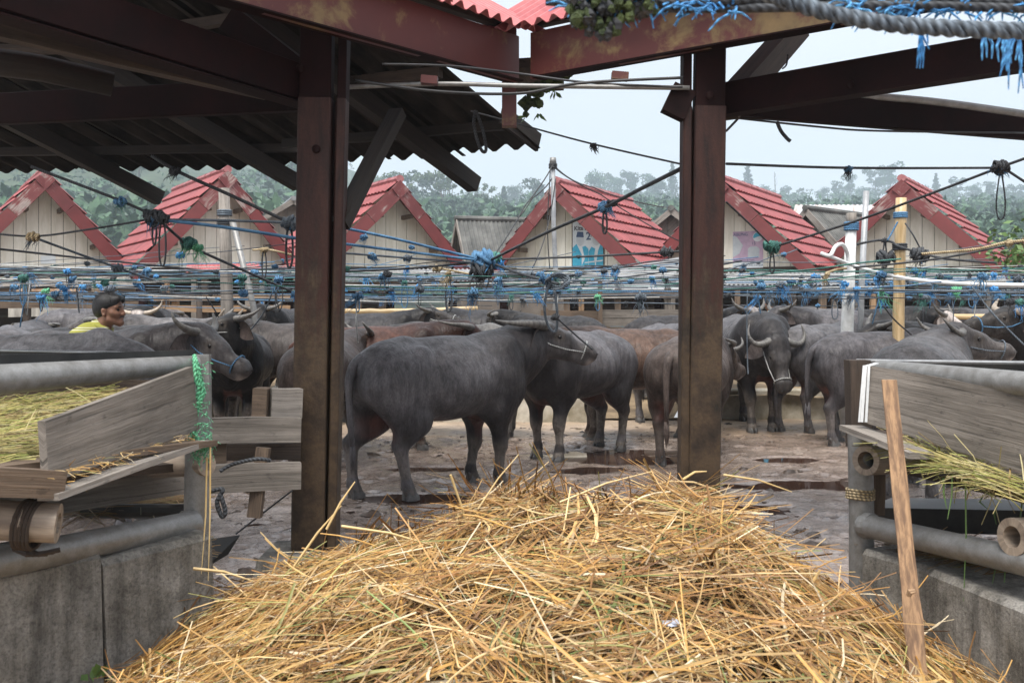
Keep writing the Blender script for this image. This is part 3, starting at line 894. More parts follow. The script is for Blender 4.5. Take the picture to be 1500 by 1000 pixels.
def _yard(X, Y):
    z = (fbm(X * .9, Y * .9) - .5) * .045 + (fbm(X * 5 + 9, Y * 5) - .5) * .022 + (fbm(X * 15, Y * 15 + 40, 3) - .5) * .016
    lumps = fbm(X * 3 + 50, Y * 3 + 70)
    z = z + .02 * sstep(.56, .75, lumps) * fbm(X * 22, Y * 22)
    for px, D, rx, ry in PUDDLES:
        cx = (px - 750) / F * D
        w = fbm(X * 2.1 + px, Y * 3.1) * .9
        d = np.sqrt(((X - cx) / rx) ** 2 + ((Y - D) / (ry * 2)) ** 2) + w - .45
        z = z - .05 * sstep(1.1, .45, d)
    z = z * sstep(13.6, 12.4, Y)
    return z + .006

def mud_mat():
    m, nt, b = new_mat('wet_mud')
    v = coords(nt, 'world', (1, 1, 1))
    big = noise(nt, v, .55, 5, .6, .5); mid = noise(nt, v, 4.0, 6, .65, .4); fine = noise(nt, v, 45.0, 5, .7)
    c = ramp(nt, [(0.30, (0.155, 0.118, 0.095)), (0.52, (0.33, 0.272, 0.232)), (0.75, (0.49, 0.425, 0.375))]); nt.links.new(mid, c.inputs[0])
    c2 = ramp(nt, [(0.35, (0.72, 0.64, 0.59)), (0.65, (1.15, 1.12, 1.1))]); nt.links.new(big, c2.inputs[0])
    cc = mixc(nt, 1.0, c.outputs[0], c2.outputs[0], 'MULTIPLY')
    d = ramp(nt, [(0.38, 0.25), (0.5, 1.0)]); nt.links.new(fine, d.inputs[0])
    cc = mixc(nt, 0.55, cc, mixc(nt, 1.0, cc, d.outputs[0], 'MULTIPLY'))
    # trampled straw specks, warmer beside the kerb
    g = nt.nodes.new('ShaderNodeNewGeometry'); sp = nt.nodes.new('ShaderNodeSeparateXYZ'); nt.links.new(g.outputs['Position'], sp.inputs[0])
    mr = nd(nt, 'ShaderNodeMapRange'); mr.inputs[1].default_value = 10.6; mr.inputs[2].default_value = 12.6
    nt.links.new(sp.outputs['Y'], mr.inputs[0])
    ms = nd(nt, 'ShaderNodeMath', operation='MULTIPLY'); nt.links.new(mr.outputs[0], ms.inputs[0]); nt.links.new(mid, ms.inputs[1])
    cc = mixc(nt, ms.outputs[0], cc, (0.34, 0.24, 0.13))
    nt.links.new(cc, b.inputs['Base Color'])
    rr = ramp(nt, [(0.45, 0.05), (0.60, 0.14), (0.74, 0.38)]); nt.links.new(mid, rr.inputs[0])
    rm = nd(nt, 'ShaderNodeMath', operation='MAXIMUM'); mr2 = nd(nt, 'ShaderNodeMath', operation='MULTIPLY'); mr2.inputs[1].default_value = .75
    nt.links.new(mr.outputs[0], mr2.inputs[0]); nt.links.new(rr.outputs[0], rm.inputs[0]); nt.links.new(mr2.outputs[0], rm.inputs[1])
    nt.links.new(rm.outputs[0], b.inputs['Roughness'])
    b.inputs['Specular IOR Level'].default_value = 1.0
    p = bump(nt, b, fine, 0.35, 0.006)
    clod = noise(nt, v, 16.0, 5, .7, .6)
    p = bump(nt, b, clod, 0.5, 0.018, p)
    bump(nt, b, mid, 0.25, 0.02, p)
    return m
M['mud'] = mud_mat()
M['earth'] = plain('dry_earth', (0.12, 0.085, 0.05), (0.30, 0.22, 0.13), 3.0, 0.9, bmp=0.6, bdist=0.02)
M['water'] = plain('muddy_puddle_water', (0.045, 0.024, 0.017), (0.075, 0.042, 0.03), 1.0, 0.035, bmp=0.0)
b_ = M['water'].node_tree.nodes['Principled BSDF']; b_.inputs['Specular IOR Level'].default_value = 0.6

fx = np.concatenate([np.linspace(-45, -7.6, 40), np.arange(-7.5, 7.5, .034), np.linspace(7.6, 45, 40)])
fy = np.concatenate([np.linspace(-9, 3.9, 30), np.arange(4.0, 13.3, .034)])
grid_mesh('ground', fx, fy, yard_z, M['mud'], 'structure')
mb = MB(); mb.slab([(-45, -9, -.0105), (45, -9, -.0105), (45, 13.2, -.0105), (-45, 13.2, -.0105)], .002)
tag(mb.build('puddle_water', M['water']), kind='structure')
# the raised strip behind the kerb
def raised(X, Y):
    a = .32 + (fbm(X * 2, Y * 2) - .5) * .08 + (fbm(X * 9, Y * 9) - .5) * .03
    gx = (930 - 750) / F * 13.0
    gap = sstep(.66, .5, np.abs(X - gx))
    return a * (1 - gap * sstep(15.0, 12.9, Y)) + gap * sstep(14, 13, Y) * .03
grid_mesh('raised_ground', np.concatenate([np.linspace(-45, -10.2, 25), np.arange(-10, 10, .11), np.linspace(10.2, 45, 25)]), np.concatenate([np.arange(12.95, 18, .11), np.linspace(18.2, 60, 24)]), raised, M['earth'], 'structure')

# low concrete kerb in three runs
def kerb(px0, px1, D, label, z1=.42, w=.17, dD=0.0):
    a = G(px0, D); c = G(px1, D + dD)
    r = empty('concrete_kerb', a.lerp(c, .5), label, 'kerb', 'low concrete kerbs across the yard')
    L = (c - a).length; n = max(1, int(L / 1.9)); d = (c - a) / n
    for k in range(n):
        p = a + d * k; q = a + d * (k + 1) - d.normalized() * .012
        z = z1 + random.uniform(-.015, .015)
        MB().box(p + Vector((0, w / 2, z / 2 - .05)), q + Vector((0, w / 2, z / 2 - .05)), w + random.uniform(-.01, .01), z + .1, ch=.025, jig=.006).build('kerb_block', M['concrete_mossy'], r)
    return r
kerb(-200, 425, 12.95, 'mossy concrete kerb on the left behind the calf with white stockings')
kerb(428, 868, 12.75, 'stained concrete kerb behind the big dark buffalo in the middle')
kerb(1000, 1700, 13.05, 'low concrete kerb on the right behind the buffalo facing us')

# hillside
HS = 3.2
def hill_z(X, Y):
    return HS * _hill(np.asarray(X) / HS, np.asarray(Y) / HS)
def _hill(X, Y):
    left = sstep(-5, -60, X) * 15 * sstep(50, 150, Y)
    mid = 9.0 * sstep(55, 135, Y) + 17 * sstep(140, 265, Y)
    return np.maximum(-.6 + left + mid + (fbm(X * .02 + 3, Y * .02) - .5) * 5 * sstep(60, 130, Y), -.6) * sstep(440, 370, Y)
M['hill'] = plain('hill_undergrowth', (0.02, 0.035, 0.012), (0.05, 0.075, 0.025), .15, 0.9, bmp=.5, bdist=.3)
grid_mesh('hillside', np.linspace(-1300, 1300, 120), np.concatenate([np.linspace(45, 1000, 90), np.linspace(1015, 1430, 12)]), hill_z, M['hill'], 'structure')

def leaf_mat(name, c1, c2):
    m, nt, b = new_mat(name)
    v = coords(nt, 'object', (1, 1, 1)); n = noise(nt, v, .55, 3, .6); n2 = noise(nt, v, 3.0, 2)
    oi = nt.nodes.new('ShaderNodeObjectInfo')
    c = ramp(nt, [(.3, c1), (.7, c2)]); nt.links.new(n, c.inputs[0])
    cc = mixc(nt, .4, c.outputs[0], n2, 'OVERLAY')
    hv = nt.nodes.new('ShaderNodeHueSaturation'); mr = nd(nt, 'ShaderNodeMapRange'); mr.inputs[3].default_value = .7; mr.inputs[4].default_value = 1.35
    nt.links.new(oi.outputs['Random'], mr.inputs[0]); nt.links.new(mr.outputs[0], hv.inputs['Value']); nt.links.new(cc, hv.inputs['Color'])
    nt.links.new(hv.outputs[0], b.inputs['Base Color']); b.inputs['Roughness'].default_value = .6
    return m
M['leaf'] = leaf_mat('broad_leaves', (0.015, 0.045, 0.025), (0.06, 0.125, 0.055))
M['leaf_bamboo'] = leaf_mat('bamboo_leaves', (0.035, 0.07, 0.025), (0.10, 0.145, 0.055))
M['leaf_conifer'] = leaf_mat('conifer_needles', (0.018, 0.04, 0.022), (0.045, 0.08, 0.04))
M['bark'] = plain('tree_bark', (0.06, 0.05, 0.04), (0.15, 0.13, 0.11), 3.0, .9)

def leaves(C, size, rg):
    """random leaf-like quads at centres C"""
    n = len(C)
    a = rg.normal(size=(n, 3)); a /= np.linalg.norm(a, axis=1)[:, None]
    b = rg.normal(size=(n, 3)); b -= a * (a * b).sum(1)[:, None]; b /= np.linalg.norm(b, axis=1)[:, None]
    s = size * rg.uniform(.6, 1.4, n)[:, None]
    V = np.stack([C - a * s, C + b * s * .5, C + a * s, C - b * s * .5], 1).reshape(-1, 3)
    Q = np.arange(n * 4).reshape(n, 4)
    return V, Q
def crown_pts(kind, h, rg, n):
    if kind == 'round':
        k = 16; cc = rg.normal(size=(k, 3)); cc /= np.linalg.norm(cc, axis=1)[:, None]; cc *= rg.uniform(.4, .95, k)[:, None]
        cc = cc * [h * .27, h * .27, h * .26] + [0, 0, h * .70]
        r = rg.uniform(.09, .15, k) * h
    elif kind == 'tall':
        k = 15; z = rg.uniform(.40, .98, k); cc = np.stack([rg.normal(0, .09, k) * h, rg.normal(0, .09, k) * h, z * h], 1)
        r = rg.uniform(.06, .115, k) * h
    elif kind == 'bamboo':
        k = 40; az = rg.uniform(0, 6.28, k // 4); cc = []
        for a in az:
            q = rg.uniform(.16, .34)
            for t in (.55, .75, .92, 1.0):
                o = q * h * t ** 2.4
                cc.append([o * math.cos(a), o * math.sin(a), h * (t - .16 * max(0, t - .8) * 5 * q * 2)])
        cc = np.array(cc); k = len(cc); r = rg.uniform(.035, .075, k) * h
    else:
        k = 22; z = np.linspace(.25, 1.0, k); w = (1.02 - z) * .22
        az = np.arange(k) * 2.4; cc = np.stack([np.cos(az) * w * h * .7, np.sin(az) * w * h * .7, z * h], 1); r = (w * .55 + .02) * h
    i = rg.integers(0, k, n)
    d = rg.normal(size=(n, 3)); d /= np.linalg.norm(d, axis=1)[:, None]
    rad = (rg.uniform(.25, 1, n) ** .5)[:, None]
    return cc[i] + d * rad * r[i][:, None] * [1, 1, .8], cc
KINDS = {'round': (M['leaf'], 'round_tree'), 'tall': (M['leaf'], 'tall_tree'), 'bamboo': (M['leaf_bamboo'], 'bamboo_clump'), 'conifer': (M['leaf_conifer'], 'conifer_tree')}
def make_tree(kind, h, seed, nleaf=1500):
    rg = np.random.default_rng(seed)
    root = empty('tree', (0, 0, 0), 'x', 'tree')
    C, cc = crown_pts(kind, h, rg, nleaf)
    V, Q = leaves(C, h * .024 if kind != 'bamboo' else h * .020, rg)
    cr = link('crown', np_mesh('crown', V, Q, KINDS[kind][0]), root); 
    tb = MB()
    if kind == 'bamboo':
        for q in cc[3::4]:
            tb.tube([(0, 0, 0), (q[0] * .12, q[1] * .12, h * .4), (q[0] * .4, q[1] * .4, h * .75), tuple(q)], [h * .008, h * .007, h * .005, h * .002], 5)
    else:
        tb.tube([(0, 0, -1), (rg.normal() * .01 * h, 0, h * .3), (rg.normal() * .02 * h, rg.normal() * .02 * h, h * .6), (0, 0, h * .9)], [h * .022, h * .017, h * .011, h * .003], 7)
        for q in cc[::3]:
            z0 = q[2] * .72
            tb.tube([(0, 0, z0), tuple((np.array([0, 0, z0]) + q) / 2 + [0, 0, -.02 * h]), tuple(q)], [h * .008, h * .005, h * .002], 5)
    tb.build('trunk', M['bark'], root, local=True)
    return root
protos = {('round', 0): make_tree('round', 14, 1), ('round', 1): make_tree('round', 12, 2), ('tall', 0): make_tree('tall', 17, 3), ('tall', 1): make_tree('tall', 15, 4),
          ('bamboo', 0): make_tree('bamboo', 14, 5), ('bamboo', 1): make_tree('bamboo', 12, 6), ('conifer', 0): make_tree('conifer', 16, 7)}
TL = {'round': 'round leafy tree rising on the misty hill behind the red roofs', 'tall': 'tall uneven leafy tree standing on the misty hill behind the barns',
      'bamboo': 'feathery bamboo clump arching on the misty hill behind the barns', 'conifer': 'pointed conifer standing pale in the mist on the skyline'}
used = set()
def place_tree(kind, px, D, topy, label=None, scale=None):
    """stands on the hill with its top at the photo row topy"""
    k = (kind, random.choice([q[1] for q in protos if q[0] == kind]))
    src = protos[k]
    o = copy_tree(src) if k in used else src
    used.add(k)
    D = D * HS
    x = (px - 750) / F * D
    z = float(hill_z(np.array([x]), np.array([float(D)]))[0]) - .3
    h0 = {('round', 0): 14, ('round', 1): 12, ('tall', 0): 17, ('tall', 1): 15, ('bamboo', 0): 14, ('bamboo', 1): 12, ('conifer', 0): 16}[k]
    top = CAMZ - (topy - HY) / F * D
    s = min(3.2, max(1.5, (top - z) / h0))
    o.location = (x, D, z); sx = min(s, 3.0) * random.uniform(.9, 1.15); o.scale = (sx, sx, s); o.rotation_euler = (0, 0, random.uniform(0, 6.28))
    zone = ('above the leftmost barn gable' if px < 130 else 'between the two leftmost barn roofs' if px < 240 else 'above the barn with the grey pole' if px < 380 else 'just left of the left steel post' if px < 440 else 'above the barn right of the left post' if px < 630 else 'above the dark grey house' if px < 725 else 'left of the tall steel pole' if px < 800 else 'above the poster barn roof' if px < 940 else 'beside the right steel post' if px < 1060 else 'above the pink poster barn' if px < 1170 else 'above the rusty zinc roof' if px < 1260 else 'above the rightmost gable' if px < 1420 else 'at the far right edge')
    deep = 'nearer ' if D < 125 * HS and px < 800 else ''
    look = {'round': 'round leafy tree', 'tall': 'tall uneven tree', 'bamboo': 'feathery bamboo clump', 'conifer': 'pointed conifer'}[kind]
    tag(o, label or deep + look + ' on the misty hill ' + zone, 'bamboo' if kind == 'bamboo' else 'tree', {'round': 'round trees on the hill', 'tall': 'tall trees on the hill', 'bamboo': 'bamboo clumps on the hill', 'conifer': 'conifers on the skyline'}[kind])
    return o
# the skyline from left to right: kind, column, distance, top row
for kind, px, D, ty in [('tall', -60, 150, 190), ('round', 20, 140, 225), ('tall', 95, 155, 205), ('round', 150, 120, 262), ('tall', 215, 150, 200), ('round', 205, 105, 300), ('bamboo', 130, 112, 285),
                        ('tall', 285, 145, 215), ('round', 345, 135, 232), ('tall', 392, 130, 243), ('round', 415, 150, 238), ('tall', 430, 120, 258), ('round', 400, 100, 280),
                        ('bamboo', 545, 150, 254), ('bamboo', 590, 120, 250), ('tall', 612, 128, 257), ('bamboo', 655, 118, 247), ('tall', 640, 135, 262), ('bamboo', 700, 125, 268), ('round', 672, 100, 285), ('round', 632, 95, 292),
                        ('conifer', 738, 150, 275), ('round', 720, 108, 295), ('round', 752, 215, 268), ('tall', 783, 160, 254), ('round', 745, 95, 305),
                        ('round', 872, 230, 249), ('round', 900, 245, 256), ('tall', 925, 250, 247), ('bamboo', 905, 260, 250), ('tall', 950, 255, 250), ('conifer', 985, 240, 240), ('round', 965, 225, 262), ('tall', 1010, 235, 250), ('round', 845, 215, 275),
                        ('conifer', 1095, 255, 242), ('round', 1122, 265, 268), ('round', 1085, 250, 280), ('tall', 1150, 265, 275), ('bamboo', 1178, 250, 280), ('round', 1205, 255, 272), ('tall', 1226, 250, 262), ('tall', 1245, 250, 258),
                        ('tall', 1282, 250, 247), ('tall', 1302, 245, 242), ('round', 1265, 235, 272), ('conifer', 1371, 240, 255), ('round', 1352, 235, 268), ('tall', 1402, 240, 262), ('round', 1390, 225, 275), ('round', 1425, 235, 268), ('tall', 1450, 230, 270), ('round', 1470, 225, 272), ('tall', 1490, 228, 272), ('round', 1520, 220, 280), ('tall', 1560, 225, 265), ('round', 1440, 200, 292)]:
    place_tree(kind, px, D, ty)
for k, o in protos.items():
    if k not in used:
        for c in list(o.children): bpy.data.objects.remove(c)
        bpy.data.objects.remove(o)
# bare tree among them
BD = 750.0
x = (1136 - 750) / F * BD; z = float(hill_z(np.array([x]), np.array([BD]))[0])
zt = CAMZ - (252 - HY) / F * BD
tb = MB().tube([(x, BD, z - .5), (x + .3, BD, z + 10), (x - .4, BD, (z + zt) / 2 + 6), (x - .9, BD, zt)], [.6, .5, .35, .1], 6)
for a, q, l in ((.5, .75, 3), (-.7, .82, 2.5), (.4, .88, 2.2), (-.3, .93, 1.5), (.8, .65, 3.5)):
    zz = z + (zt - z) * q; tb.tube([(x - .3, BD, zz), (x - .3 + a * l * .4, BD, zz + l * .7), (x - .3 + a * l * .6, BD, zz + l * 1.3)], [.14, .09, .03], 4)
r = empty('bare_tree', (x, BD, z), 'dead leafless tree trunk sticking up from the misty skyline', 'tree'); tb.build('trunk', M['bark'], r)
# the rest of the wood, one mass
Vs, Qs, off = [], [], 0
rg = np.random.default_rng(11)
for k in range(1000):
    D = rg.uniform(48, 250) * HS; px = rg.uniform(-420, 1900)
    x = (px - 750) / F * D
    z = float(hill_z(np.array([x]), np.array([D]))[0]); h = rg.uniform(7, 12) if px < 760 else rg.uniform(8, 14)
    h *= 2.6
    if px < 470: h *= 1.15
    # keep below the skyline trees
    lim = CAMZ + (HY - (240 if px < 440 else 274)) / F * D
    h = min(h, max(7, lim - z))
    C, cc = crown_pts(['round', 'tall', 'round', 'bamboo'][k % 4], h, rg, 230)
    V, Q = leaves(C * [1.5, 1.5, 1.15] + [x, D, z - .3 * h], h * .045, rg)
    Vs.append(V); Qs.append(Q + off); off += len(V)
wd = link('distant_woodland', np_mesh('distant_woodland', np.concatenate(Vs), np.concatenate(Qs), M['leaf']))
tag(wd, 'mist-veiled green woodland covering the hillside behind the barns', 'woodland', kind='stuff')

# the wet air
hz = MB(); hz.box((0, -12, 88.0), (0, 1450, 88.0), 2700, 185.0)
hm = bpy.data.materials.new('haze'); hm.use_nodes = True; hn = hm.node_tree; hn.nodes.clear()
ho = hn.nodes.new('ShaderNodeOutputMaterial'); hv = hn.nodes.new('ShaderNodeVolumePrincipled')
hv.inputs['Color'].default_value = (0.76, 0.88, 1.0, 1); hv.inputs['Density'].default_value = 0.0007
hn.links.new(hv.outputs[0], ho.inputs['Volume'])
tag(hz.build('haze', hm, base=(0, 0, 0)), 'thin pale mist hanging over the yard and the hill', 'mist', kind='stuff')

# clods, dung and trampled straw bits on the yard
rgc = np.random.default_rng(77)
nC = 4200
cx = rgc.uniform(-6, 7, nC); cy = 5.0 + 7.8 * rgc.random(nC)
keep_ = fbm(cx * .8 + 3, cy * .8 + 60) + rgc.normal(0, .08, nC) > .46
cx, cy = cx[keep_], cy[keep_]; nC = len(cx)
cz = yard_z(cx, cy); rr_ = rgc.uniform(.006, .026, nC) * np.where(rgc.random(nC) < .06, 2.2, 1)
oct_ = np.array([[1, 0, 0], [0, 1, 0], [-1, 0, 0], [0, -1, 0], [0, 0, .7], [.5, .5, .5], [-.5, .5, .45], [-.5, -.5, .5], [.5, -.5, .4]], float)
fc = np.array([[0, 1, 5, 5], [1, 2, 6, 6], [2, 3, 7, 7], [3, 0, 8, 8], [0, 5, 4, 8], [5, 1, 6, 4], [4, 6, 2, 7], [8, 4, 7, 3]])
tri = np.array([[0, 1, 5], [1, 2, 6], [2, 3, 7], [3, 0, 8], [0, 5, 8], [1, 6, 5], [2, 7, 6], [3, 8, 7], [5, 6, 4], [6, 7, 4], [7, 8, 4], [8, 5, 4]])
an = rgc.uniform(0, 6.28, nC); ca, sa = np.cos(an), np.sin(an)
Vb = oct_[None] * rr_[:, None, None] * rgc.uniform(.6, 1.5, (nC, 9, 1))
Vc = np.stack([Vb[..., 0] * ca[:, None] * 1.4 - Vb[..., 1] * sa[:, None] + cx[:, None], Vb[..., 0] * sa[:, None] * 1.4 + Vb[..., 1] * ca[:, None] + cy[:, None], Vb[..., 2] * .8 + cz[:, None] - .003], -1)
Tc = (tri[None] + (np.arange(nC) * 9)[:, None, None]).reshape(-1, 3)
ob = link('mud_clods', np_mesh('mud_clods', Vc.reshape(-1, 3), Tc, plain('dark_wet_clod', (0.035, 0.022, 0.015), (0.12, 0.085, 0.062), 9.0, .4, bmp=.5)))
tag(ob, 'dark clods of mud and dung scattered over the wet yard', 'mud clods', kind='stuff')
# ------------------------------------------------------------------ red-roofed barns
def corrugated(mb, a, b, c, d, pitch=.1, amp=.02, th=.006, jag=0.0):
    """corrugated sheet: a-b upper edge, d-c lower edge (a above d), ribs run from upper to lower edge"""
    a, b, c, d = Vector(a), Vector(b), Vector(c), Vector(d)
    n = (b - a).cross(d - a).normalized()
    if n.z < 0: n = -n
    k = max(4, int(max((b - a).length, (c - d).length) / pitch * 6))
    top = [a.lerp(b, i / k) + n * amp * math.sin(i * math.pi / 3) for i in range(k + 1)]
    bot = [d.lerp(c, i / k) + n * amp * math.sin(i * math.pi / 3) + (d - a).normalized() * jag * (vj(i)) for i in range(k + 1)]
    base = len(mb.v)
    L = (d - a).length; W = (b - a).length
    mb.v += [tuple(p) for p in top + bot] + [tuple(p - n * th) for p in top + bot]
    m = k + 1
    for i in range(k):
        uv = ((0, W * i / k), (0, W * (i + 1) / k), (L, W * (i + 1) / k), (L, W * i / k))
        mb.f.append((base + i, base + m + i, base + m + i + 1, base + i + 1)); mb.uv.append((uv[0], uv[3], uv[2], uv[1]))
        q = base + 2 * m
        mb.f.append((q + i, q + i + 1, q + m + i + 1, q + m + i)); mb.uv.append(uv)
        mb.f.append((base + m + i, q + m + i, q + m + i + 1, base + m + i + 1)); mb.uv.append(uv)
    return mb
def vj(i): return math.sin(i * 12.9898) * .5

def tile_course(mb, a, b, c, d, pitch=.2, amp=.02, step=.05):
    """one course of pressed tiles: a-b upper edge, d-c lower edge"""
    a, b, c, d = Vector(a), Vector(b), Vector(c), Vector(d)
    n = (b - a).cross(d - a).normalized()
    if n.z < 0: n = -n
    k = max(4, int((b - a).length / pitch * 4)); m = k + 1
    wv = [amp * abs(math.sin(i * math.pi / 4)) for i in range(m)]
    rows = [[a.lerp(b, i / k) + n * (wv[i]) for i in range(m)],
            [d.lerp(c, i / k) + n * (step + wv[i]) for i in range(m)],
            [d.lerp(c, i / k) + n * (wv[i] * .2) - (d - a).normalized() * .03 for i in range(m)]]
    base = len(mb.v)
    for r in rows: mb.v += [tuple(p) for p in r]
    L = (d - a).length; W = (b - a).length
    for r in range(2):
        for i in range(k):
            q = base + r * m
            mb.f.append((q + i, q + m + i, q + m + i + 1, q + i + 1))
            mb.uv.append(((r * L, W * i / k), (r * L + L, W * i / k), (r * L + L, W * (i + 1) / k), (r * L, W * (i + 1) / k)))
    return mb

def barn(apx, apy, D, yaw, label, w=1.95, length=4.6, eave=2.42, slope_extra=0.0, posts=True, wl=None, wr=None, verge=.62):
    A = P(apx, apy, D)
    rd = Vector((math.sin(R(yaw)), math.cos(R(yaw)), 0)); pr = Vector((rd.y, -rd.x, 0))
    ridge = A.z
    root = empty('cattle_barn', (A.x + rd.x * 2, A.y + rd.y * 2, .32), label, 'barn', 'red roofed cattle barns in a row')
    wl = wl or w; wr = wr or w
    Z = Vector((0, 0, 1))
    at = lambda s, dn, z: Vector((A.x, A.y, 0)) + pr * s + rd * dn + Z * z
    # roof planes, courses of tiles
    for sgn, ww in ((-1, wl), (1, wr)):
        ncs = 7
        for k in range(ncs):
            t0, t1 = k / ncs, (k + 1) / ncs + .012
            # verge comes forward more at the ridge than at the eaves
            f0, f1 = -.0 + .30 * t0, -.0 + .30 * t1
            up0 = at(sgn * ww * t0, f0, ridge + (eave - ridge) * t0); up1 = at(sgn * ww * t0, length, ridge + (eave - ridge) * t0)
            lo0 = at(sgn * ww * t1, f1, ridge + (eave - ridge) * t1); lo1 = at(sgn * ww * t1, length, ridge + (eave - ridge) * t1)
            tile_course(MB(), up0, up1, lo1, lo0, .2, .034, .058).build('tile_course', M['tile'], root)
    rc = MB()
    nseg = 9
    for k in range(nseg):
        p = at(0, -.04 + (length + .04) * k / nseg, ridge + .03); q = at(0, (length + .04) * (k + 1) / nseg + .03, ridge + .03)
        rc.tube([p, q], [.10, .085], 8, squash=.9)
    rc.build('ridge_cap', M['tile_ridge'], root)
    # barge boards: an upper peeled length and a lower painted one on each side
    dz = Vector((0, 0, -.13))
    for sgn, ww in ((-1, wl), (1, wr)):
        sl = lambda t, dn: at(sgn * ww * t, dn + .30 * t, ridge + (eave - ridge) * t)
        tcut = random.uniform(.32, .42)
        upv = (pr * sgn * -(eave - ridge) * -1 + Z * ww).normalized()
        upv = Vector((0, 0, 1)) - (sl(1, 0) - sl(0, 0)).normalized() * ((sl(1, 0) - sl(0, 0)).normalized().z)
        nrm = upv.normalized()
        a0 = sl(-.0, -.035) - nrm * .15; a1 = sl(tcut, -.035) - nrm * .15; a2 = sl(1.08, -.035) - nrm * .15
        MB().box(a0 + Vector((0, 0, 0)), a1, .035, .30, up=nrm, jig=.003).build('barge_board', M['barge_peel'], root)
        MB().box(a1 + (a1 - a0).normalized() * .01, a2, .03, .29, up=nrm, jig=.003).build('barge_board', M['barge'], root)
        # purlin ends under the overhang
        for t in (.35, .72):
            p = sl(t, .0) - nrm * .14 - pr * sgn * .22
            MB().box(p + rd * .02, p + rd * (length - .2), .07, .10).build('purlin', M['wood_mid'], root)
        # eave gutter board along the side
        MB().box(sl(1.02, .1) - nrm * .06, sl(1.02, length) - .30 * 1.02 * rd - nrm * .06, .03, .16).build('eave_board', M['barge'], root)
    # gable wall of upright planks
    tie = eave + .02
    pw = .265; x = -wl + .30
    gd = verge
    prof = lambda s: ridge + (eave - ridge) * (abs(s) / (wl if s < 0 else wr)) - .10
    while x < wr - .30:
        x1 = min(x + pw, wr - .28)
        z0, z1 = prof(x), prof(x1)
        a = [at(x + .006, gd, tie), at(x1 - .006, gd, tie), at(x1 - .006, gd, max(z1, tie + .02)), at(x + .006, gd, max(z0, tie + .02))]
        if x < 0 < x1:
            pass
        th = rd * (.022 + random.uniform(0, .006))
        MB().hexa([p for p in a], [p + th for p in a]).build('plank', M['cream'], root)
        x = x1
    # backing so that the joints read dark, tie beam, dark loft
    MB().hexa([at(-wl + .3, gd + .05, tie), at(wr - .3, gd + .05, tie), at(0, gd + .05, ridge - .15), at(-.01, gd + .05, ridge - .15)],
              [at(-wl + .3, gd + .08, tie), at(wr - .3, gd + .08, tie), at(0, gd + .08, ridge - .15), at(-.01, gd + .08, ridge - .15)]).build('gable_backing', M['wood_dark'], root)
    MB().box(at(-wl + .15, gd + .02, tie - .10), at(wr - .15, gd + .02, tie - .10), .12, .17).build('tie_beam', M['wood_dark'], root)
    MB().box(at(-wl + .15, length - .3, tie - .10), at(wr - .15, length - .3, tie - .10), .12, .17).build('tie_beam', M['wood_dark'], root)
    for s in (-1, 1):
        for dn in (gd + .02, length - .3):
            ww = wl if s < 0 else wr
            MB().box(at(s * (ww - .25), dn, .30), at(s * (ww - .25), dn, tie - .02), .16, .16, up=rd).build('post', M['red_dark'], root)
    # loft boards over the stalls and boarded back wall
    MB().hexa([at(-wl + .2, gd + .1, tie), at(wr - .2, gd + .1, tie), at(wr - .2, length - .2, tie), at(-wl + .2, length - .2, tie)],
              [at(-wl + .2, gd + .1, tie + .04), at(wr - .2, gd + .1, tie + .04), at(wr - .2, length - .2, tie + .04), at(-wl + .2, length - .2, tie + .04)]).build('loft_floor', M['wood_dark'], root)
    zz = .34
    while zz < 2.2:
        hgt = random.uniform(.2, .26)
        MB().box(at(-wl + .2, length - .2, zz + hgt / 2), at(wr - .2, length - .2, zz + hgt / 2), .03, hgt - .003).build('back_board', M['wood_dark'], root)
        zz += hgt
    return root, at, ridge, tie, gd

barns = []
barns.append(barn(66, 250, 22.7, -32, 'leftmost red roofed barn with cream plank gable half under the dark eave'))
barns.append(barn(333, 250, 22.7, -33, 'red roofed barn with a grey wooden pole in front of its gable'))
barns.append(barn(585, 264, 22.7, -31, 'red roofed barn just right of the left steel post with dark purlins showing'))
barns.append(barn(815, 266, 22.7, 28, 'red roofed barn in the middle with a blue and white poster on its gable', w=1.95))
barns.append(barn(1056, 262, 22.9, 31, 'red roofed barn behind the right steel post with a pink poster on its gable', w=2.05))
barns.append(barn(1321, 263, 22.7, 33, 'rightmost red roofed barn with badly peeled white barge boards', w=2.1))
# neighbours outside the row's middle
barns.append(barn(-215, 256, 23.4, -33, 'red roofed barn beyond the left edge of the row'))
barns.append(barn(1590, 262, 22.9, 33, 'red roofed barn cut off at the right edge behind the yellow rope'))

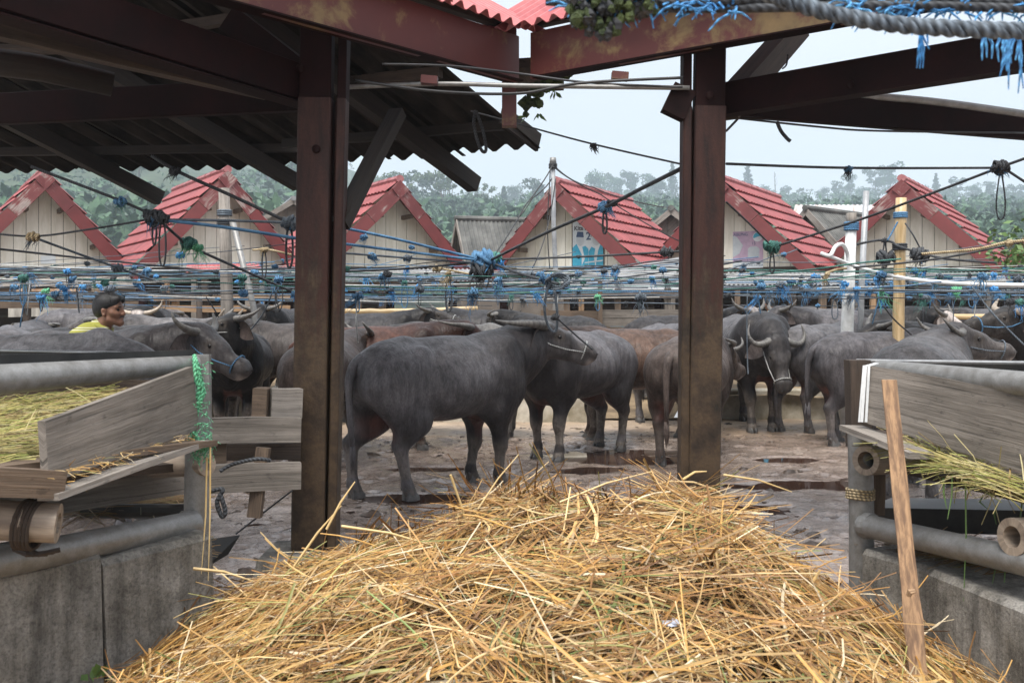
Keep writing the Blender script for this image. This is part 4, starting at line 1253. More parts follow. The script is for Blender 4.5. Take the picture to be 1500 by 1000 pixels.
# ---- posters (flat prints nailed to the planks)
def poster_plane(bi, s0, s1, z0, z1, out=.012):
    root, at, ridge, tie, gd = barns[bi]
    return lambda u, v, o=0.0: at(s0 + (s1 - s0) * u, gd - out - o, z0 + (z1 - z0) * v)
def flat_poly(mb, f, pts, o, th=.003):
    """a flat printed shape given by its outline (u, v) on the poster"""
    q = [f(u, v, o) for u, v in pts]; q2 = [f(u, v, o - th) for u, v in pts]
    n = len(q); b = len(mb.v)
    mb.v += [tuple(p) for p in q + q2]
    mb.f.append(tuple(range(b, b + n))); mb.uv.append(tuple((u, v) for u, v in pts))
    for k in range(n):
        k2 = (k + 1) % n
        mb.f.append((b + k2, b + k, b + n + k, b + n + k2)); mb.uv.append(((0, 0),) * 4)
    return mb
def flat_text(f, body, u, v, hgt_u, mat, parent, name, o, W, Hh, align='LEFT', bold=0.0):
    cu = bpy.data.curves.new(name, 'FONT'); cu.body = body; cu.size = 1.0; cu.align_x = align; cu.offset = bold
    to = bpy.data.objects.new(name, cu); COL.objects.link(to)
    dg = bpy.context.evaluated_depsgraph_get(); dg.update()
    me = bpy.data.meshes.new_from_object(to.evaluated_get(dg))
    bpy.data.objects.remove(to)
    off = wloc(parent)
    for vv in me.vertices:
        p = f(u + vv.co.x * hgt_u / W, v + vv.co.y * hgt_u / Hh, o)
        vv.co = p - off
    me.materials.clear(); me.materials.append(mat)
    return link(name, me, parent)
M['print_white'] = plain('poster_white', (0.60, 0.66, 0.69), (0.72, 0.77, 0.79), 3.0, .5, bmp=0)
M['print_navy'] = plain('poster_navy', (0.03, 0.065, 0.15), (0.045, 0.09, 0.19), 3.0, .5, bmp=0)
M['print_cyan'] = plain('poster_cyan', (0.03, 0.33, 0.52), (0.06, 0.42, 0.60), 8.0, .5, bmp=0)
M['print_black'] = plain('poster_black', (0.03, 0.03, 0.035), (0.05, 0.05, 0.055), 8.0, .5, bmp=0)
M['print_pink'] = plain('poster_pink', (0.42, 0.30, 0.42), (0.54, 0.40, 0.52), 1.5, .5, bmp=0)
M['print_face'] = plain('poster_pale_face', (0.46, 0.52, 0.56), (0.56, 0.60, 0.62), 9.0, .5, bmp=0)
M['print_grey'] = plain('poster_grey', (0.20, 0.22, 0.25), (0.28, 0.30, 0.33), 9.0, .5, bmp=0)
ang = lambda cx, cy, rx, ry, a0=0, a1=360, n=18: [(cx + rx * math.cos(R(a0 + (a1 - a0) * i / n)), cy + ry * math.sin(R(a0 + (a1 - a0) * i / n))) for i in range(n + (0 if a1 - a0 == 360 else 1))]
f = poster_plane(3, .13, .90, 2.47, 3.52)
base = f(.5, 0)
pr_ = empty('campaign_poster', base, 'blue and white poster of two men in caps with the number 2', 'poster')
flat_poly(MB(), f, [(0, 0), (1, 0), (1, .86), (.55, .97), (0, .97)], 0).build('sheet', M['print_white'], pr_)
MB().box(f(-.02, 0, -.004), f(-.02, 1.0, -.004), .02, .02, up=(0, 1, 0)).build('frame_strip', M['wood_mid'], pr_)
MB().box(f(1.02, 0, -.004), f(1.02, .82, -.004), .02, .02, up=(0, 1, 0)).build('frame_strip', M['wood_mid'], pr_)
for cx in (.25, .78):
    flat_poly(MB(), f, ang(cx, .57, .13, .135), .004).build('printed_face', M['print_face'], pr_)
    flat_poly(MB(), f, [(cx - .13, .635), (cx + .12, .625), (cx + .10, .745), (cx - .09, .755)], .008).build('printed_cap', M['print_navy'], pr_)
for pts in ([(0, 0), (.30, 0), (.30, .20), (.22, .30), (.13, .40), (0, .33)], [(.30, 0), (.52, 0), (.52, .30), (.42, .36), (.32, .34), (.40, .12)], [(.53, 0), (.74, 0), (.70, .14), (.74, .30), (.62, .34), (.53, .26)], [(.76, 0), (1, 0), (1, .33), (.93, .40), (.84, .28)]):
    flat_poly(MB(), f, [(u, v * 1.22) for u, v in pts], .004).build('printed_jacket', M['print_cyan'], pr_)
flat_poly(MB(), f, [(.40, .055), (.98, .09), (.98, .12), (.70, .10), (.40, .075)], .008).build('printed_band', M['print_white'], pr_)
flat_text(f, '2', .44, .57, .24, M['print_navy'], pr_, 'printed_number', .009, .74, 1.02, bold=.02)
flat_text(f, 'Kita SATU', .05, .785, .135, M['print_black'], pr_, 'printed_words', .009, .74, 1.02, bold=.025)
flat_text(f, 'Kita', .20, .895, .09, M['print_black'], pr_, 'printed_words', .006, .74, 1.02)
flat_poly(MB(), f, [(.59, .63), (.61, .62), (.72, .77), (.70, .78)], .006).build('printed_pen', M['print_grey'], pr_)

f = poster_plane(4, .08, .80, 2.42, 3.28)
pr2 = empty('campaign_poster', f(.5, 0), 'faded pink poster with a round blue picture in its corner', 'poster')
flat_poly(MB(), f, [(0, 0), (1, 0), (1, 1), (0, 1)], 0).build('sheet', M['print_pink'], pr2)
flat_poly(MB(), f, [(0, 0), (1, 0), (1, .16), (0, .16)], .004).build('printed_band', M['print_white'], pr2)
flat_poly(MB(), f, ang(.82, .84, .16, .13), .004).build('printed_disc', M['print_white'], pr2)
flat_poly(MB(), f, ang(.82, .84, .14, .11, 20, 200) , .007).build('printed_cap', M['print_cyan'], pr2)
flat_poly(MB(), f, [(.50, .28), (.88, .28), (.88, .52), (.80, .58), (.58, .58), (.50, .52)], .004).build('printed_face', M['print_face'], pr2)
flat_poly(MB(), f, [(0, .30), (.22, .40), (.34, .62), (.14, .85), (0, .90)], .004).build('printed_face', M['print_face'], pr2)
flat_text(f, 'ABUNG', .02, .88, .10, M['print_navy'], pr2, 'printed_words', .006, .72, .86)
flat_text(f, '15', .62, .63, .10, M['print_navy'], pr2, 'printed_number', .006, .72, .86)
flat_text(f, 'JAMES LAMPUNG PANDA', .03, .05, .062, M['print_navy'], pr2, 'printed_words', .006, .72, .86)
flat_text(f, 'Bekerja, Jujur & Tepat', .04, .20, .055, M['print_navy'], pr2, 'printed_words', .006, .72, .86)
# small blank notice on the first gable
f = poster_plane(0, -.02, .30, 2.52, 2.72)
flat = flat_poly(MB(), f, [(0, 0), (1, .05), (1, 1), (0, .95)], 0).build('paper_notice', M['print_white']); tag(flat, 'small blank white paper notice on the leftmost cream gable', 'notice')

# ------------------------------------------------------------------ low structures before the barns
def awning(px0, px1, D0, D1, y0, y1, mat, label, pitch=.09, skew=0.0, skew_f=None, amp=.014, cat='awning', grp='lean to roofs before the barns'):
    """lean-to roof: back edge at row y1 / distance D1, front edge at y0 / D0"""
    a, b = P(px0, y1, D1), P(px1, y1 + skew, D1); d, c = P(px0 - 6, y0, D0), P(px1 + 6, y0 + (skew if skew_f is None else skew_f), D0)
    root = empty('awning', ((a + b + c + d) / 4) * Vector((1, 1, 0)).length * 0 + Vector(((a.x + b.x) / 2, (D0 + D1) / 2, .32)), label, cat, grp)
    n = max(1, int((b - a).length / .95))
    for k in range(n):
        corrugated(MB(), a.lerp(b, k / n), a.lerp(b, (k + 1) / n + (.03 if k < n - 1 else 0)), d.lerp(c, (k + 1) / n + (.03 if k < n - 1 else 0)), d.lerp(c, k / n), pitch, amp).build('roof_sheet', mat, root)
    MB().box(d + Vector((0, .1, -.06)), c + Vector((0, .1, -.06)), .06, .09).build('beam', M['wood_mid'], root)
    m = max(2, int((c - d).length / 2.2) + 1)
    for k in range(m):
        p = d.lerp(c, (k + .15) / (m - .7)) + Vector((0, .1, -.1))
        MB().box((p.x, p.y, .3), (p.x, p.y, p.z), .10, .10, up=(0, 1, 0)).build('post', random.choice([M['wood_mid'], M['wood_warm'], M['wood_grey']]), root)
    return root
awning(505, 715, 19.6, 21.2, 411, 394, M['corr_grey'], 'pale grey corrugated awning below the gable right of the left steel post')
awning(838, 1000, 19.0, 21.3, 429, 406, M['tarp'], 'grey sloping sheet awning beside the blue and white poster', pitch=.8, amp=.004, skew=-30, skew_f=-3)
awning(1066, 1240, 19.8, 21.2, 417, 399, M['corr_grey'], 'grey corrugated awning beneath the pink poster')
awning(1262, 1470, 19.6, 21.0, 415, 399, M['corr_grey'], 'light corrugated awning below the rightmost peeled gable')
awning(275, 380, 20.0, 21.2, 398, 386, M['corr_red'], 'small red sheet awning behind the grey wooden pole')
awning(-60, 190, 20.2, 21.3, 420, 405, M['wood_grey'], 'weathered board awning at the far left under the first gable', pitch=.5, amp=.006)

def rail_fence(px0, px1, D, rows, mat, label, r=.045, posts=None, cat='rail', kindname='cattle_rail', grp='rails of the far stalls', tube=True):
    root = empty(kindname, G((px0 + px1) / 2, D, .32), label, cat, grp)
    for y0, y1 in rows:
        a, b = P(px0, y0, D), P(px1, y1, D)
        if tube:
            n = 14
            MB().tube([a.lerp(b, i / n) + Vector((0, 0, -.02 * math.sin(math.pi * i / n) + (.006 if i % 2 else 0))) for i in range(n + 1)], [r * (1.06 if i % 3 == 0 else .95) for i in range(n + 1)], 8).build('rail', mat, root, smooth=True)
        else: MB().box(a, b, .05, .13, jig=.01).build('rail', mat, root)
    for px, mt in (posts or []):
        p = G(px, D + .1)
        MB().box((p.x, p.y, .28), (p.x, p.y, random.uniform(1.7, 2.1)), .11, .11, up=(0, 1, 0), jig=.006).build('post', mt, root)
    return root
rail_fence(1064, 1475, 17.0, [(458, 464)], M['bamboo'], 'long bamboo rail across the far stalls on the right', posts=[(1160, M['wood_dark']), (1205, M['wood_mid']), (1370, M['wood_dark'])])
rail_fence(500, 700, 16.6, [(456, 452)], M['bamboo'], 'bamboo rail behind the buffalo with its head raised', posts=[(560, M['wood_dark']), (690, M['wood_dark'])])
rail_fence(-40, 210, 18.5, [(432, 432), (446, 446)], M['wood_mid'], 'brown board rail of the far stalls at the left edge', posts=[(40, M['wood_dark']), (128, M['wood_dark']), (205, M['red_dark'])], tube=False)
rail_fence(225, 425, 19.0, [(436, 434), (452, 452)], M['wood_warm'], 'pale new timber rail behind the grey wooden pole', posts=[(243, M['wood_warm']), (257, M['wood_warm']), (300, M['wood_dark']), (375, M['wood_dark'])], tube=False)
rail_fence(740, 1000, 18.4, [(432, 430)], M['wood_mid'], 'dark timber rail behind the plank fence in the middle', posts=[(740, M['red_dark']), (830, M['wood_mid']), (905, M['wood_mid']), (978, M['wood_grey'])], tube=False)
# plank fence in the middle, boards one by one
root = empty('plank_fence', G(905, 16.2, .32), 'old grey brown plank fence behind the buffalo backs in the middle', 'fence')
for k in range(5):
    y = 460 + k * 12.5
    for (x0, x1) in ((792, 880), (880.6, 1010)):
        MB().box(P(x0, y + random.uniform(-1, 1), 16.2), P(x1, y + random.uniform(-1, 1), 16.2), .03, .13 + random.uniform(-.01, .01), jig=.006).build('board', random.choice([M['wood_grey'], M['wood_mid']]), root)
for px in (800, 879, 1000):
    MB().box(G(px, 16.12, .25), P(px, 412 if px == 879 else 452, 16.12), .07, .07, up=(0, 1, 0)).build('post', M['wood_mid'], root)
# pale rough wall at the far left
root = empty('plaster_wall', G(85, 19.4, .32), 'pale stained plaster wall behind the leftmost buffalo backs', 'wall')
MB().box(P(15, 453, 19.4), P(140, 453, 19.4), .15, .30, jig=.01).build('wall_face', M['concrete_pale'], root)
MB().box(P(10, 428, 19.4) + Vector((0, .3, 0)), P(150, 428, 19.4) + Vector((0, .3, 0)), .1, .16, jig=.01).build('brick_band', plain('ochre_band', (.3, .16, .08), (.5, .4, .3), 6.0, .8), root)

# ---- houses behind the row
def far_house(px, py, D, yaw, w, length, drop, mat, wallmat, label, pitch=.14):
    A = P(px, py, D); rd = Vector((math.sin(R(yaw)), math.cos(R(yaw)), 0)); pr = Vector((rd.y, -rd.x, 0)); Z = Vector((0, 0, 1))
    at = lambda s, dn, z: Vector((A.x, A.y, 0)) + pr * s + rd * dn + Z * z
    root = empty('old_house', (A.x, A.y, -.3), label, 'house')
    for s in (-1, 1):
        n = max(1, int(length / 1.6))
        for k in range(n):
            a = at(0, length * k / n, A.z); b = at(0, length * (k + 1) / n + .05, A.z); c = at(s * w, length * (k + 1) / n + .05, A.z - drop); d = at(s * w, length * k / n, A.z - drop)
            corrugated(MB(), a, b, c, d, pitch, .022).build('roof_sheet', mat, root)
    MB().tube([at(0, -.05, A.z + .03), at(0, length + .05, A.z + .03)], .09, 8).build('ridge_cap', mat, root)
    x = -w + .15
    while x < w - .15:
        x1 = min(x + .3, w - .15)
        top = lambda q: A.z - drop * abs(q) / w - .1
        q = [at(x + .005, .35, -.4), at(x1 - .005, .35, -.4), at(x1 - .005, .35, top(x1)), at(x + .005, .35, top(x))]
        MB().hexa(q, [p + rd * .03 for p in q]).build('wall_plank', wallmat, root); x = x1
    MB().hexa([at(-w + .15, .38, -.4), at(-w + .15, length - .2, -.4), at(-w + .15, length - .2, A.z - drop), at(-w + .15, .38, A.z - drop)], [at(-w + .2, .38, -.4), at(-w + .2, length - .2, -.4), at(-w + .2, length - .2, A.z - drop), at(-w + .2, .38, A.z - drop)]).build('side_wall', wallmat, root)
    MB().hexa([at(w - .15, .38, -.4), at(w - .15, length - .2, -.4), at(w - .15, length - .2, A.z - drop), at(w - .15, .38, A.z - drop)], [at(w - .2, .38, -.4), at(w - .2, length - .2, -.4), at(w - .2, length - .2, A.z - drop), at(w - .2, .38, A.z - drop)]).build('side_wall', wallmat, root)
    for s in (-1, 1):
        MB().box(at(0, .0, A.z - .06), at(s * w, .0, A.z - drop - .06), .03, .17).build('barge_board', M['wood_grey_light'], root)
    return root
far_house(668, 321, 32, 75, 1.9, 7.5, 2.1, M['corr_dark'], M['wood_grey'], 'dark grey corrugated roof house between two red barns')
far_house(430, 292, 34, -20, 2.4, 5, 1.5, M['corr_grey'], M['wood_grey_light'], 'grey boarded house gable just left of the left steel post')
far_house(1180, 306, 29, 48, 1.5, 4.2, 1.6, M['corr_dark'], M['wood_grey_light'], 'mossy dark roofed shed beside the barn with the pink poster')
far_house(983, 306, 30, 15, .9, 4, .7, M['corr_dark'], M['wood_grey_light'], 'small dark gabled shed peeping left of the right steel post')
# rusty zinc roof
root = empty('zinc_shed', G(1215, 40, -.3), 'rusty zinc roofed shed far behind the rightmost barns', 'shed')
a, b, c, d = P(1165, 300, 43), P(1330, 300, 43), P(1345, 352, 37), P(1150, 352, 37)
for k in range(6):
    corrugated(MB(), a.lerp(b, k / 6), a.lerp(b, (k + 1) / 6 + .02), d.lerp(c, (k + 1) / 6 + .02), d.lerp(c, k / 6), .2, .02).build('roof_sheet', M['corr_rust'], root)
MB().hexa([G(1155, 38, -.4), G(1340, 38, -.4), P(1340, 350, 38), P(1155, 350, 38)], [G(1155, 38.1, -.4), G(1340, 38.1, -.4), P(1340, 350, 38.1), P(1155, 350, 38.1)]).build('wall', M['wood_grey'], root)
# ------------------------------------------------------------------ the open shed round the inner corner
shed = empty('cattle_shed', (-.94, 4.9, 0), 'dark open shed of rust red steel posts and beams framing the view', 'shed')
Zv = Vector((0, 0, 1))
def beam(name, p0, p1, w, h, mat, **k):
    return MB().box(p0, p1, w, h, **k).build(name, mat, shed)
# left post: two steel channels with a dark slot
DL, DR = 4.9, 5.1
def channel(name, px0, px1, D, y_top, y_bot, w, dp, mat=None):
    a, b = P(px0, y_top, D), P(px1, y_bot, D); t = (b.z - .0) / (b.z - a.z)
    g = b + (a - b) * t
    cut = g.lerp(a, (2.47 - g.z) / (a.z - g.z))
    beam(name, g, cut, w, dp, M['red_post'], up=(0, 1, 0), ch=.006)
    if 'web' not in name: beam('post_head', cut + Vector((0, .01, .002)), a + Vector((0, .01, 0)), w * .96, dp * .9, M['red_dark'], up=(0, 1, 0), ch=.004)  # post top recoloured near black for the shade beneath the roof
channel('post_channel', 465, 453, DL, 20, 790, .162, .10)
channel('post_channel', 505, 488.5, DL + .03, 20, 790, .045, .12)
channel('post_web', 492, 477, DL + .09, 20, 790, .10, .02)
channel('post_channel', 1041, 1030, DR, 20, 690, .158, .10)
channel('post_channel', 1006, 1001, DR + .03, 20, 690, .045, .12)
channel('post_web', 1016, 1008, DR + .09, 20, 690, .10, .02)
# footings
for px, D, w in ((455, 4.86, .50), (1025, 5.1, .44)):
    g = G(px, D)
    MB().box(g + Vector((0, 0, -.05)), g + Vector((0, 0, .26)), w, w, up=(0, 1, 0), ch=.02, w1=w * .86, h1=w * .86).build('footing', M['concrete'], shed)
bolt = MB()
for px, y, D in ((463, 218, DL), (1040, 140, DR), (440, 100, DL), (1245, 124, 4.75)):
    p = P(px, y, D - .055); bolt.ball(p, .022, 8, 6, (1, .5, 1))
bolt.build('bolt_head', M['red_dark'], shed)['kind'] = 'stuff'
zb = 2.46
def zat(px, y, z):  # distance at which height z is seen on row y
    D = (z - CAMZ) * F / (HY - y); return P(px, y, D)
def horiz(px0, y0, px1, y1, z, h, ext0=1.0, ext1=1.0):
    a, b = zat(px0, y0, z), zat(px1, y1, z)
    return a + (a - b) * (ext0 - 1) + Zv * h / 2, b + (b - a) * (ext1 - 1) + Zv * h / 2
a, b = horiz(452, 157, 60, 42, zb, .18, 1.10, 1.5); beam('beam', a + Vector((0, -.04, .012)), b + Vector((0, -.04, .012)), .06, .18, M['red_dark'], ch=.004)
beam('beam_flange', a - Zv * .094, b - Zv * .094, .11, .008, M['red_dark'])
a, b = horiz(335, 132, 40, 66, zb + .01, .11, 1.25, 1.5); beam('timber', a, b, .07, .11, M['wood_dark'], jig=.003)
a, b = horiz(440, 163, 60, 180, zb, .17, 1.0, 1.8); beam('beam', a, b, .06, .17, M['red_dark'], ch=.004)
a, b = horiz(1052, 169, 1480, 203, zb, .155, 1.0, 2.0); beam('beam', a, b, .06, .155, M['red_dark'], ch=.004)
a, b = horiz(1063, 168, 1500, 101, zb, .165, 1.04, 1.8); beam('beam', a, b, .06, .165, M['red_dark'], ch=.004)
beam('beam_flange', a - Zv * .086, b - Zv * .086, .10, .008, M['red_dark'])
# fascia beams meeting in the inner corner
zf = 2.74
c0 = zat(757, 121, zf); c1 = zat(310, 0, zf); bdir = (c1 - c0).normalized()
d0 = zat(786, 116, zf); d1 = zat(1260, 32, zf); cdir = (d1 - d0).normalized()
FH = .265
beam('fascia', c0 + Zv * FH / 2, c0 + bdir * 5.0 + Zv * FH / 2, .035, FH, M['red_fascia'], ch=.005, jig=.002)
beam('fascia', d0 + Zv * FH / 2 - cdir * .03, d0 + cdir * 5.5 + Zv * FH / 2, .035, FH, M['red_fascia'], ch=.005, jig=.002)
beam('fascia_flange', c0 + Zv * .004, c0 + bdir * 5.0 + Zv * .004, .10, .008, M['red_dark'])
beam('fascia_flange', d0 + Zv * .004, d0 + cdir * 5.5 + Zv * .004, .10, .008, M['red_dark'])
# near roof slopes, rising away from the yard
nb = Vector((-bdir.y, bdir.x, 0));  nb = nb if nb.x > 0 else -nb      # towards the yard from the left wing
nc = Vector((-cdir.y, cdir.x, 0));  nc = nc if nc.x < 0 else -nc
def near_roof(o, d, nrm, back, fwd, length, pitch):
    up = (-nrm * math.cos(R(pitch)) + Zv * math.sin(R(pitch)))
    e = o + nrm * .13 + Zv * (FH + .02)
    t = -back
    while t < fwd:
        t1 = min(t + .78, fwd); k = random.uniform(0, .02)
        lo0, lo1 = e + d * t + up * -k, e + d * (t1 + .04) + up * -k
        corrugated(MB(), lo0 + up * length, lo1 + up * length, lo1, lo0, .098, .020).build('roof_sheet', M['corr_red'], shed)
        t = t1
    for q in (.28, 1.1, 1.9):
        if q < length:
            beam('purlin', e + up * q - Zv * .06 + d * -back * .3, e + up * q - Zv * .06 + d * fwd, .06, .08, M['wood_dark'])
near_roof(c0, bdir, nb, .10, 5.0, 2.3, 31)
near_roof(d0, cdir, nc, .40, 5.5, 2.3, 31)
# far slope of the left wing, seen from below
def far_roof(e0, e1, updir, pitch, length, n, rafters):
    up = updir.normalized() * math.cos(R(pitch)) + Zv * math.sin(R(pitch))
    for k in range(n):
        a, b = e0.lerp(e1, k / n), e0.lerp(e1, (k + 1) / n)
        ov = (b - a).normalized() * .05
        j = up * random.uniform(-.05, .03)
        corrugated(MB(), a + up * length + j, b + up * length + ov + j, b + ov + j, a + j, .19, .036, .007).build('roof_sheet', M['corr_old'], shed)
    dn = Vector((0, 0, -.075))
    for q in (.42, 1.15, 2.0):
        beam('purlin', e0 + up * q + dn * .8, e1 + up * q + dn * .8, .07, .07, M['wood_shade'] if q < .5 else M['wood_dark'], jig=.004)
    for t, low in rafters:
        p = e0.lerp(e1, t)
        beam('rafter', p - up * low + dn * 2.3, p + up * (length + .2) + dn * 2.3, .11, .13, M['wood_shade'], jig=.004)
e0, e1 = P(-260, 250, 9.35), P(492, 241, 9.0)
far_roof(e0, e1, Vector((-.72, -.70, 0)), 23, 2.5, 6, [(.62, .25), (.2, .2), (.93, .0)])
e2, e3 = P(470, 236, 8.75), P(785, 213, 7.9)
far_roof(e2, e3, Vector((-.66, -.75, 0)), 23, 2.5, 3, [(.66, .22)])
MB().box(P(735, 168, 7.55) , e3 + Vector((.02, 0, .02)), .03, .15).build('verge_board', M['wood_shade'], shed)
# bamboo poles laid over the beams
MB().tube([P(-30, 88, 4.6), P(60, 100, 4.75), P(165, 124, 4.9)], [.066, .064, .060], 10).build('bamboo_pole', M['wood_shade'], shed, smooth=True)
MB().tube([P(-30, 150, 6.2), P(120, 146, 6.4), P(430, 130, 6.7)], .05, 8).build('bamboo_pole', M['wood_dark'], shed, smooth=True)
# braces, corner stub, valley timber
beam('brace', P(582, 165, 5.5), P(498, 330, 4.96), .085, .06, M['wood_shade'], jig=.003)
beam('corner_stub', P(746, 186, 5.82), P(746, 40, 5.82), .085, .08, M['red_fascia'], up=(0, 1, 0))
beam('valley_rafter', P(770, 92, 5.9), P(792, 128, 6.3), .30, .06, M['wood_dark'])
beam('bracket', P(1003, 130, DR), P(984, 170, DR - .02), .12, .06, M['red_dark'], up=(0, 1, 0))
beam('knee_rafter', P(1062, 160, 5.25), P(1168, 40, 6.0), .12, .13, M['wood_dark'])
beam('knee_rafter', P(340, 30, 5.2), P(455, 120, 5.1), .12, .14, M['red_dark'])
for px, y, D in ((627, 117, 5.1), (906, 111, 5.2)):
    beam('block', P(px - 10, y, D), P(px + 14, y + 2, D), .06, .04, M['red_fascia'])
# moss and little ferns in the valley
ms = MB()
for k in range(60):
    t = random.random(); px = 762 + t * 70 + random.uniform(-6, 6); y = 172 - t * 60 + random.uniform(-38, 6) * (1 - t * .5)
    ms.ball(P(px, y, 5.95 + random.uniform(-.04, .04)), random.uniform(.012, .032), 6, 4, rough=.25)
o = ms.build('moss_patch', M['moss']); tag(o, 'dark moss clinging below the valley of the shed roof', 'moss', kind='stuff')
fm = MB()
for px, y in ((802, 132), (812, 134), (806, 126), (790, 166), (770, 172)):
    for k in range(4):
        p = P(px + random.uniform(-3, 3), y, 5.9); q = p + Vector((random.uniform(-.05, .06), random.uniform(-.04, 0), random.uniform(-.06, .01)))
        w = Vector((.008, 0, .006)); b = len(fm.v); fm.v += [tuple(p), tuple((p + q) / 2 + w), tuple(q), tuple((p + q) / 2 - w)]; fm.f.append((b, b + 1, b + 2, b + 3)); fm.uv.append(((0, 0),) * 4)
tag(fm.build('small_fern', M['fern']), 'tiny fern leaves hanging from the mossy roof valley', 'fern', kind='stuff')
# conduit and cables along the corner
def curve_pts(ctrl, n=10, sag=0.0):
    pts = [Vector(c) for c in ctrl]; outp = []
    for i in range(len(pts) - 1):
        p0, p1, p2, p3 = pts[max(i - 1, 0)], pts[i], pts[i + 1], pts[min(i + 2, len(pts) - 1)]
        for k in range(n):
            t = k / n
            outp.append(.5 * ((2 * p1) + (p2 - p0) * t + (2 * p0 - 5 * p1 + 4 * p2 - p3) * t * t + (3 * p1 - p0 - 3 * p2 + p3) * t ** 3) - Zv * sag * 4 * t * (1 - t))
    outp.append(pts[-1]); return outp
def line_thing(name, ctrl, r, mat, label, cat, group=None, n=8, sides=6, sag=0.0):
    o = MB().tube(curve_pts(ctrl, n, sag), r, sides).build(name, mat, smooth=True)
    return tag(o, label, cat, group)
line_thing('conduit_pipe', [P(505, 128, 5.15), P(640, 123, 5.15), P(780, 126, 5.1), P(1010, 129, 5.05)], .0125, M['zinc'], 'pale conduit pipe running between the two steel posts', 'pipe')
line_thing('black_cable', [P(560, 94, 4.9), P(660, 97, 5.0), P(760, 108, 5.2), P(860, 121, 5.1), P(1000, 128, 5.0)], .006, M['wire'], 'black cable drooping under the roof corner, upper one', 'cable')
line_thing('black_cable', [P(520, 118, 4.95), P(640, 134, 5.0), P(760, 137, 5.1), P(850, 122, 5.05), P(1000, 114, 5.0)], .008, M['wire'], 'black cable sagging across the pale conduit pipe', 'cable')
line_thing('black_cable', [P(1050, 170, 5.3), P(1200, 186, 5.5), P(1290, 192, 5.6), P(1500, 195, 5.9)], .006, M['wire'], 'black cable looping below the right steel beam', 'cable')
line_thing('steel_tube', [P(1230, 141, 5.55), P(1300, 143, 5.6), P(1400, 153, 5.7), P(1560, 176, 5.9)], .022, M['zinc'], 'bent steel tube lying on the right dark beam', 'tube')
line_thing('rope_end', [P(1138, 178, 5.3), P(1144, 192, 5.3), P(1153, 203, 5.3), P(1158, 207, 5.3)], .010, M['rope_dark'], 'frayed dark rope end hanging right of the right post', 'rope')
line_thing('twig', [P(1154, 80, 5.4), P(1152, 95, 5.4), P(1146, 101, 5.4)], .005, M['rope_dark'], 'thin dry twig dangling under the red fascia', 'twig')
line_thing('rope_loop', [P(697, 162, 6.0), P(694, 180, 6.0), P(700, 208, 6.0), P(707, 222, 6.0), P(712, 218, 6.0), P(707, 190, 6.0), P(698, 165, 6.0)], .011, M['rope_dark'], 'dark rope loop hanging from the left roof edge', 'rope')
# the rope, net and moss right above the camera
o = MB().tube(curve_pts([P(1080, -25, 1.62), P(1180, 10, 1.6), P(1280, 32, 1.58), P(1390, 42, 1.56), P(1540, 47, 1.55)], 10), .0125, 10)
tw = MB()
cp = curve_pts([P(1080, -25, 1.62), P(1180, 10, 1.6), P(1280, 32, 1.58), P(1390, 42, 1.56), P(1540, 47, 1.55)], 40)
for ph in range(3):
    pts = []
    u = 0
    for i, p in enumerate(cp):
        if i: u += (p - cp[i - 1]).length
        a = u * 95 + ph * 2.094
        pts.append(p + Vector((0, math.cos(a), math.sin(a))) * .0068)
    tw.tube(pts, .0075, 6)
r_ = empty('thick_rope', P(1280, 32, 1.58), 'thick twisted dark rope crossing the top right corner close by', 'rope'); tw.build('strand', M['rope_slate'], r_, smooth=True)
r_ = empty('frayed_net_rope', P(1100, 8, 1.7), 'bright blue frayed net rope along the top right edge', 'rope')
fr = MB()
for cp in ([P(800, 2, 1.75), P(960, 12, 1.72), P(1120, 12, 1.7), P(1300, 8, 1.68), P(1540, 14, 1.66)], [P(830, -4, 1.72), P(1000, 4, 1.7), P(1200, -2, 1.7), P(1540, 4, 1.66)]):
    fr.tube(curve_pts(cp, 14), .008, 6)
fr.build('core', M['rope_dark'], r_, smooth=True)
fb = MB()
for k in range(260):
    px = random.choice([random.uniform(830, 1080), random.uniform(1230, 1520), random.uniform(1230, 1520)])
    p = P(px, 10 + random.uniform(-10, 10), 1.69 + random.uniform(-.03, .03)); d = Vector((random.uniform(-.05, .05), random.uniform(-.02, .02), random.uniform(-.035, .02)))
    fb.tube([p, p + d * .6 + Vector((0, 0, .006)), p + d], [.0022, .002, .001], 4)
for px, y0, y1 in ((1345, 40, 95), (1352, 30, 70), (1475, 40, 105), (1482, 35, 90), (1468, 45, 85), (1490, 40, 130), (1440, 45, 82), (1478, 60, 100)):
    for j in range(3):
        p = P(px + j * 2, y0, 1.6); q = P(px + random.uniform(-14, 14), y1 + random.uniform(-8, 8), 1.6)
        fb.tube([p, p.lerp(q, .5) + Vector((random.uniform(-.008, .008), 0, 0)), q], [.0028, .0024, .001], 4)
fb.build('blue_fibres', M['rope_bright'], r_)['kind'] = 'stuff'
r_ = empty('mossy_knot', P(900, 15, 1.65), 'mossy green and black knot hanging at the top beside the blue net', 'knot')
mk = MB(); mg = MB()
for k in range(240):
    t = random.random(); px = 832 + 125 * t + random.uniform(-6, 6); y = random.uniform(-30, 18 + 36 * math.exp(-((px - 880) / 40) ** 2))
    (mk if random.random() < .5 else mg).ball(P(px, y, 1.66 + random.uniform(-.03, .03)), random.uniform(.004, .012), 6, 4, rough=.35)
mk.build('dark_fibres', M['rope_dark'], r_)['kind'] = 'stuff'; mg.build('moss', M['moss'], r_)['kind'] = 'stuff'
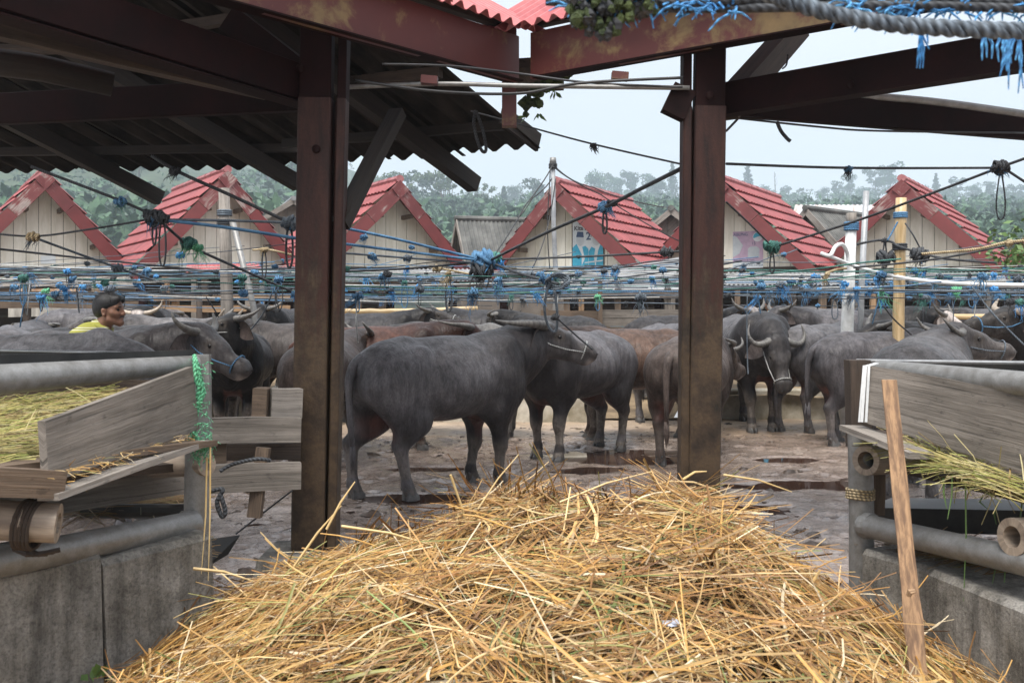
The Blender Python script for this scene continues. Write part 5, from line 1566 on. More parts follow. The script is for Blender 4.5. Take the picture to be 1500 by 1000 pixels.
# ------------------------------------------------------------------ straw
STRAW = [((.54, .35, .13), 5), ((.64, .46, .22), 4), ((.42, .225, .07), 5), ((.25, .125, .04), 4), ((.54, .31, .085), 5), ((.33, .32, .10), 1.3), ((.20, .27, .08), .6), ((.74, .62, .42), 2.2)]
def straw_mat():
    m, nt, b = new_mat('straw')
    at = nd(nt, 'ShaderNodeAttribute', attribute_name='marks')
    v = coords(nt, 'object', (1, 1, 1)); n = noise(nt, v, 40.0, 3)
    c = mixc(nt, .35, at.outputs['Color'], n, 'OVERLAY')
    nt.links.new(c, b.inputs['Base Color']); b.inputs['Roughness'].default_value = .5
    return m
M['straw'] = straw_mat()
def straws(name, pos, dirs, nrm, length, width, label, cat, seg=4, droop=.25, rg=None, parent=None, tint=1.0, pal=None, bend=None, kink=None, tints=None):
    """bent flat stems: pos (n,3) middle, dirs (n,3) run, nrm (n,3) surface normal"""
    rg = rg or np.random.default_rng(5)
    n = len(pos)
    d = dirs / np.linalg.norm(dirs, axis=1)[:, None]
    s = np.cross(d, nrm); s /= np.linalg.norm(s, axis=1)[:, None] + 1e-9
    u = np.cross(s, d)
    t = np.linspace(-.5, .5, seg + 1)
    bend = rg.normal(0, .34, n) if bend is None else bend
    kink = kink if kink is not None else rg.normal(0, .22, n) * (rg.random(n) < .5); kp = rg.uniform(-.3, .3, n)
    V = np.zeros((n, seg + 1, 3, 3))
    lift = rg.normal(0, .03, n)
    for i, ti in enumerate(t):
        c = pos + d * (length * ti)[:, None] + s * (length * (bend * (ti * ti - .08) + kink * np.abs(ti - kp)))[:, None] + u * (length * (lift * ti * 2 - droop * ti * ti * .8 * rg.uniform(.2, 1, n)))[:, None]
        w = width * (1 - .55 * abs(ti) * 1.2 * rg.uniform(.3, 1, n))
        th = width * .42
        V[:, i, 0] = c - s * w[:, None] * .5
        V[:, i, 1] = c + u * th[:, None] * .7
        V[:, i, 2] = c + s * w[:, None] * .5
    idx = np.arange(n * (seg + 1) * 3).reshape(n, seg + 1, 3)
    Q = []
    for i in range(seg):
        for a, b in ((0, 1), (1, 2)):
            Q.append(np.stack([idx[:, i, a], idx[:, i + 1, a], idx[:, i + 1, b], idx[:, i, b]], -1))
    Q = np.concatenate(Q).reshape(-1, 4)
    pal = pal or STRAW
    pc = np.array([c for c, w in pal]); pw = np.array([w for c, w in pal], float); pw /= pw.sum()
    col = pc[rg.choice(len(pal), n, p=pw)] * rg.uniform(.62, 1.15, n)[:, None] * tint
    if tints is not None: col = col * tints
    cols = np.repeat(col, (seg + 1) * 3, 0)
    me = np_mesh(name, V.reshape(-1, 3), Q, M['straw'], np.clip(cols, 0, 1))
    o = link(name, me, parent)
    if label: tag(o, label, cat)
    o['kind'] = 'stuff'
    return o

# ---- the heap in front
ridge_px = [(20, 1098), (120, 1038), (180, 1008), (290, 913), (350, 882), (430, 845), (485, 825), (560, 820), (630, 805), (675, 775), (720, 758), (800, 750), (900, 746), (960, 742), (1020, 736), (1085, 780), (1150, 828), (1230, 882), (1320, 933), (1400, 983), (1480, 1028), (1560, 1068), (1620, 1118)]
HR = 3.55
rx = np.array([(p - 750) / F * HR for p, y in ridge_px]); rz = np.array([CAMZ - (y - HY) / F * HR for p, y in ridge_px])
def heap_z(x, y):
    top = np.interp(x, rx, rz)
    back = sstep(4.35, 3.75, y + .12 * np.sin(x * 5))
    front = np.clip((HR - y) / 1.5, 0, 1.6)
    lump = (fbm(x * 2.6 + 11, y * 2.6 + 7) - .5) * .22 + (fbm(x * 9 + 2, y * 9, 3) - .5) * .07
    xs = 1 + .12 * np.clip(HR - y, 0, 2)
    top2 = np.interp(x / xs, rx, rz)
    lump = lump - .085 * np.exp(-((x - .22) / .42) ** 2 - ((y - 3.22) / .17) ** 2) + .05 * np.exp(-((x - .0) / .5) ** 2 - ((y - 2.9) / .2) ** 2)
    z = top2 * (1 - .30 * front ** 1.3) + lump * np.clip(front * 2.2, .12, 1) * np.clip(top2 * 3, 0, 1)
    return np.where(y > HR, top * back - (1 - back) * .05 + lump * .25 * back, z)
M['hay_base'] = plain('hay_underlayer', (0.035, 0.02, 0.009), (0.13, 0.08, 0.033), 14.0, .9, bmp=1.0, bdist=.03)  # darker than the stems, painting the shade in the gaps between them
xs = np.arange(-2.3, 2.6, .035); ys = np.arange(1.15, 4.5, .035)
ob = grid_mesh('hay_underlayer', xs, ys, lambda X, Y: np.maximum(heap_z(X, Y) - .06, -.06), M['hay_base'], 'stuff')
tag(ob, 'straw heap underlayer, coloured dark as shaded gaps', 'straw heap')
rg = np.random.default_rng(21)
# wisps: stems fall in locks that lie the same way and bend together
NC, PER = 2300, 9
cx_ = rg.uniform(-2.2, 2.5, NC * 2); cy_ = 1.25 + 3.0 * rg.random(NC * 2) ** .8
keep = (heap_z(cx_, cy_) > .02) & (fbm(cx_ * 4 + 31, cy_ * 4 + 3) + rg.normal(0, .08, NC * 2) > .40)
cx_, cy_ = cx_[keep][:NC], cy_[keep][:NC]; NC = len(cx_)
flow = fbm(cx_ * 1.7 + 5, cy_ * 1.7 + 9) * 2 - 1
ca_ = flow * 2.4 + np.where(cx_ > .35, -.75 * sstep(.35, 1.0, cx_), .30) + rg.normal(0, .42, NC)
ca_ = np.where(rg.random(NC) < .14, rg.uniform(0, 3.14, NC), ca_)
cb_ = rg.normal(0, .45, NC); spread_ = rg.uniform(.012, .05, NC); cl_ = rg.uniform(-.035, .02, NC); cL = rg.uniform(.22, .75, NC) ** 1.1
tn_ = np.where((rg.random(NC) < .36)[:, None], [.66, .56, .46], np.where((rg.random(NC) < .3)[:, None], [1.12, 1.12, 1.15], [1.0, .97, .92])) * rg.uniform(.85, 1.1, NC)[:, None]
ci = np.repeat(np.arange(NC), PER); N = len(ci)
ang_ = ca_[ci] + rg.normal(0, .13, N) + np.where(rg.random(N) < .08, rg.normal(0, .8, N), 0)
al = rg.normal(0, .10, N); ac = rg.normal(0, 1, N) * spread_[ci]
px = cx_[ci] + np.cos(ang_) * al - np.sin(ang_) * ac; py = cy_[ci] + np.sin(ang_) * al + np.cos(ang_) * ac
zz = heap_z(px, py)
e = .03
gx_ = (heap_z(px + e, py) - heap_z(px - e, py)) / (2 * e); gy_ = (heap_z(px, py + e) - heap_z(px, py - e)) / (2 * e)
nrm = np.stack([-gx_, -gy_, np.ones(N)], 1); nrm /= np.linalg.norm(nrm, axis=1)[:, None]
tx = np.stack([np.cos(ang_), np.sin(ang_), np.zeros(N)], 1)
tx -= nrm * (tx * nrm).sum(1)[:, None]
tx += nrm * rg.normal(0, .055, N)[:, None]
pos = np.stack([px, py, zz], 1) + nrm * (cl_[ci] + rg.uniform(-.018, .012, N))[:, None]
L_ = np.clip(cL[ci] * rg.uniform(.5, 1.25, N), .10, .85)
W_ = rg.uniform(.0030, .0065, N) * np.where(rg.random(N) < .16, 2.0, 1)
straws('straw_heap', pos, tx, nrm, L_, W_, 'big golden straw heap filling the foreground between the two troughs', 'straw heap', seg=5, rg=rg, bend=cb_[ci] + rg.normal(0, .14, N), tints=tn_[ci], tint=.86)
# chaff: short broken bits
M2 = 5200
px = rg.uniform(-2.0, 2.3, M2); py = rg.uniform(1.3, 4.0, M2); zz = heap_z(px, py); k_ = zz > .03; px, py, zz = px[k_], py[k_], zz[k_]; M2 = len(px)
an_ = rg.uniform(0, 6.28, M2)
straws('straw_chaff', np.stack([px, py, zz + rg.uniform(-.03, .012, M2)], 1), np.stack([np.cos(an_), np.sin(an_), rg.normal(0, .2, M2)], 1), np.tile([0, -.4, 1.0], (M2, 1)), rg.uniform(.02, .09, M2), rg.uniform(.002, .007, M2), 'short broken chaff strewn over the straw heap', 'chaff', seg=2, rg=rg)
# loose stalks that stick out of the heap
n2 = 130
q = rg.uniform(-1.35, 1.75, n2); yy = np.where(rg.random(n2) < .65, rg.uniform(3.3, 3.75, n2), rg.uniform(1.8, 3.6, n2))
p2 = np.stack([q, yy, heap_z(q, yy) + .05], 1)
az = rg.uniform(-.4, 3.5, n2); el = rg.uniform(.05, .6, n2)
d2 = np.stack([np.cos(az) * np.cos(el), .4 * np.sin(az) * np.cos(el), np.sin(el)], 1)
straws('loose_straw', p2, d2, np.tile([0.1, -1, .3], (n2, 1)), rg.uniform(.15, .34, n2), rg.uniform(.003, .006, n2), 'loose stalks standing out of the straw heap', 'straw', droop=.35, rg=rg)
# a few long stalks one can pick out
for k, (a, b, w) in enumerate([((283, 832), (372, 851), .012), ((500, 770), (640, 800), .011), ((660, 695), (690, 790), .009), ((1000, 702), (1035, 690), .010), ((1060, 695), (1160, 720), .008), ((478, 775), (520, 705), .010), ((700, 745), (760, 665), .007), ((820, 735), (955, 690), .008), ((430, 830), (500, 740), .010)]):
    p, r2 = P(*a, 3.5), P(*b, 3.55)
    o = MB().tube([p, p.lerp(r2, .5) + Vector((0, 0, .012)), r2], [w * .5, w * .45, w * .2], 5).build('straw_stalk', plain('stalk', (.5, .34, .13), (.66, .5, .25), 6, .5, bmp=0) if k == 0 else bpy.data.materials['stalk'])
    tag(o, ('thick pale stalk lying off the left foot of the heap', 'long thick stalk on the left shoulder of the heap', 'stalk slanting down the middle crest of the heap', 'short stalk at the foot of the right post', 'pale stalk pointing right from the right post', 'stalk standing up beside the left post', 'thin stalk rising in front of the big buffalo', 'long stalk lying along the top of the crest', 'stalk leaning up from the left slope of the heap')[k], 'straw stalk', 'thick stalks on the straw heap')
# small crumpled wrapper on the heap
p = P(985, 965, 2.6); p.z = float(heap_z(np.array([p.x]), np.array([2.6]))[0]) + .02
wb = MB().ball(p, .022, 7, 5, (1, .8, .5), rough=.5)
tag(wb.build('crumpled_wrapper', plain('foil', (.5, .52, .6), (.7, .72, .78), 30, .2, metallic=.6)), 'small shiny crumpled wrapper lying in the straw', 'wrapper')

# ------------------------------------------------------------------ left feeding trough
lt = empty('feeding_trough', G(150, 3.5), 'left feeding trough with a leaning grey board and steel pipe rails', 'trough')
def part(name, mb, mat, root, smooth=False, round_=False):
    o = mb.build(name, mat, root, smooth=smooth)
    if round_: smooth_by_angle(o, 45)
    return o
S = lambda pts, n=8: curve_pts(pts, n)
part('corner_post', MB().tube([G(283, 3.75, -.05), P(288, 760, 3.75), P(290, 640, 3.75)], .047, 16), M['zinc'], lt, round_=True)
part('flat_post', MB().box(P(299, 690, 3.78), P(297, 519, 3.78), .055, .03, up=(0, 1, 0)), M['zinc'], lt)
part('rail_pipe', MB().tube([P(-140, 852, 2.72), P(0, 823, 3.0), P(284, 766, 3.7)], .047, 16), M['zinc'], lt, round_=True)
part('weld_collar', MB().tube([P(268, 769, 3.67), P(280, 767, 3.69)], .052, 14), M['zinc'], lt)
part('top_pipe', MB().tube([P(-160, 566, 2.7), P(0, 556, 2.95), P(285, 533, 3.75)], [.046, .046, .032], 16), M['zinc'], lt, round_=True)
part('drum_edge', MB().box(P(-160, 545, 2.78), P(284, 529, 3.80), .012, .085), M['zinc_dark'], lt)
part('drum_edge', MB().box(P(-160, 526, 3.5), P(262, 532, 4.5), .012, .09), M['zinc_dark'], lt)
part('drum_rim', MB().tube([P(-160, 510, 3.5), P(262, 519, 4.5)], .008, 6), M['zinc_pale'], lt)
part('drum_rim', MB().tube([P(-160, 542, 2.77), P(284, 526, 3.79)], .006, 6), M['zinc'], lt)
# grey leaning board
A0, A1, A2, A3 = P(66, 617, 2.86), P(282, 537, 3.62), P(292, 629, 3.66), P(72, 708, 2.86)
nb_ = (A1 - A0).cross(A3 - A0).normalized() * .026
if nb_.y < 0: nb_ = -nb_
bd = MB()
rows = []
for i in range(9):
    t = i / 8; wob = lambda: random.uniform(-.0012, .0012)
    up_, lo_ = A0.lerp(A1, t) + Vector((0, 0, wob())), A3.lerp(A2, t) + Vector((0, 0, wob()))
    rows.append([lo_, lo_ + nb_, up_ + nb_, up_])
bd.sweep(rows, [i * .11 for i in range(9)])
part('leaning_board', bd, M['wood_grey'], lt)
part('ledge_plank', MB().box(P(-140, 700, 2.62), P(292, 648, 3.66), .17, .022, up=(-.15, -.25, 1), jig=.003), M['wood_mid'], lt)
part('ledge_plank', MB().box(P(70, 728, 2.82), P(296, 648, 3.62), .07, .020, up=(-.1, -.2, 1), jig=.002), M['wood_grey_light'], lt)
part('timber_block', MB().box(P(-120, 702, 2.55), P(74, 708, 2.88), .13, .075, jig=.003), M['wood_mid'], lt)
part('bamboo_pole', MB().pipe(P(86, 766, 2.88), P(-160, 752, 2.78), .057, .030), M['bamboo_old'], lt, round_=True)
part('bamboo_node', MB().tube([P(40, 764, 2.86), P(44, 764, 2.86)], .060, 16), M['bamboo_old'], lt, round_=True)
part('bamboo_pole', MB().pipe(P(303, 680, 3.72), P(225, 684, 3.9), .042, .022), M['bamboo_old'], lt, round_=True)
lash = MB()
for k in range(5):
    c = P(33 + k * 5.5, 764 + k * .6, 2.862 + k * .002)
    pts = [c + Vector((.012 * math.sin(a), math.cos(a) * .062, math.sin(a) * .062 - (.012 if math.sin(a) < 0 else 0))) for a in np.linspace(0, 6.28, 15)]
    lash.tube(pts, .006, 5)
for k in range(3):
    c = P(50 + k * 9, 806, 2.95); lash.tube([c + Vector((-.05, -.02, .01)), c + Vector((0, -.045, .0)), c + Vector((.05, -.02, -.004 + k * .006))], .008, 5)
part('lashing', lash, M['wood_dark'], lt)
# concrete block below
C0, C1 = P(-220, 900, 3.0), P(264, 812, 3.78)
cb = MB()
cb.box(Vector((P(-220, 900, 2.9).x, 2.95, .27)), Vector((P(109, 860, 3.42).x - .004, 3.42, .285)), .44, .70, jig=.006, ch=.015)
part('concrete_block', cb, M['concrete'], lt)
part('concrete_block', MB().box(Vector((P(109, 860, 3.42).x, 3.425, .265)), Vector((P(266, 812, 3.74).x, 3.74, .285)), .44, .69, ch=.02), M['concrete'], lt)
# trough floor, far side boards and dark inside
part('trough_floor', MB().box(P(-140, 705, 3.2), P(222, 672, 4.05), .6, .03), M['wood_dark'], lt)
part('back_board', MB().box(P(-140, 600, 3.7), P(270, 592, 4.5), .03, .22), M['wood_mid'], lt)
part('cross_beam', MB().box(P(-120, 760, 3.4), P(290, 700, 4.15), .07, .10), M['wood_grey'], lt)
part('rail_pipe', MB().tube([P(120, 748, 4.1), P(275, 748, 4.15)], .03, 10), M['zinc_dark'], lt)
# straw in and on it
def bed(name, n, fpos, label, dirm=(1, .25, 0), spread=.5, tint=.85, seed=3, Lr=(.12, .36), wr=(.003, .0065), pal=None):
    rg = np.random.default_rng(seed)
    u, v = rg.random(n), rg.random(n)
    p = np.array([tuple(fpos(a, b)) for a, b in zip(u, v)]) + np.stack([rg.normal(0, .01, n), rg.normal(0, .01, n), rg.uniform(0, .035, n)], 1)
    d = np.array(dirm)[None, :] + rg.normal(0, spread, (n, 3)) * [1, 1, .35]
    return straws(name, p, d, np.tile([0, -.3, 1.0], (n, 1)), rg.uniform(*Lr, n), rg.uniform(*wr, n), label, 'straw', droop=.4, rg=rg, tint=tint, pal=pal)
GREENISH = [((.40, .36, .10), 4), ((.52, .42, .16), 4), ((.30, .32, .07), 3), ((.28, .19, .07), 2), ((.60, .52, .26), 2)]
bil = lambda a, b, c, d: (lambda u, v: a.lerp(b, u).lerp(d.lerp(c, u), v))
bed('trough_straw', 1300, bil(P(-60, 600, 3.75), P(190, 575, 4.2), P(70, 690, 3.1), P(-120, 705, 2.7)), 'greenish straw fodder lying in the left trough', (1, .5, .1), .4, .8, 3, pal=GREENISH)
bed('wall_top_straw', 700, bil(P(60, 855, 3.4), P(262, 812, 3.72), P(258, 800, 3.95), P(90, 835, 3.6)), 'dark straw along the top of the left concrete block', (1, .3, 0), .4, .38, 4)
bed('wall_top_straw', 350, bil(P(100, 760, 4.0), P(270, 740, 4.3), P(265, 735, 4.5), P(110, 748, 4.2)), 'dark straw behind the left pipe rail under the bamboo', (1, .3, 0), .5, .3, 6)
bed('ledge_straw', 160, bil(P(70, 712, 2.8), P(280, 652, 3.6), P(282, 645, 3.68), P(60, 704, 2.9)), 'short bits of straw scattered on the left ledge plank', (1, .3, 0), .7, .9, 8, (.03, .10), (.002, .004))

# green net twine round the left corner post
gr = empty('net_twine', P(297, 660, 3.7), 'green net twine wound down the left corner post', 'twine')
g1 = MB()
for k in range(3):
    pts = [P(285 + random.uniform(-3, 3), 520, 3.70)]
    for j, y in enumerate((548, 575, 600, 630, 652)):
        pts.append(P(288 + 8 * math.sin(j * 1.3 + k) + random.uniform(-4, 4), y, 3.66))
    g1.tube(S(pts, 5), .007, 5)
g1.build('strand', M['rope_green'], gr, smooth=True)
g2 = MB()
for k in range(150):
    p = P(298 + random.gauss(0, 7), random.choice([random.gauss(655, 9), random.uniform(530, 660)]), 3.63 + random.uniform(0, .05))
    q = p + Vector((random.uniform(-.04, .04), random.uniform(-.03, 0), random.uniform(-.05, .03)))
    g2.tube([p, p.lerp(q, .5) + Vector((random.uniform(-.015, .015), -.01, .01)), q], [.0016, .0016, .0008], 4)
g2.build('loose_fibres', M['rope_green'], gr)['kind'] = 'stuff'

# timbers between the left trough and the left post
tg = empty('timber_barrier', G(370, 4.7), 'rough grey timber barrier between the left trough and the left post', 'barrier')
part('plank', MB().box(P(300, 631, 4.55), P(440, 629, 4.70), .05, .115, jig=.004), M['wood_grey'], tg)
part('plank', MB().box(P(296, 702, 4.5), P(440, 696, 4.66), .05, .125, jig=.004), M['wood_grey'], tg)
part('timber_block', MB().box(P(373, 590, 4.72), P(394, 591, 4.72), .10, .145, jig=.002), M['wood_mid'], tg)
part('timber_block', MB().box(P(395, 590, 4.74), P(440, 590, 4.80), .10, .14, jig=.003), M['wood_grey_light'], tg)
part('peg', MB().box(P(386, 655, 4.62), P(373, 757, 4.60), .06, .05, up=(0, 1, 0), jig=.003), M['wood_mid'], tg)
part('crosspiece', MB().box(P(300, 662, 4.72), P(440, 660, 4.85), .05, .08, jig=.003), M['wood_dark'], tg)
part('side_block', MB().box(P(304, 662, 4.62), P(332, 662, 4.64), .08, .10), M['wood_mid'], tg)
line_thing('black_rope', [P(322, 690, 4.4), P(340, 680, 4.42), P(375, 672, 4.42), P(396, 674, 4.45)], .009, M['rope_dark'], 'black rope laid over the lower grey plank', 'rope')
line_thing('black_rope', [P(300, 722, 4.3), P(326, 716, 4.3), P(318, 735, 4.3), P(325, 756, 4.3), P(330, 748, 4.3), P(322, 722, 4.3)], .010, M['rope_dark'], 'black rope loop hanging beside the left corner post', 'rope')
line_thing('thin_rope', [P(345, 782, 4.7), P(380, 755, 4.75), P(428, 718, 4.8)], .0045, M['wire'], 'tight thin black cord slanting up to the left post', 'cord')
# torn black sheet hanging in the mud
ts = MB(); b0 = [(303, 775, 4.6), (352, 783, 4.7), (330, 808, 4.62), (303, 822, 4.55)]
ts.slab([P(303, 790, 4.55), P(352, 783, 4.7), P(334, 812, 4.64), P(300, 832, 4.5)], .006)
tag(ts.build('torn_sheet', M['black_plastic']), 'torn dark rubber sheet drooping beside the left post foot', 'rubber sheet')

# ------------------------------------------------------------------ right feeding trough
rt = empty('feeding_trough', G(1400, 3.9), 'right feeding trough with a wide board, hollow bamboo and steel pipe rails', 'trough')
part('corner_post', MB().tube([G(1262, 4.1, -.05), P(1262, 760, 4.1), P(1260, 630, 4.1)], .050, 16), M['zinc'], rt, round_=True)
part('timber_post', MB().box(P(1258, 655, 4.16), P(1256, 527, 4.16), .085, .08, up=(0, 1, 0), jig=.003), M['wood_dark'], rt)
part('timber_post', MB().box(P(1277, 752, 4.18), P(1277, 668, 4.18), .085, .07, up=(0, 1, 0), jig=.003), M['wood_mid'], rt)
part('rail_pipe', MB().tube([P(1266, 769, 4.06), P(1500, 822, 3.25), P(1640, 858, 2.9)], .047, 16), M['zinc'], rt, round_=True)
part('weld_collar', MB().tube([P(1268, 769, 4.05), P(1278, 771, 4.02)], .053, 14), M['zinc'], rt)
part('top_pipe', MB().tube([P(1288, 540, 4.1), P(1500, 563, 3.3), P(1650, 580, 2.95)], [.036, .044, .045], 16), M['zinc'], rt, round_=True)
part('drum_edge', MB().box(P(1268, 545, 4.75), P(1640, 552, 3.9), .012, .11), M['zinc_dark'], rt)
part('drum_rim', MB().tube([P(1255, 528, 4.7), P(1640, 533, 3.9)], .009, 6), M['zinc_pale'], rt)
B0, B1, B2, B3 = P(1266, 533, 4.0), P(1640, 602, 2.95), P(1640, 735, 2.95), P(1260, 616, 3.98)
nb_ = (B1 - B0).cross(B3 - B0).normalized() * .026
if nb_.y < 0: nb_ = -nb_
bd = MB(); rows = []
for i in range(11):
    t = i / 10
    up_, lo_ = B0.lerp(B1, t) + Vector((0, 0, random.uniform(-.003, .003))), B3.lerp(B2, t) + Vector((0, 0, random.uniform(-.003, .003)))
    rows.append([lo_, lo_ + nb_, up_ + nb_, up_])
bd.sweep(rows, [i * .14 for i in range(11)])
part('side_board', bd, M['wood_grey'], rt)
part('ledge_plank', MB().box(P(1246, 626, 4.02), P(1350, 668, 3.55), .10, .022, up=(.1, -.25, 1), jig=.003), M['wood_grey_light'], rt)
part('ledge_plank', MB().box(P(1275, 634, 4.05), P(1640, 742, 3.1), .12, .02, up=(.1, -.25, 1), jig=.003), M['wood_mid'], rt)
part('bamboo_pole', MB().pipe(P(1268, 674, 4.0), P(1345, 672, 4.25), .060, .036), M['bamboo_old'], rt, round_=True)
part('bamboo_pole', MB().pipe(P(1482, 786, 3.25), P(1640, 782, 3.4), .062, .036), M['bamboo_old'], rt, round_=True)
part('trough_floor', MB().box(P(1335, 668, 4.3), P(1640, 735, 3.4), .55, .03), M['wood_dark'], rt)
part('concrete_block', MB().box(Vector((P(1312, 812, 4.05).x, 4.08, .20)), Vector((P(1450, 830, 3.66).x, 3.70, .20)), .34, .55, jig=.005, ch=.02), M['concrete'], rt)
part('concrete_block', MB().box(Vector((P(1449, 830, 3.64).x, 3.685, .19)), Vector((P(1700, 840, 2.9).x, 3.0, .2)), .45, .58, jig=.006, ch=.02), M['concrete'], rt)
part('black_channel', MB().box(P(1290, 752, 4.5), P(1640, 760, 3.9), .3, .10), M['zinc_dark'], rt)
lash = MB()
for k in range(4):
    c = P(1260, 716 + k * 4, 4.1); lash.tube([c + Vector((math.cos(a) * .056, math.sin(a) * .056, .003 * math.sin(a * 2))) for a in np.linspace(0, 6.28, 13)], .005, 5)
part('lashing', lash, M['rope_tan'], rt)
tp = MB()
for dx, w in ((0, .012), (5, .010), (-3, .006)):
    tp.box(P(1268 + dx, 535, 3.955), P(1262 + dx * 1.3, 618, 3.94), w, .003, up=(0, 1, 0))
tp.box(P(1270, 536, 3.96), P(1284, 532, 4.0), .02, .004, up=(0, 0, 1))
o = tp.build('packing_strap', M['tape']); tag(o, 'white packing straps tied round the end of the right trough board', 'strap')
bed('trough_straw', 520, bil(P(1310, 650, 4.3), P(1500, 690, 3.7), P(1520, 735, 3.2), P(1320, 660, 3.7)), 'green and yellow straw spilling under the right trough board', (1, -.35, -.05), .6, .72, 13, pal=GREENISH)
bed('trough_straw', 190, bil(P(1345, 658, 3.75), P(1520, 718, 3.2), P(1520, 752, 3.15), P(1350, 668, 3.7)), 'long straw strands hanging over the right ledge', (1, -.3, -.4), .6, .75, 14, pal=GREENISH)
bed('wall_top_straw', 500, bil(P(1300, 815, 4.05), P(1520, 838, 3.5), P(1500, 822, 3.8), P(1310, 806, 4.2)), 'dark straw along the top of the right concrete block', (1, -.3, 0), .4, .35, 15)
hang = MB()
for px, y0, y1 in ((1239 + 175, 690, 880), (1382, 700, 745), (1395, 695, 760), (1460, 740, 768), (1440, 725, 745), (1310, 610, 640), (1498, 730, 800), (1465, 790, 855), (1480, 795, 880), (1470, 850, 885)):
    p = P(px, y0, 3.5); q = P(px + random.uniform(-12, 8), y1, 3.45)
    hang.tube([p, p.lerp(q, .5) + Vector((random.uniform(-.02, .02), 0, 0)), q], [.003, .003, .001], 4)
o = hang.build('hanging_stalks', M['fern']); tag(o, 'thin green stalks hanging down in front of the right pipe rail', 'stalks', kind='stuff')
hang = MB()
for px, y0, y1 in ((308, 650, 850), (303, 670, 840)):
    p = P(px, y0, 3.6); q = P(px - random.uniform(2, 10), y1, 3.55)
    hang.tube([p, p.lerp(q, .5) + Vector((random.uniform(-.02, .02), 0, 0)), q], [.0035, .003, .001], 4)
o = hang.build('hanging_stalks', bpy.data.materials['stalk']); tag(o, 'pale stalks hanging down beside the left corner post', 'stalks', kind='stuff')
# leaning stick
st = empty('leaning_stick', P(1350, 1010, 2.75), 'peeled brown stick leaning upright in front of the right trough', 'stick')
sm = MB(); rows = []
pa, pb = P(1352, 1060, 2.72), P(1302, 556, 2.95)
for i in range(15):
    t = i / 14; c = pa.lerp(pb, t); w = .026 - .003 * t + random.uniform(-.001, .001) + (.004 if i == 4 else 0); h = .011
    rows.append([c + Vector((-w, -h * .6, 0)), c + Vector((-w * .3, -h, 0)), c + Vector((w * .6, -h * .9, 0)), c + Vector((w, -h * .2, 0)), c + Vector((w * .8, h, 0)), c + Vector((-w * .8, h, 0))])
sm.sweep(rows, [i * .07 for i in range(15)])
sm.build('shaft', M['stick'], st); 
MB().tube([P(1331, 872, 2.74), P(1333, 866, 2.735), P(1340, 865, 2.735)], [.007, .009, .006], 6).build('knot', M['wood_warm'], st)
# weeds at the foot of the left block
wm = MB()
for k in range(9):
    p = P(140 + random.uniform(-14, 16), 992 + random.uniform(-4, 8), 3.2); q = p + Vector((random.uniform(-.05, .05), random.uniform(-.03, .03), random.uniform(.01, .06))); w = Vector((.012, 0, .01))
    b = len(wm.v); wm.v += [tuple(p), tuple(p.lerp(q, .6) + w), tuple(q), tuple(p.lerp(q, .6) - w)]; wm.f.append((b, b + 1, b + 2, b + 3)); wm.uv.append(((0, 0),) * 4)
tag(wm.build('weed', M['fern']), 'small green weed sprouting at the foot of the left concrete block', 'weed')
# ------------------------------------------------------------------ the herd
GRP = 'water buffalo tethered in the market yard'
def xb(px, D): return (px - 750) / F * D
def bf(label, px, D, heading, x=None, **k):
    return make_buffalo('water_buffalo', label, GRP, x if x is not None else xb(px, D), D, heading, cat='buffalo', **k)
DK = (0.105, 0.099, 0.104); MID = (0.105, 0.099, 0.104); LT = (0.150, 0.140, 0.139); BR = (0.078, 0.052, 0.040); BLK = (0.022, 0.020, 0.0205)
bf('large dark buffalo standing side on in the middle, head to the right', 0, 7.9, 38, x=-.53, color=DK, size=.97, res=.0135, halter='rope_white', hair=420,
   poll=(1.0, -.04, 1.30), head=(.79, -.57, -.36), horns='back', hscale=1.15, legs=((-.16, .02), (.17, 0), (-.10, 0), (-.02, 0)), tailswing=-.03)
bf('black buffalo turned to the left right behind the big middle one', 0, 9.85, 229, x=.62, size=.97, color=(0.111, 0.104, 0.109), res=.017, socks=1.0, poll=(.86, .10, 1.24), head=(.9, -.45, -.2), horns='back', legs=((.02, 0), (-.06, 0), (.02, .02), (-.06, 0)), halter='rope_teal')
bf('brown backed buffalo facing left behind the rump of the black one', 925, 11.0, 182, color=(.10, .062, .046), res=.020, size=.97, poll=(.95, .1, 1.15))
bf('grey brown buffalo seen from behind, half hidden by the right steel post', 1012, 9.6, 66, color=(0.098, 0.075, 0.065), res=.018, size=.94, legs=((.05, 0), (-.10, 0), (0, 0), (0, 0)), poll=(.95, -.1, 1.1), head=(.8, -.3, -.5))
bf('brown grey buffalo behind the left steel post, head turned right', 478, 9.4, 86, color=(0.094, 0.070, 0.061), res=.018, poll=(.90, -.22, 1.24), head=(.50, -.84, -.18), horns='wide', legs=((.0, 0), (-.05, 0), (0, 0), (0, 0)), size=.93)
bf('slim black buffalo with pale stockings facing us on the left', 350, 11.1, -82, color=BLK, socks=.9, res=.018, poll=(.74, .02, 1.36), head=(.50, -.84, -.10), horns='wide', size=.96, halter='rope_white')
bf('buffalo poking its dark head out to the right past the left trough', 0, 8.35, -4, x=-3.52, color=MID, res=.017, poll=(.96, -.05, 1.22), head=(.90, -.16, -.52), horns='wide', halter='rope_blue', hscale=.7)
bf('light grey buffalo nearest on the left, only its back above the trough', 0, 6.35, 176, x=-3.0, color=(0.124, 0.121, 0.127), res=.018, arch=.06, poll=(.95, .1, 1.0), head=(.8, .1, -.6))
bf('dark rounded rump at the far left edge under the first barn', 28, 11.6, 102, color=MID, res=.024)
bf('dark buffalo rump second from the left edge', 92, 11.9, 72, color=(.034, .031, .031), res=.024, size=.97)
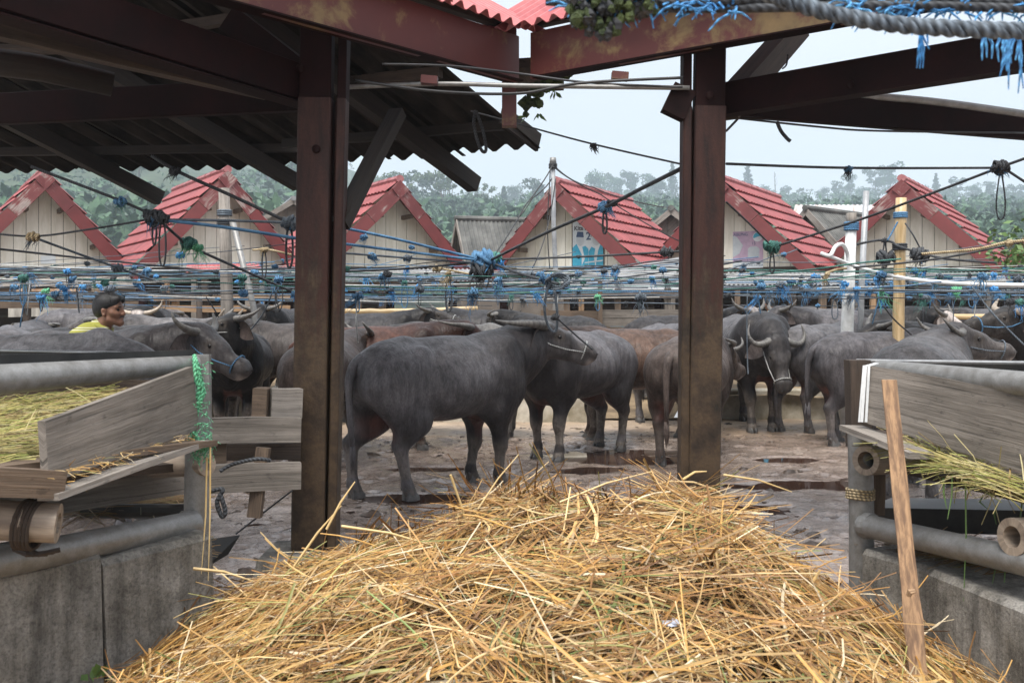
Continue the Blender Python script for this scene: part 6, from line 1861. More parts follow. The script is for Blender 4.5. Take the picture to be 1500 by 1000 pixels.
bf('spotted buffalo with white blaze facing us on the left, wide horns', 226, 14.3, -86, color=BLK, res=.022, white=1, horns='wide', base_z=.32, poll=(.85, 0, 1.16), head=(.6, .1, -.75), pale_horn=True)
bf('cream white buffalo mostly hidden behind the striped shirt man', 196, 15.2, 60, color=(.36, .32, .30), res=.024, base_z=.30, size=.97)
bf('pale grey buffalo back sloping behind the poking dark head', 262, 12.25, 192, color=LT, res=.021, size=1.06)
bf('smaller grey buffalo between the man and the poking dark head', 212, 11.0, 200, color=(.05, .046, .045), res=.021, size=1.0, poll=(.9, .1, 1.0))
bf('white faced buffalo looking left just beside the left steel post', 432, 12.6, 176, color=(.06, .05, .046), res=.020, white=2, pale_horn=True, poll=(.92, .0, 1.26), head=(.9, .0, -.30), horns='wide')
bf('dark buffalo with curved horns behind the white faced one', 415, 14.6, -104, color=BLK, res=.022, base_z=.32, horns='wide', poll=(.8, 0, 1.22), head=(.75, .3, -.5), halter='rope_white')
bf('grey buffalo lifting its head to the right beyond the big middle one', 548, 13.9, 3, color=(.042, .040, .042), res=.019, base_z=.30, size=.96, poll=(.93, -.03, 1.26), head=(.90, -.30, -.16), horns='wide', halter='rope_white')
bf('plain grey buffalo back beneath the hanging rope loops', 706, 14.6, 182, color=(.040, .038, .040), res=.023, base_z=.30, poll=(.9, .1, 1.0))
bf('grey buffalo with teal neck cord and horns curling up, turned away', 812, 13.9, 158, color=(.038, .036, .037), res=.021, base_z=.22, poll=(.90, 0, 1.26), head=(.85, -.35, -.25), horns='up', halter='rope_teal')
bf('large grey buffalo with its tail to the left before the plank fence', 990, 14.3, 12, color=(.034, .031, .032), res=.020, base_z=.22, size=1.0)
bf('whitish backed buffalo rising just above the big middle one', 668, 11.3, 172, color=(.12, .115, .11), res=.020, arch=.03, poll=(.9, .05, 1.08), head=(.8, .1, -.4))
bf('reddish brown buffalo behind the hips of the big middle one', 0, 10.3, 6, x=-1.42, color=(.075, .034, .024), res=.020, size=1.0, poll=(.95, .02, 1.22), head=(.85, .15, -.4))
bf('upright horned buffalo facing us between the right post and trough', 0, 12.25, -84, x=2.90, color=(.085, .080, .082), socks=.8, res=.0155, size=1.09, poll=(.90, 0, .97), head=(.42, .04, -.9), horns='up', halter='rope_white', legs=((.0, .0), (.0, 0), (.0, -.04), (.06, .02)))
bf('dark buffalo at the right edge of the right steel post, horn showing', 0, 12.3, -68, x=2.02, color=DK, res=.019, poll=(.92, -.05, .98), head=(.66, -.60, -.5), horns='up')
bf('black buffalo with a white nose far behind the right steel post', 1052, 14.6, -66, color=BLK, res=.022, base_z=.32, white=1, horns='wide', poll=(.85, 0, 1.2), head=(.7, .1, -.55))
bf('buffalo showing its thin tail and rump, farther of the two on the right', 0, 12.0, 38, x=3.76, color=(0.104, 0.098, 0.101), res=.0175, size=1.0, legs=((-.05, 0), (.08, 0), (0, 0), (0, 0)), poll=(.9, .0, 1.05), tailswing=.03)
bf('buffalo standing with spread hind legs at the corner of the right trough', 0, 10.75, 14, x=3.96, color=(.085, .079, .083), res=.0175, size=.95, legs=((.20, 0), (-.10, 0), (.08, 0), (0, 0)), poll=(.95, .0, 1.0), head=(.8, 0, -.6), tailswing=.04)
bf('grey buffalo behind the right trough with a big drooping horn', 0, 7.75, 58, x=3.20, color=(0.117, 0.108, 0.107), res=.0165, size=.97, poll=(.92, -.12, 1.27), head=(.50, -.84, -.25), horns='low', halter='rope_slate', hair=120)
bf('buffalo looking left over the backs with horns laid back', 1215, 14.5, 194, color=MID, res=.021, base_z=.30, poll=(.92, -.02, 1.22), head=(.85, .1, -.4), horns='wide', halter='rope_white')
bf('buffalo with a white stripe down its face on the right', 1268, 14.6, -8, x=5.45, color=(.026, .024, .024), res=.020, base_z=.32, white=1.4, poll=(.95, -.1, 1.12), head=(.75, -.5, -.55), horns='wide')
bf('dark buffalo low behind the drooping horned one', 1400, 11.6, 174, color=BLK, res=.021, poll=(.92, .05, 1.2), head=(.85, .2, -.3), horns='wide')
bf('dark bull at the right edge looking left with thick pale horns', 1612, 10.4, 186, color=(.030, .027, .027), res=.018, size=1.06, poll=(.98, .05, 1.30), head=(.92, .15, -.12), horns='wide', pale_horn=True, halter='rope_blue')
bf('grey buffalo behind the bull at the right edge', 1600, 13.9, 178, color=MID, res=.023, base_z=.3)
bf('grey buffalo among the stalls behind the dark rumps on the left', 128, 16.0, 20, color=MID, res=.025, base_z=.32)
bf('grey buffalo in the stalls between the two right poles', 1225, 16.3, 170, color=LT, res=.025, base_z=.32)
bf('dark buffalo in the stalls far right behind the bamboo rail', 1440, 18.0, 185, color=DK, res=.025, base_z=.32)

# ------------------------------------------------------------------ the man among them
def make_person(name, label, x, D, heading, shirt, res=.0075):
    root = empty(name, (x, D, 0), label, 'person', None, R(heading))
    skin, nt, b = new_mat('skin')
    v = coords(nt, 'object', (1, 1, 1)); n1 = noise(nt, v, 22.0, 4); c = ramp(nt, [(.3, (.17, .080, .050)), (.7, (.26, .135, .085))]); nt.links.new(n1, c.inputs[0]); nt.links.new(c.outputs[0], b.inputs['Base Color'])
    b.inputs['Roughness'].default_value = .48; b.inputs['Subsurface Weight'].default_value = .05
    Fb = Field((-.55, -.42, -.02), (.5, .42, 1.62), res)
    E, Cn = Fb.ell, Fb.cone
    # head
    E((.058, 0, 1.470), (.092, .073, .078), .02)
    E((.098, 0, 1.420), (.066, .062, .080), .03)
    Cn((.075, .042, 1.365), (.138, .012, 1.345), .026, .024, .02); Cn((.075, -.042, 1.365), (.138, -.012, 1.345), .026, .024, .02)
    Cn((.135, 0, 1.345), (.143, 0, 1.342), .024, .022, .02)
    Cn((.150, 0, 1.447), (.172, 0, 1.410), .009, .0135, .014)
    Cn((.168, .010, 1.403), (.166, .016, 1.402), .011, .010, .008); Cn((.168, -.010, 1.403), (.166, -.016, 1.402), .011, .010, .008)
    for s in (-1, 1):
        Cn((.146, .014 * s, 1.457), (.130, .046 * s, 1.455), .014, .013, .014)
        Cn((.132, .040 * s, 1.405), (.110, .055 * s, 1.415), .018, .018, .02)
        Cn((.157, .004 * s, 1.378), (.146, .024 * s, 1.375), .0095, .006, .008)
        Cn((.154, .004 * s, 1.364), (.144, .021 * s, 1.366), .0095, .006, .008)
        Fb.carve((.160, .033 * s, 1.436), (.150, .036 * s, 1.436), .012, .012, .012)
        Cn((.050, .071 * s, 1.435), (.058, .080 * s, 1.400), .017, .012, .01)
        Fb.carve((.062, .092 * s, 1.425), (.062, .088 * s, 1.412), .010, .008, .006)
    Cn((-.005, 0, 1.27), (.045, 0, 1.385), .060, .056, .03)
    # body
    E((-.09, 0, 1.16), (.115, .165, .17), .05); E((-.20, 0, .98), (.105, .145, .14), .06); E((-.26, 0, .86), (.115, .155, .12), .05)
    for s in (-1, 1):
        Cn((-.05, .05 * s, 1.275), (-.075, .175 * s, 1.235), .05, .058, .04)
        Cn((-.075, .185 * s, 1.225), (-.05, .235 * s, .965), .054, .040, .03)
        Cn((-.05, .235 * s, .965), (.155, .205 * s, .865), .040, .027, .02)
        st = .10 * s
        Cn((-.25, .085 * s, .84), (-.17 + st, .10 * s, .46), .088, .056, .05)
        Cn((-.17 + st, .10 * s, .46), (-.26 + st * 1.4, .105 * s, .10), .056, .036, .03)
        Cn((-.27 + st * 1.4, .105 * s, .045), (-.12 + st * 1.4, .115 * s, .03), .042, .034, .03)
    V, Q = Fb.surface()
    # hands with five separate fingers, closed lightly round a lead rope
    allV, allQ = [V], [Q]; off = len(V)
    for s in (-1, 1):
        w = np.array((.155, .205 * s, .865)); hd_ = np.array((.80, -.12 * s, -.50)); hd_ /= np.linalg.norm(hd_)
        side = np.array((0, 1.0 * s, 0)); side -= hd_ * side.dot(hd_); side /= np.linalg.norm(side); pal = np.cross(hd_, side) * s
        if pal[2] > 0: pal = -pal
        Fh = Field(w - .13, w + .24, .0042)
        Fh.cone(w - hd_ * .03, w + hd_ * .02, .027, .024, .01)
        for j in range(4):
            o = side * (.026 - .0175 * j)
            k0 = w + hd_ * .085 + o * 1.05; Fh.cone(w + hd_ * .015 + o * .6, k0, .017, .0125, .008)
            l1, l2 = (.042, .046, .043, .034)[j], (.028, .031, .029, .022)[j]
            k1 = k0 + hd_ * l1 * .75 + pal * l1 * .65; k2 = k1 + pal * l2 - hd_ * l2 * .25
            Fh.cone(k0, k1, .0098, .0088, .003); Fh.cone(k1, k2, .0088, .0072, .002)
        t0 = w + hd_ * .03 + side * .025; t1 = t0 + side * .030 + hd_ * .030 + pal * .012; t2 = t1 + hd_ * .028 + pal * .014 - side * .008
        Fh.cone(t0, t1, .015, .0115, .008); Fh.cone(t1, t2, .0112, .0085, .003)
        v2, q2 = Fh.surface(); allV.append(v2); allQ.append(q2 + off); off += len(v2)
    me = np_mesh('body', np.concatenate(allV), np.concatenate(allQ), skin); me.shade_smooth(); link('body', me, root)
    # shirt
    sm, nt, b = new_mat('striped_shirt')
    v = coords(nt, 'object', (1, 1, 1)); t = nt.nodes.new('ShaderNodeTexWave'); t.bands_direction = 'Z'; t.inputs['Scale'].default_value = 5.2; t.inputs['Distortion'].default_value = .6; t.inputs['Detail Scale'].default_value = .4
    nt.links.new(v, t.inputs['Vector']); c = ramp(nt, [(.0, (.30, .30, .055)), (.70, (.36, .35, .07)), (.76, (.58, .58, .46)), (.92, (.58, .58, .46)), (.96, (.30, .30, .055))]); nt.links.new(t.outputs['Fac'], c.inputs[0]); nt.links.new(c.outputs[0], b.inputs['Base Color']); b.inputs['Roughness'].default_value = .85
    fine = noise(nt, v, 60.0, 3); bump(nt, b, fine, .3, .003)
    Fs = Field((-.55, -.42, .72), (.3, .42, 1.42), .0095)
    Fs.ell((-.09, 0, 1.16), (.132, .182, .185), .05); Fs.ell((-.20, 0, .98), (.124, .164, .15), .06); Fs.ell((-.26, 0, .86), (.132, .172, .10), .05)
    for s in (-1, 1):
        Fs.cone((-.05, .05 * s, 1.275), (-.075, .175 * s, 1.235), .064, .074, .04); Fs.cone((-.075, .185 * s, 1.225), (-.062, .215 * s, 1.06), .070, .066, .03)
    Fs.cone((-.03, 0, 1.27), (.01, 0, 1.315), .078, .069, .02)
    Fs.carve((.035, 0, 1.335), (.10, 0, 1.43), .058, .075, .012)
    V, Q = Fs.surface(); me = np_mesh('shirt', V, Q, sm); me.shade_smooth(); link('shirt', me, root)
    cm = MB(); ring = [(.012 + .066 * math.cos(a), .068 * math.sin(a), 1.318 + .030 * -math.cos(a)) for a in np.linspace(.45, 2 * math.pi - .45, 20)]
    cm.tube(ring, .013, 6, squash=1.5); cm.build('collar', sm, root, smooth=True, local=True)
    # trousers
    Ft = Field((-.55, -.32, .06), (.2, .32, 1.0), .011)
    Ft.ell((-.26, 0, .86), (.128, .168, .12), .05)
    for s in (-1, 1):
        st = .10 * s
        Ft.cone((-.25, .085 * s, .84), (-.17 + st, .10 * s, .46), .102, .075, .04); Ft.cone((-.17 + st, .10 * s, .46), (-.25 + st * 1.4, .105 * s, .16), .075, .060, .03)
    V, Q = Ft.surface(); me = np_mesh('trousers', V, Q, plain('dark_trousers', (.02, .022, .03), (.05, .052, .06), 8, .85)); me.shade_smooth(); link('trousers', me, root)
    # hair: a close crop over the skull, open at the face
    hm, nt, b = new_mat('black_hair'); b.inputs['Base Color'].default_value = (.008, .0075, .008, 1); b.inputs['Roughness'].default_value = .5
    v = coords(nt, 'object', (1, 1, 1)); n1 = noise(nt, v, 150.0, 3); bump(nt, b, n1, .7, .006)
    Fh = Field((-.08, -.13, 1.34), (.2, .13, 1.6), .0065)
    Fh.ell((.050, 0, 1.482), (.108, .086, .084), .02); Fh.ell((.020, 0, 1.44), (.078, .078, .075), .02)
    Fh.cone((.135, .03, 1.512), (.135, -.03, 1.512), .030, .030, .02)
    Fh.carve((.165, 0, 1.445), (.190, 0, 1.35), .058, .10, .012)
    for s in (-1, 1):
        Fh.carve((.085, .10 * s, 1.41), (.13, .09 * s, 1.43), .042, .044, .01)
        Fh.carve((.055, .11 * s, 1.385), (.02, .10 * s, 1.33), .035, .05, .01)
    V, Q = Fh.surface(); me = np_mesh('hair', V, Q, hm); me.shade_smooth(); link('hair', me, root)
    hs_ = MB()
    for k in range(520):
        a = random.uniform(0, 6.28); e = random.uniform(.05, 1.5)
        d = Vector((math.cos(a) * math.cos(e), math.sin(a) * math.cos(e), math.sin(e)))
        p = Vector((.050 + .106 * d.x, .084 * d.y, 1.484 + .082 * d.z))
        if p.x > .12 and p.z < 1.51: continue
        q = p + (d * .4 + Vector((random.uniform(-.2, .6), random.uniform(-.4, .4), random.uniform(-.5, .1)))) * .017
        hs_.tube([p - d * .004, q], [.0026, .0008], 3, cap=False)
    hs_.build('hair_tips', hm, root, local=True)['kind'] = 'stuff'
    for s in (-1, 1):
        MB().ball((.140, .033 * s, 1.436), .0115, 10, 8).build('eye', M['eye'], root, smooth=True, local=True)
        MB().tube([(.160, .016 * s, 1.455), (.153, .034 * s, 1.460), (.136, .052 * s, 1.455)], [.004, .0052, .003], 6).build('eyebrow', hm, root, local=True)
        MB().tube([(.171, .002 * s, 1.390), (.160, .022 * s, 1.384), (.147, .030 * s, 1.372)], [.0035, .004, .0015], 6).build('moustache', hm, root, local=True)
    return root
make_person('person', 'man with short black hair in a yellow striped shirt, among the buffalo', xb(148, 7.3), 7.3, -3, None)
# half-hidden people far in the stalls: only their backs and heads show
def stall_person(px, D, label, top, mat, z0=.32):
    root = empty('person', (xb(px, D), D, z0), label, 'person')
    skin = bpy.data.materials['skin']
    Fb = Field((-.3, -.32, -.02), (.35, .32, 1.12), .014)
    # crouching: thighs folded, back bent over the knees
    Fb.ell((.02, 0, .92), (.085, .075, .105), .02); Fb.cone((-.02, 0, .76), (.01, 0, .86), .05, .05, .03)
    Fb.cone((-.16, 0, .22), (-.05, 0, .66), .15, .15, .05, 1.15)
    for s in (-1, 1):
        Fb.cone((-.05, .17 * s, .68), (.12, .20 * s, .45), .052, .04, .03); Fb.cone((.12, .20 * s, .45), (.26, .08 * s, .42), .038, .03, .02)
        Fb.cone((-.14, .10 * s, .20), (.18, .13 * s, .40), .085, .06, .03); Fb.cone((.18, .13 * s, .40), (.08, .12 * s, .08), .055, .04, .03)
        Fb.cone((.06, .12 * s, .04), (.20, .13 * s, .03), .045, .035, .02)
        for j in range(5): Fb.cone((.26, (.08 - .012 * j) * s, .42), (.31, (.085 - .016 * j) * s, .40 - .004 * j), .010, .007, .004)
    V, Q = Fb.surface(); me = np_mesh('body', V, Q, skin); me.shade_smooth(); link('body', me, root)
    Fs = Field((-.4, -.34, .1), (.3, .34, .85), .016)
    Fs.cone((-.16, 0, .24), (-.05, 0, .66), .168, .168, .05, 1.15)
    for s in (-1, 1): Fs.cone((-.05, .17 * s, .68), (.04, .19 * s, .55), .068, .06, .03)
    V, Q = Fs.surface(); me = np_mesh('shirt', V, Q, mat); me.shade_smooth(); link('shirt', me, root)
    Fh = Field((-.15, -.14, .8), (.18, .14, 1.1), .012); Fh.ell((.005, 0, .955), (.095, .085, .095), .02); Fh.carve((.12, 0, .90), (.12, 0, .86), .09, .09, .01)
    V, Q = Fh.surface(); me = np_mesh('hair', V, Q, bpy.data.materials['black_hair']); me.shade_smooth(); link('hair', me, root)
    return root
stall_person(1128, 18.4, 'person in a blue shirt crouching under the far stalls on the right', 0, M['bluepaint'], .62).rotation_euler = (0, 0, R(150))
stall_person(903, 18.0, 'person whose black hair just shows above the large grey buffalo', 0, M['bluepaint'], .36).rotation_euler = (0, 0, R(90))
bk = empty('bucket', G(1190, 18.2, .9), 'pink plastic bucket on a plank in the far stalls', 'bucket')
MB().tube([G(1190, 18.2, 1.20), G(1190, 18.2, 1.45)], [.15, .20], 14).build('pail', M['pink'], bk); MB().tube([G(1190, 18.2, 1.448), G(1190, 18.2, 1.47)], .212, 14).build('rim', M['pink'], bk)
st_ = empty('stall_table', G(1190, 18.2, .32), 'dark plank table in the far stalls carrying a pink bucket', 'table')
MB().box(G(1165, 18.2, 1.17), G(1215, 18.2, 1.17), .5, .05).build('table_top', M['wood_dark'], st_)
for px in (1168, 1212): MB().box(G(px, 18.2, .28), G(px, 18.2, 1.14), .07, .07, up=(0, 1, 0)).build('leg', M['wood_dark'], st_)
# ------------------------------------------------------------------ poles
def pole(name, label, pts, r, mat, cat='pole', parts=(), n=12):
    root = empty(name, pts[0], label, cat)
    MB().tube(pts, r, n).build('shaft', mat, root, smooth=True)
    for nm, mb, mt in parts: mb.build(nm, mt, root, smooth=True)
    return root
def ringmb(c, r, t, n=3):
    mb = MB()
    for k in range(n): mb.tube([c + Vector((math.cos(a) * r, math.sin(a) * r, k * t * 1.7)) for a in np.linspace(0, 6.28, 13)], t, 5)
    return mb
pole('steel_pole', 'tall grey steel pole with wires at its top in front of the poster barn', [G(812, 19.5, .2), P(814, 400, 19.5), P(811, 330, 19.5), P(810, 236, 19.5)], [.05, .048, .045, .042], M['zinc_pale'],
     parts=[('pole_cap', MB().tube([P(810, 240, 19.5), P(810, 231, 19.5)], [.07, .06], 8), M['zinc']), ('insulator_ring', ringmb(P(810, 246, 19.5), .07, .02), M['wire'])])
bp = [G(1316, 10.6, 0)] + [P(1316 + 4 * t, 470 - 180 * t, 10.6) for t in (0, .2, .4, .6, .8, 1)]
pole('bamboo_pole', 'thick yellow bamboo pole standing before the rightmost barn', bp, [.055, .062, .058, .063, .057, .060, .055], M['bamboo'], parts=[('lashing', ringmb(P(1319, 318, 10.6), .066, .012), M['rope_blue']), ('lashing', ringmb(P(1318, 365, 10.6), .068, .014), M['rope_dark'])])
pole('white_post', 'worn white square post with a white hose draped over it', [G(1240, 11.4, 0), P(1241, 480, 11.4), P(1247, 330, 11.4)], [.075, .075, .062], M['white_paint'], parts=[('cap', MB().box(P(1247, 312, 11.4), P(1247, 331, 11.4), .09, .09, up=(0, 1, 0)), M['wood_grey_light']), ('lashing', ringmb(P(1247, 336, 11.4), .075, .014, 4), M['rope_blue'])], n=8)
pole('steel_pipe', 'thin grey steel pipe beside the white square post', [G(1258, 12.0, 0), P(1262, 420, 12.0), P(1269, 280, 12.0)], .036, M['zinc_pale'])
pole('wooden_pole', 'grey weathered wooden pole before the second barn gable', [G(334, 12.6, .0), P(333, 460, 12.6), P(331, 380, 12.6), P(328, 276, 12.6)], [.085, .08, .078, .07], M['wood_grey_light'], parts=[('lashing', ringmb(P(329, 315, 12.6), .085, .015), M['rope_slate']), ('lashing', ringmb(P(329, 328, 12.6), .085, .012), M['rope_dark'])])
pole('leaning_pipe', 'grey pipe leaning against the wooden pole on the left', [G(392, 12.5, 0.0), P(371, 448, 12.5), P(340, 322, 12.5)], .04, M['zinc'])
pole('stake', 'short weathered stake beside the left barns', [G(208, 14.5, .3), P(208, 392, 14.5)], .05, M['red_dark'])
pole('concrete_stub', 'short pale stake at the far left among ropes', [G(292, 15.5, .3), P(292, 425, 15.5)], .045, M['wood_dark'])

# ------------------------------------------------------------------ ropes
RG = np.random.default_rng(99)
random.seed(42)
def knot_mb(c, r, n=9):
    """turns of cord wrapped round the line, with a hitch over them"""
    mb = MB()
    for k in range(n):
        t = (k + .5) / n * 2 - 1
        q = r * (.75 - .3 * t * t) * random.uniform(.8, 1.15); o = c + Vector((t * r * 1.1, random.gauss(0, r * .1), random.gauss(0, r * .12)))
        tilt = random.uniform(-.5, .5)
        mb.tube([o + Vector((q * tilt * math.cos(a), q * math.sin(a), q * math.cos(a))) for a in np.linspace(0, 6.0, 7)], r * random.uniform(.16, .24), 4)
    for k in range(max(1, n // 4)):
        a = Vector((random.gauss(0, .4), random.gauss(0, 1), random.gauss(0, 1))).normalized(); b = a.orthogonal().normalized(); e = a.cross(b)
        mb.tube([c + (b * math.cos(t) + e * math.sin(t)) * r * random.uniform(.8, 1.1) for t in np.linspace(0, random.uniform(3, 5.5), 7)], r * .2, 4)
    return mb
def fray_mb(c, r, L, n=24, th=.004, down=1.0):
    mb = MB()
    lean = random.gauss(0, .25)
    for k in range(n):
        p = c + Vector((random.gauss(0, r * .4), random.gauss(0, r * .3), random.gauss(0, r * .2)))
        d = Vector((random.gauss(lean, .18), random.gauss(0, .18), -down * random.uniform(.5, 1))) * L * random.uniform(.35, 1)
        w1, w2 = random.gauss(0, L * .08), random.gauss(0, L * .08)
        mb.tube([p, p + d * .35 + Vector((w1, 0, random.gauss(0, L * .03))), p + d * .7 + Vector((w2, 0, 0)), p + d], [th, th, th * .8, th * .4], 3, cap=False)
    return mb
def loop_mb(c, w, h, th):
    return MB().tube([c + Vector((w * math.sin(t) * (0.45 + .55 * (1 - math.cos(t)) / 2), .01 * math.sin(2 * t), -h * (1 - math.cos(t)) / 2)) for t in np.linspace(.12, 2 * math.pi - .12, 18)], th, 6)
def rope(label, ctrl, r, mat, knots=(), group=None, sag=0.0, n=7, sides=6):
    """knots: (point, radius, material, fray material or None, fray length, loop height)"""
    root = empty('tether_rope', ctrl[0], label, 'rope', group)
    MB().tube(curve_pts(ctrl, n, sag), r, sides).build('line', mat, root, smooth=True)
    for c, kr, km, fm_, fl, lh in knots:
        k = knot_mb(c, kr).build('knot', km, root, smooth=True)
        if fm_ is not None: fray_mb(c, kr, fl, 26, .0028 * max(1, kr / .05)).build('frayed_end', fm_, root)
        if lh: loop_mb(c, lh * .10, lh, r * .6).build('hanging_loop', M['rope_dark'], root, smooth=True)
    return root
RD, RS, RB, RX, RT, RGr, RTan, RW = (M['rope_' + k] for k in ('dark', 'slate', 'blue', 'bright', 'teal', 'green', 'tan', 'white'))
# the ropes one can follow one by one
rope('dark rope running down from the left eave through two blue knots', [P(45, 244, 8.2), P(174, 293, 8.4), P(226, 318, 8.5), P(262, 348, 8.8), P(285, 364, 9.0), P(430, 428, 10.2)], .0135, RD,
     [(P(176, 295, 8.4), .045, RB, RT, .12, 0), (P(226, 318, 8.5), .075, RD, RB, .2, .24), (P(238, 322, 8.5), .05, RD, None, 0, .40), (P(276, 356, 8.9), .06, RT, RGr, .2, 0), (P(290, 362, 8.9), .04, RGr, RGr, .26, 0)])
rope('dark rope slanting from the left eave to the knot by the left post', [P(222, 228, 8.6), P(262, 252, 8.6), P(340, 287, 8.7), P(424, 326, 8.8)], .017, RD, [(P(256, 250, 8.6), .04, RD, RD, .14, 0), (P(424, 326, 8.8), .065, RS, RB, .1, .40)])
rope('slate rope level between the blue knot and the left post', [P(244, 322, 8.5), P(330, 323, 8.6), P(424, 326, 8.8)], .013, RS)
rope('thick blue grey rope sloping gently to the left post', [P(244, 323, 8.5), P(330, 333, 8.6), P(440, 350, 8.8)], .016, RB)
rope('thin dark rope rising across the first cream gable', [P(-40, 338, 8.2), P(46, 346, 8.4), P(130, 336, 8.4), P(226, 320, 8.5)], .0095, RD, [(P(48, 347, 8.4), .045, RTan, RS, .16, 0)])
rope('grey rope dropping from the tan knot at the left gable', [P(50, 348, 8.4), P(110, 370, 8.8), P(175, 393, 9.3), P(240, 416, 9.8)], .011, RS, [(P(172, 392, 9.3), .045, RS, None, 0, 0)])
rope('long dark line sagging across the far left', [P(-30, 362, 8.8), P(20, 367, 9), P(140, 380, 10), P(320, 398, 11.5)], .011, RD)
rope('black wire from the left roof edge to the right post', [P(690, 163, 6.4), P(760, 182, 6.2), P(868, 211, 5.8), P(1000, 241, 5.3)], .006, M['wire'], [(P(869, 213, 5.8), .016, RD, RD, .06, 0)])
rope('straight black rope from the right post to the far right knot', [P(1064, 240, 6.0), P(1243, 246, 6.4), P(1462, 246, 6.8)], .009, RD, [(P(1243, 248, 6.4), .022, RB, RD, .09, 0), (P(1466, 245, 6.8), .05, RD, RB, .10, .36)])
rope('dark rope climbing from the big blue knot to the right post', [P(716, 382, 10.0), P(800, 341, 8.6), P(885, 304, 7.4), P(940, 276, 6.6), P(1000, 246, 5.7)], .0135, RD, [(P(886, 303, 7.4), .045, RB, RB, .12, .20), (P(897, 297, 7.3), .03, RD, None, 0, 0)])
rope('dark rope from a green knot up to the far right knot', [P(1132, 362, 8.2), P(1250, 325, 7.7), P(1360, 285, 7.2), P(1465, 245, 6.8)], .010, RD, [(P(1131, 361, 8.2), .058, RT, RT, .12, .22)])
rope('thin rope dropping from behind the right post to the green knot', [P(1064, 296, 7.6), P(1098, 328, 7.9), P(1130, 360, 8.2)], .0075, RD)
rope('short dark rope leaving the far right knot upward', [P(1468, 244, 6.8), P(1530, 222, 6.6)], .010, RD)
rope('short dark rope leaving the far right knot downward', [P(1470, 246, 6.8), P(1540, 292, 6.9)], .009, RD)
rope('thin dark rope at the inner side of the right post', [P(1064, 192, 5.6), P(1082, 173, 5.4)], .007, RD)
rope('upper blue rope fanning into the big blue knot', [P(500, 333, 9.0), P(580, 350, 9.3), P(650, 367, 9.7), P(708, 381, 10.0)], .014, RB, [(P(533, 347, 9.1), .03, RB, RB, .08, 0), (P(603, 362, 9.4), .024, RB, None, 0, 0)])
rope('lower blue rope fanning into the big blue knot', [P(495, 356, 9.0), P(590, 368, 9.4), P(708, 382, 10.0)], .014, RB)
rope('third slate rope fanning into the big blue knot', [P(495, 370, 9.1), P(600, 378, 9.5), P(708, 386, 10.0)], .011, RS, [(P(545, 375, 9.3), .035, RB, RB, .12, 0), (P(597, 378, 9.5), .035, RS, RB, .08, 0)])
rope('dark slack rope rising into the big blue knot from the left', [P(495, 398, 9.4), P(600, 393, 9.6), P(708, 383, 10.0)], .013, RD)
rope('big blue tangled knot with black tails in the middle', [P(690, 379, 10), P(712, 384, 10.0), P(735, 381, 10.0)], .018, RB, [(P(710, 381, 10.0), .12, RB, RX, .22, 0), (P(706, 396, 9.98), .10, RD, RD, .3, 0), (P(722, 380, 10.0), .08, RT, RB, .14, 0), (P(730, 384, 10), .05, RX, RX, .18, 0)])
rope('level dark rope from the big blue knot toward the right post', [P(728, 380, 10.0), P(850, 376, 9.6), P(980, 369, 9.2), P(1000, 368, 9.1)], .0115, RD, [(P(977, 369, 9.2), .05, RD, RS, .06, 0), (P(847, 376, 9.6), .02, RD, None, 0, 0)])
rope('dark rope falling right from the big blue knot to the coil', [P(722, 386, 10.0), P(760, 400, 9.4), P(800, 411, 8.6), P(818, 416, 8.2)], .0135, RD, [(P(800, 408, 8.5), .05, RB, RT, .10, 0)])
# coil over the horns of the big buffalo and its lead rope
cl = empty('coiled_rope', P(812, 412, 8.1), 'coiled slate rope above the horns of the big middle buffalo', 'rope')
cm_ = MB()
for k in range(5):
    c = P(816 + random.uniform(-4, 4), 412 + random.uniform(-4, 4), 8.1)
    cm_.tube([c + Vector((.085 * math.cos(a) * random.uniform(.8, 1.1), .03 * math.sin(a * 2), .055 * math.sin(a))) for a in np.linspace(0, 6.28, 17)], .009, 6)
cm_.build('coil', RS, cl, smooth=True)
MB().tube(curve_pts([P(804, 416, 8.1), P(798, 445, 8.15), P(800, 468, 8.2), P(808, 484, 8.22), P(815, 482, 8.22), P(816, 455, 8.15), P(812, 425, 8.1)], 6), .012, 6).build('hanging_loop', RS, cl, smooth=True)
knot_mb(P(813, 464, 8.1), .028).build('knot', RD, cl, smooth=True)
fray_mb(P(785, 430, 8.1), .04, .12, 20).build('frayed_end', RX, cl)
line_thing('lead_rope', [P(812, 462, 8.1), P(826, 475, 8.2), P(846, 493, 8.3), P(868, 512, 8.36)], .007, RD, 'dark lead rope from the coil to the nose of the big middle buffalo', 'rope')
line_thing('lead_rope', [P(1095, 425, 10.9), P(1094, 470, 10.9), P(1095, 530, 10.95), P(1096, 548, 10.95)], .007, RS, 'lead rope hanging straight to the nose of the buffalo facing us', 'rope')
line_thing('lead_rope', [P(1109, 423, 11.6), P(1112, 445, 11.6), P(1117, 480, 11.7)], .007, RB, 'blue lead rope hanging behind the buffalo facing us', 'rope')
line_thing('lead_rope', [P(402, 420, 10.4), P(385, 460, 10.8), P(360, 490, 11.2), P(340, 505, 11.3)], .008, RS, 'slate lead rope slanting to the slim black buffalo', 'rope')
line_thing('lead_rope', [P(302, 435, 10.4), P(318, 460, 10.6), P(330, 488, 11)], .007, RD, 'dark lead rope slanting down beside the slim black buffalo', 'rope')
line_thing('lead_rope', [P(1424, 420, 8.6), P(1455, 460, 8.5), P(1500, 505, 8.4)], .008, RS, 'tight slate lead rope down to the drooping horned buffalo', 'rope')
line_thing('lead_rope', [P(1294, 448, 9.6), P(1312, 470, 9.8), P(1335, 490, 10)], .008, RD, 'black lead rope beside the bamboo pole', 'rope')
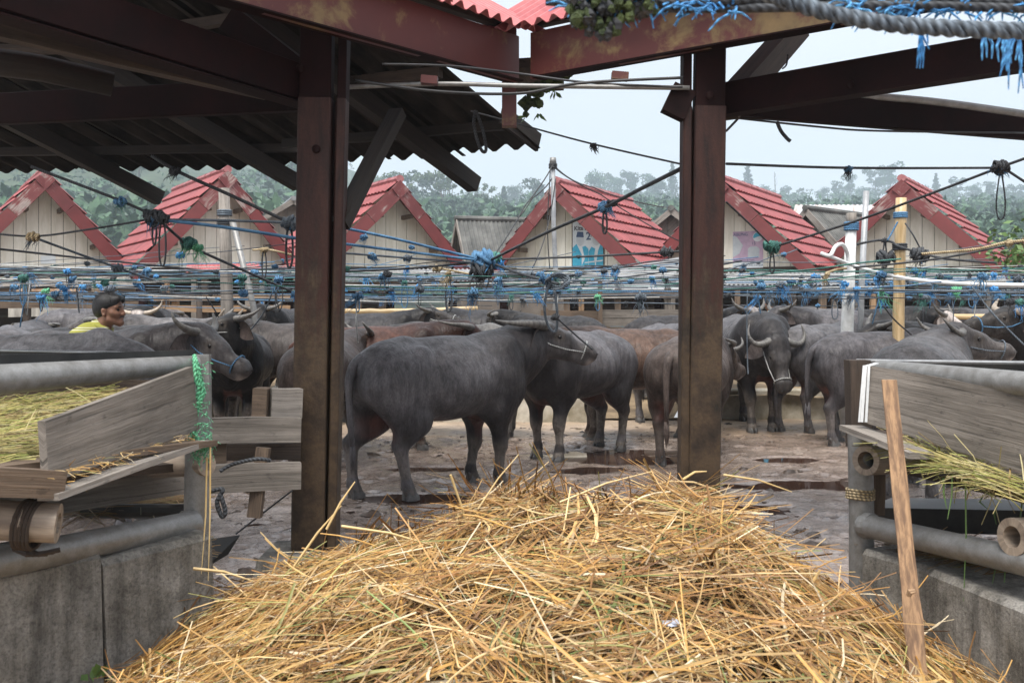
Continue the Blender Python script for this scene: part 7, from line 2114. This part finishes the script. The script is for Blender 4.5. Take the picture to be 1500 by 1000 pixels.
line_thing('lead_rope', [P(112, 420, 9.8), P(114, 440, 9.9), P(116, 458, 10)], .007, RS, 'thin lead rope hanging left of the man', 'rope')
line_thing('white_hose', [P(1205, 372, 10.8), P(1216, 374, 10.8), P(1224, 361, 10.9), P(1234, 358, 11.1), P(1241, 370, 11.28), P(1243, 385, 11.3)], .022, M['white_pvc'], 'white hose bent over the worn white post', 'hose', sides=8)
line_thing('white_hose', [P(1203, 371, 10.8), P(1225, 379, 10.9), P(1260, 392, 11.2), P(1330, 408, 10.4), P(1420, 416, 9.8), P(1560, 418, 9.4)], .020, M['white_pvc'], 'long white hose lying along the ropes on the right', 'hose', sides=8)
for lab, c in (('electric wire from the steel pole down to the left', [P(809, 243, 19.4), P(770, 300, 19), P(722, 375, 18)]), ('second electric wire left of the steel pole', [P(808, 262, 19.4), P(780, 290, 19.2), P(758, 318, 19)]),
               ('upper electric wire from the steel pole to the right', [P(811, 242, 19.5), P(870, 275, 21), P(980, 304, 24)]), ('lower electric wire from the steel pole to the right', [P(811, 244, 19.5), P(880, 285, 20), P(1000, 355, 21)]),
               ('thin guy wire hanging down the steel pole', [P(806, 250, 19.3), P(802, 330, 19.2), P(806, 400, 19.2)]), ('bundled wire beside the steel pole', [P(814, 262, 19.3), P(800, 340, 19), P(775, 400, 18)])):
    line_thing('electric_wire', c, .012, M['wire'], lab, 'wire', sag=.05)
rope('yellow tan rope at the right edge rising to the far right', [P(1350, 372, 9.0), P(1430, 365, 8.8), P(1475, 355, 8.7), P(1540, 350, 8.6)], .014, RTan, [(P(1478, 356, 8.7), .03, RTan, RTan, .08, 0)])
rope('dark rope crossing low over the rightmost barn', [P(1250, 392, 9.5), P(1380, 378, 9.2), P(1540, 345, 8.7)], .011, RD)
rope('tangled black rope looped between the bamboo pole and steel pipe', [P(1255, 358, 10.8), P(1285, 352, 10.7), P(1305, 354, 10.6), P(1320, 362, 10.5), P(1380, 378, 10.2), P(1460, 385, 10)], .014, RD, [(P(1298, 377, 10.6), .08, RD, RD, .2, 0), (P(1347, 372, 10.4), .08, RD, RD, .2, 0), (P(1296, 352, 10.6), .03, RD, None, 0, .3)])
rope('rope hanging from the bamboo pole to the black tangle', [P(1326, 327, 10.5), P(1338, 345, 10.4), P(1347, 362, 10.4)], .008, RD)
rope('light blue rope end at the lashing of the bamboo pole', [P(1315, 325, 10.5), P(1307, 340, 10.5), P(1300, 352, 10.5)], .009, RB)
rope('tan knotted rope with a cream tail over the left stalls', [P(370, 366, 10.2), P(395, 366, 10.2), P(430, 374, 10.3)], .012, RTan, [(P(387, 365, 10.2), .035, RTan, RTan, .1, .30)])
rope('tan knotted rope behind the bamboo rail in the middle', [P(636, 392, 10.2), P(660, 396, 10.2), P(690, 402, 10.2)], .012, RTan, [(P(641, 393, 10.2), .045, RTan, None, 0, 0), (P(657, 400, 10.2), .025, RTan, RTan, .3, .4)])
rope('short tan rope left of the worn white post', [P(1210, 400, 9.6), P(1225, 395, 9.7), P(1240, 393, 9.8)], .012, RTan, [(P(1212, 402, 9.6), .02, RTan, RTan, .14, 0)])
# the level net of tether lines: nothing tells most of them apart
spans = [(-220, 470), (-120, 440), (-60, 520), (470, 1010), (300, 760), (480, 900), (680, 1080), (760, 1300), (900, 1560), (1040, 1600), (1060, 1480), (1180, 1700), (-260, 1000), (500, 1640), (120, 640), (-180, 300), (1250, 1640)]
cols = [RD, RD, RD, RS, RS, RS, RT, RW, RS, RB, RB]
GN = 'slack tether ropes strung in a net above the herd'
for k in range(140):
    x0, x1 = spans[k % len(spans)]
    x0 += random.uniform(-70, 70); x1 += random.uniform(-70, 70)
    D0 = random.uniform(9.0, 19.0); D1 = min(20, max(8.5, D0 + random.uniform(-2.5, 2.5)))
    f_ = random.random()
    y0 = 388 + 48 * f_ + random.uniform(-5, 5); y1 = y0 + random.uniform(-15, 15)
    if random.random() < .22: y1 = y0 - random.uniform(10, 50); x1 = x0 + (x1 - x0) * random.uniform(.3, .6)
    a, b = P(x0, y0, D0), P(x1, y1, D1)
    mat = random.choice(cols)
    r = random.choice([.0045, .0055, .007, .009]) * (D0 / 13) ** .5
    kn = []
    L = (b - a).length
    for j in range(random.randint(1, 3)):
        t = random.uniform(.05, .95); c = a.lerp(b, t) - Zv * (.004 * L * 4 * t * (1 - t))
        km = random.choice([RB, RX, RD, RT, RB, RS, RS, RD])
        kind = random.random()
        kn.append((c, random.uniform(.018, .038), km, random.choice([RB, RX, RX, RT, RS, RD]) if kind < .5 else None, random.uniform(.08, .24), random.uniform(.10, .26) if kind > .86 else 0))
    n = 6
    mid = [a.lerp(b, i / n) - Zv * (.004 * L * 4 * (i / n) * (1 - i / n)) + Vector((0, 0, random.uniform(-.012, .012))) for i in range(n + 1)]
    cname = {RD: 'black', RS: 'slate grey', RT: 'teal', RW: 'pale', RB: 'blue'}[mat]; xm = (x0 + x1) / 2
    zone = 'spanning the view behind both posts' if x1 - x0 > 700 else 'left of the left post' if xm < 330 else 'crossing behind the left post' if xm < 560 else 'between the two posts' if xm < 930 else 'crossing behind the right post' if xm < 1160 else 'around the bamboo pole on the right'
    ym = (y0 + y1) / 2; lev = 'high' if ym < 394 else 'low' if ym > 420 else 'middle'
    far = 'near' if (D0 + D1) / 2 < 12 else 'far'
    rope(f'{cname} tether rope {zone}, {lev} in the {far} net', mid, r, mat, kn, GN, n=3, sides=5)
# free hanging tufts and loops tied to the net
for k in range(70):
    px = random.choice([random.uniform(0, 430), random.uniform(505, 990), random.uniform(1068, 1500), random.uniform(1180, 1500)])
    D = random.uniform(9, 15); y = random.uniform(402, 436)
    c = P(px, y, D)
    mt = random.choice([RX, RB, RB, RX, RT, RS, RGr if random.random() < .4 else RB])
    tcol = {RX: 'bright blue', RB: 'dull blue', RT: 'teal', RS: 'slate', RGr: 'green'}[mt]
    tz = 'above the man and trough' if px < 230 else 'left of the left post' if px < 440 else 'just right of the left post' if px < 640 else 'above the big middle buffalo' if px < 860 else 'left of the right post' if px < 1000 else 'right of the right post' if px < 1180 else 'by the white post' if px < 1290 else 'right of the bamboo pole' if px < 1400 else 'near the right edge'
    tlab = f'{tcol} rope tuft dangling {tz}' + (' with a hanging loop' if k % 3 == 0 else ' with a straight tail' if k % 4 == 1 else '')
    root = empty('rope_tuft', c, tlab, 'rope tuft', 'rope tufts dangling from the net')
    knot_mb(c, random.uniform(.025, .05), 6).build('knot', mt, root, smooth=True)
    fray_mb(c, .04, random.uniform(.12, .36), 18, .003).build('frayed_end', mt, root)
    if k % 3 == 0:
        h = random.uniform(.12, .32); loop_mb(c, h * .16, h, .006).build('hanging_loop', random.choice([RD, RS, RB]), root, smooth=True)
    if k % 4 == 1:
        MB().tube([c, c + Vector((random.uniform(-.03, .03), 0, -.2)), c + Vector((random.uniform(-.05, .05), 0, -random.uniform(.3, .5)))], .007, 5).build('hanging_end', random.choice([RS, RW, RB, RD]), root, smooth=True)
# a few leaves of the bush at the right edge, behind the barns
bs = empty('shrub', G(1490, 17, .3), 'light green shrub peeping up at the right edge below the barn eave', 'shrub')
rg = np.random.default_rng(4)
C = rg.normal(0, .22, (260, 3)) * [1, 1, 1.1] + np.array(P(1488, 368, 17)); V, Q = leaves(C, .07, rg)
o_ = np.array(wloc(bs)); link('foliage', np_mesh('foliage', V - o_, Q, M['fern']), bs)
MB().tube([G(1490, 17, .3), P(1488, 375, 17)], [.05, .02], 6).build('stem', M['bark'], bs)
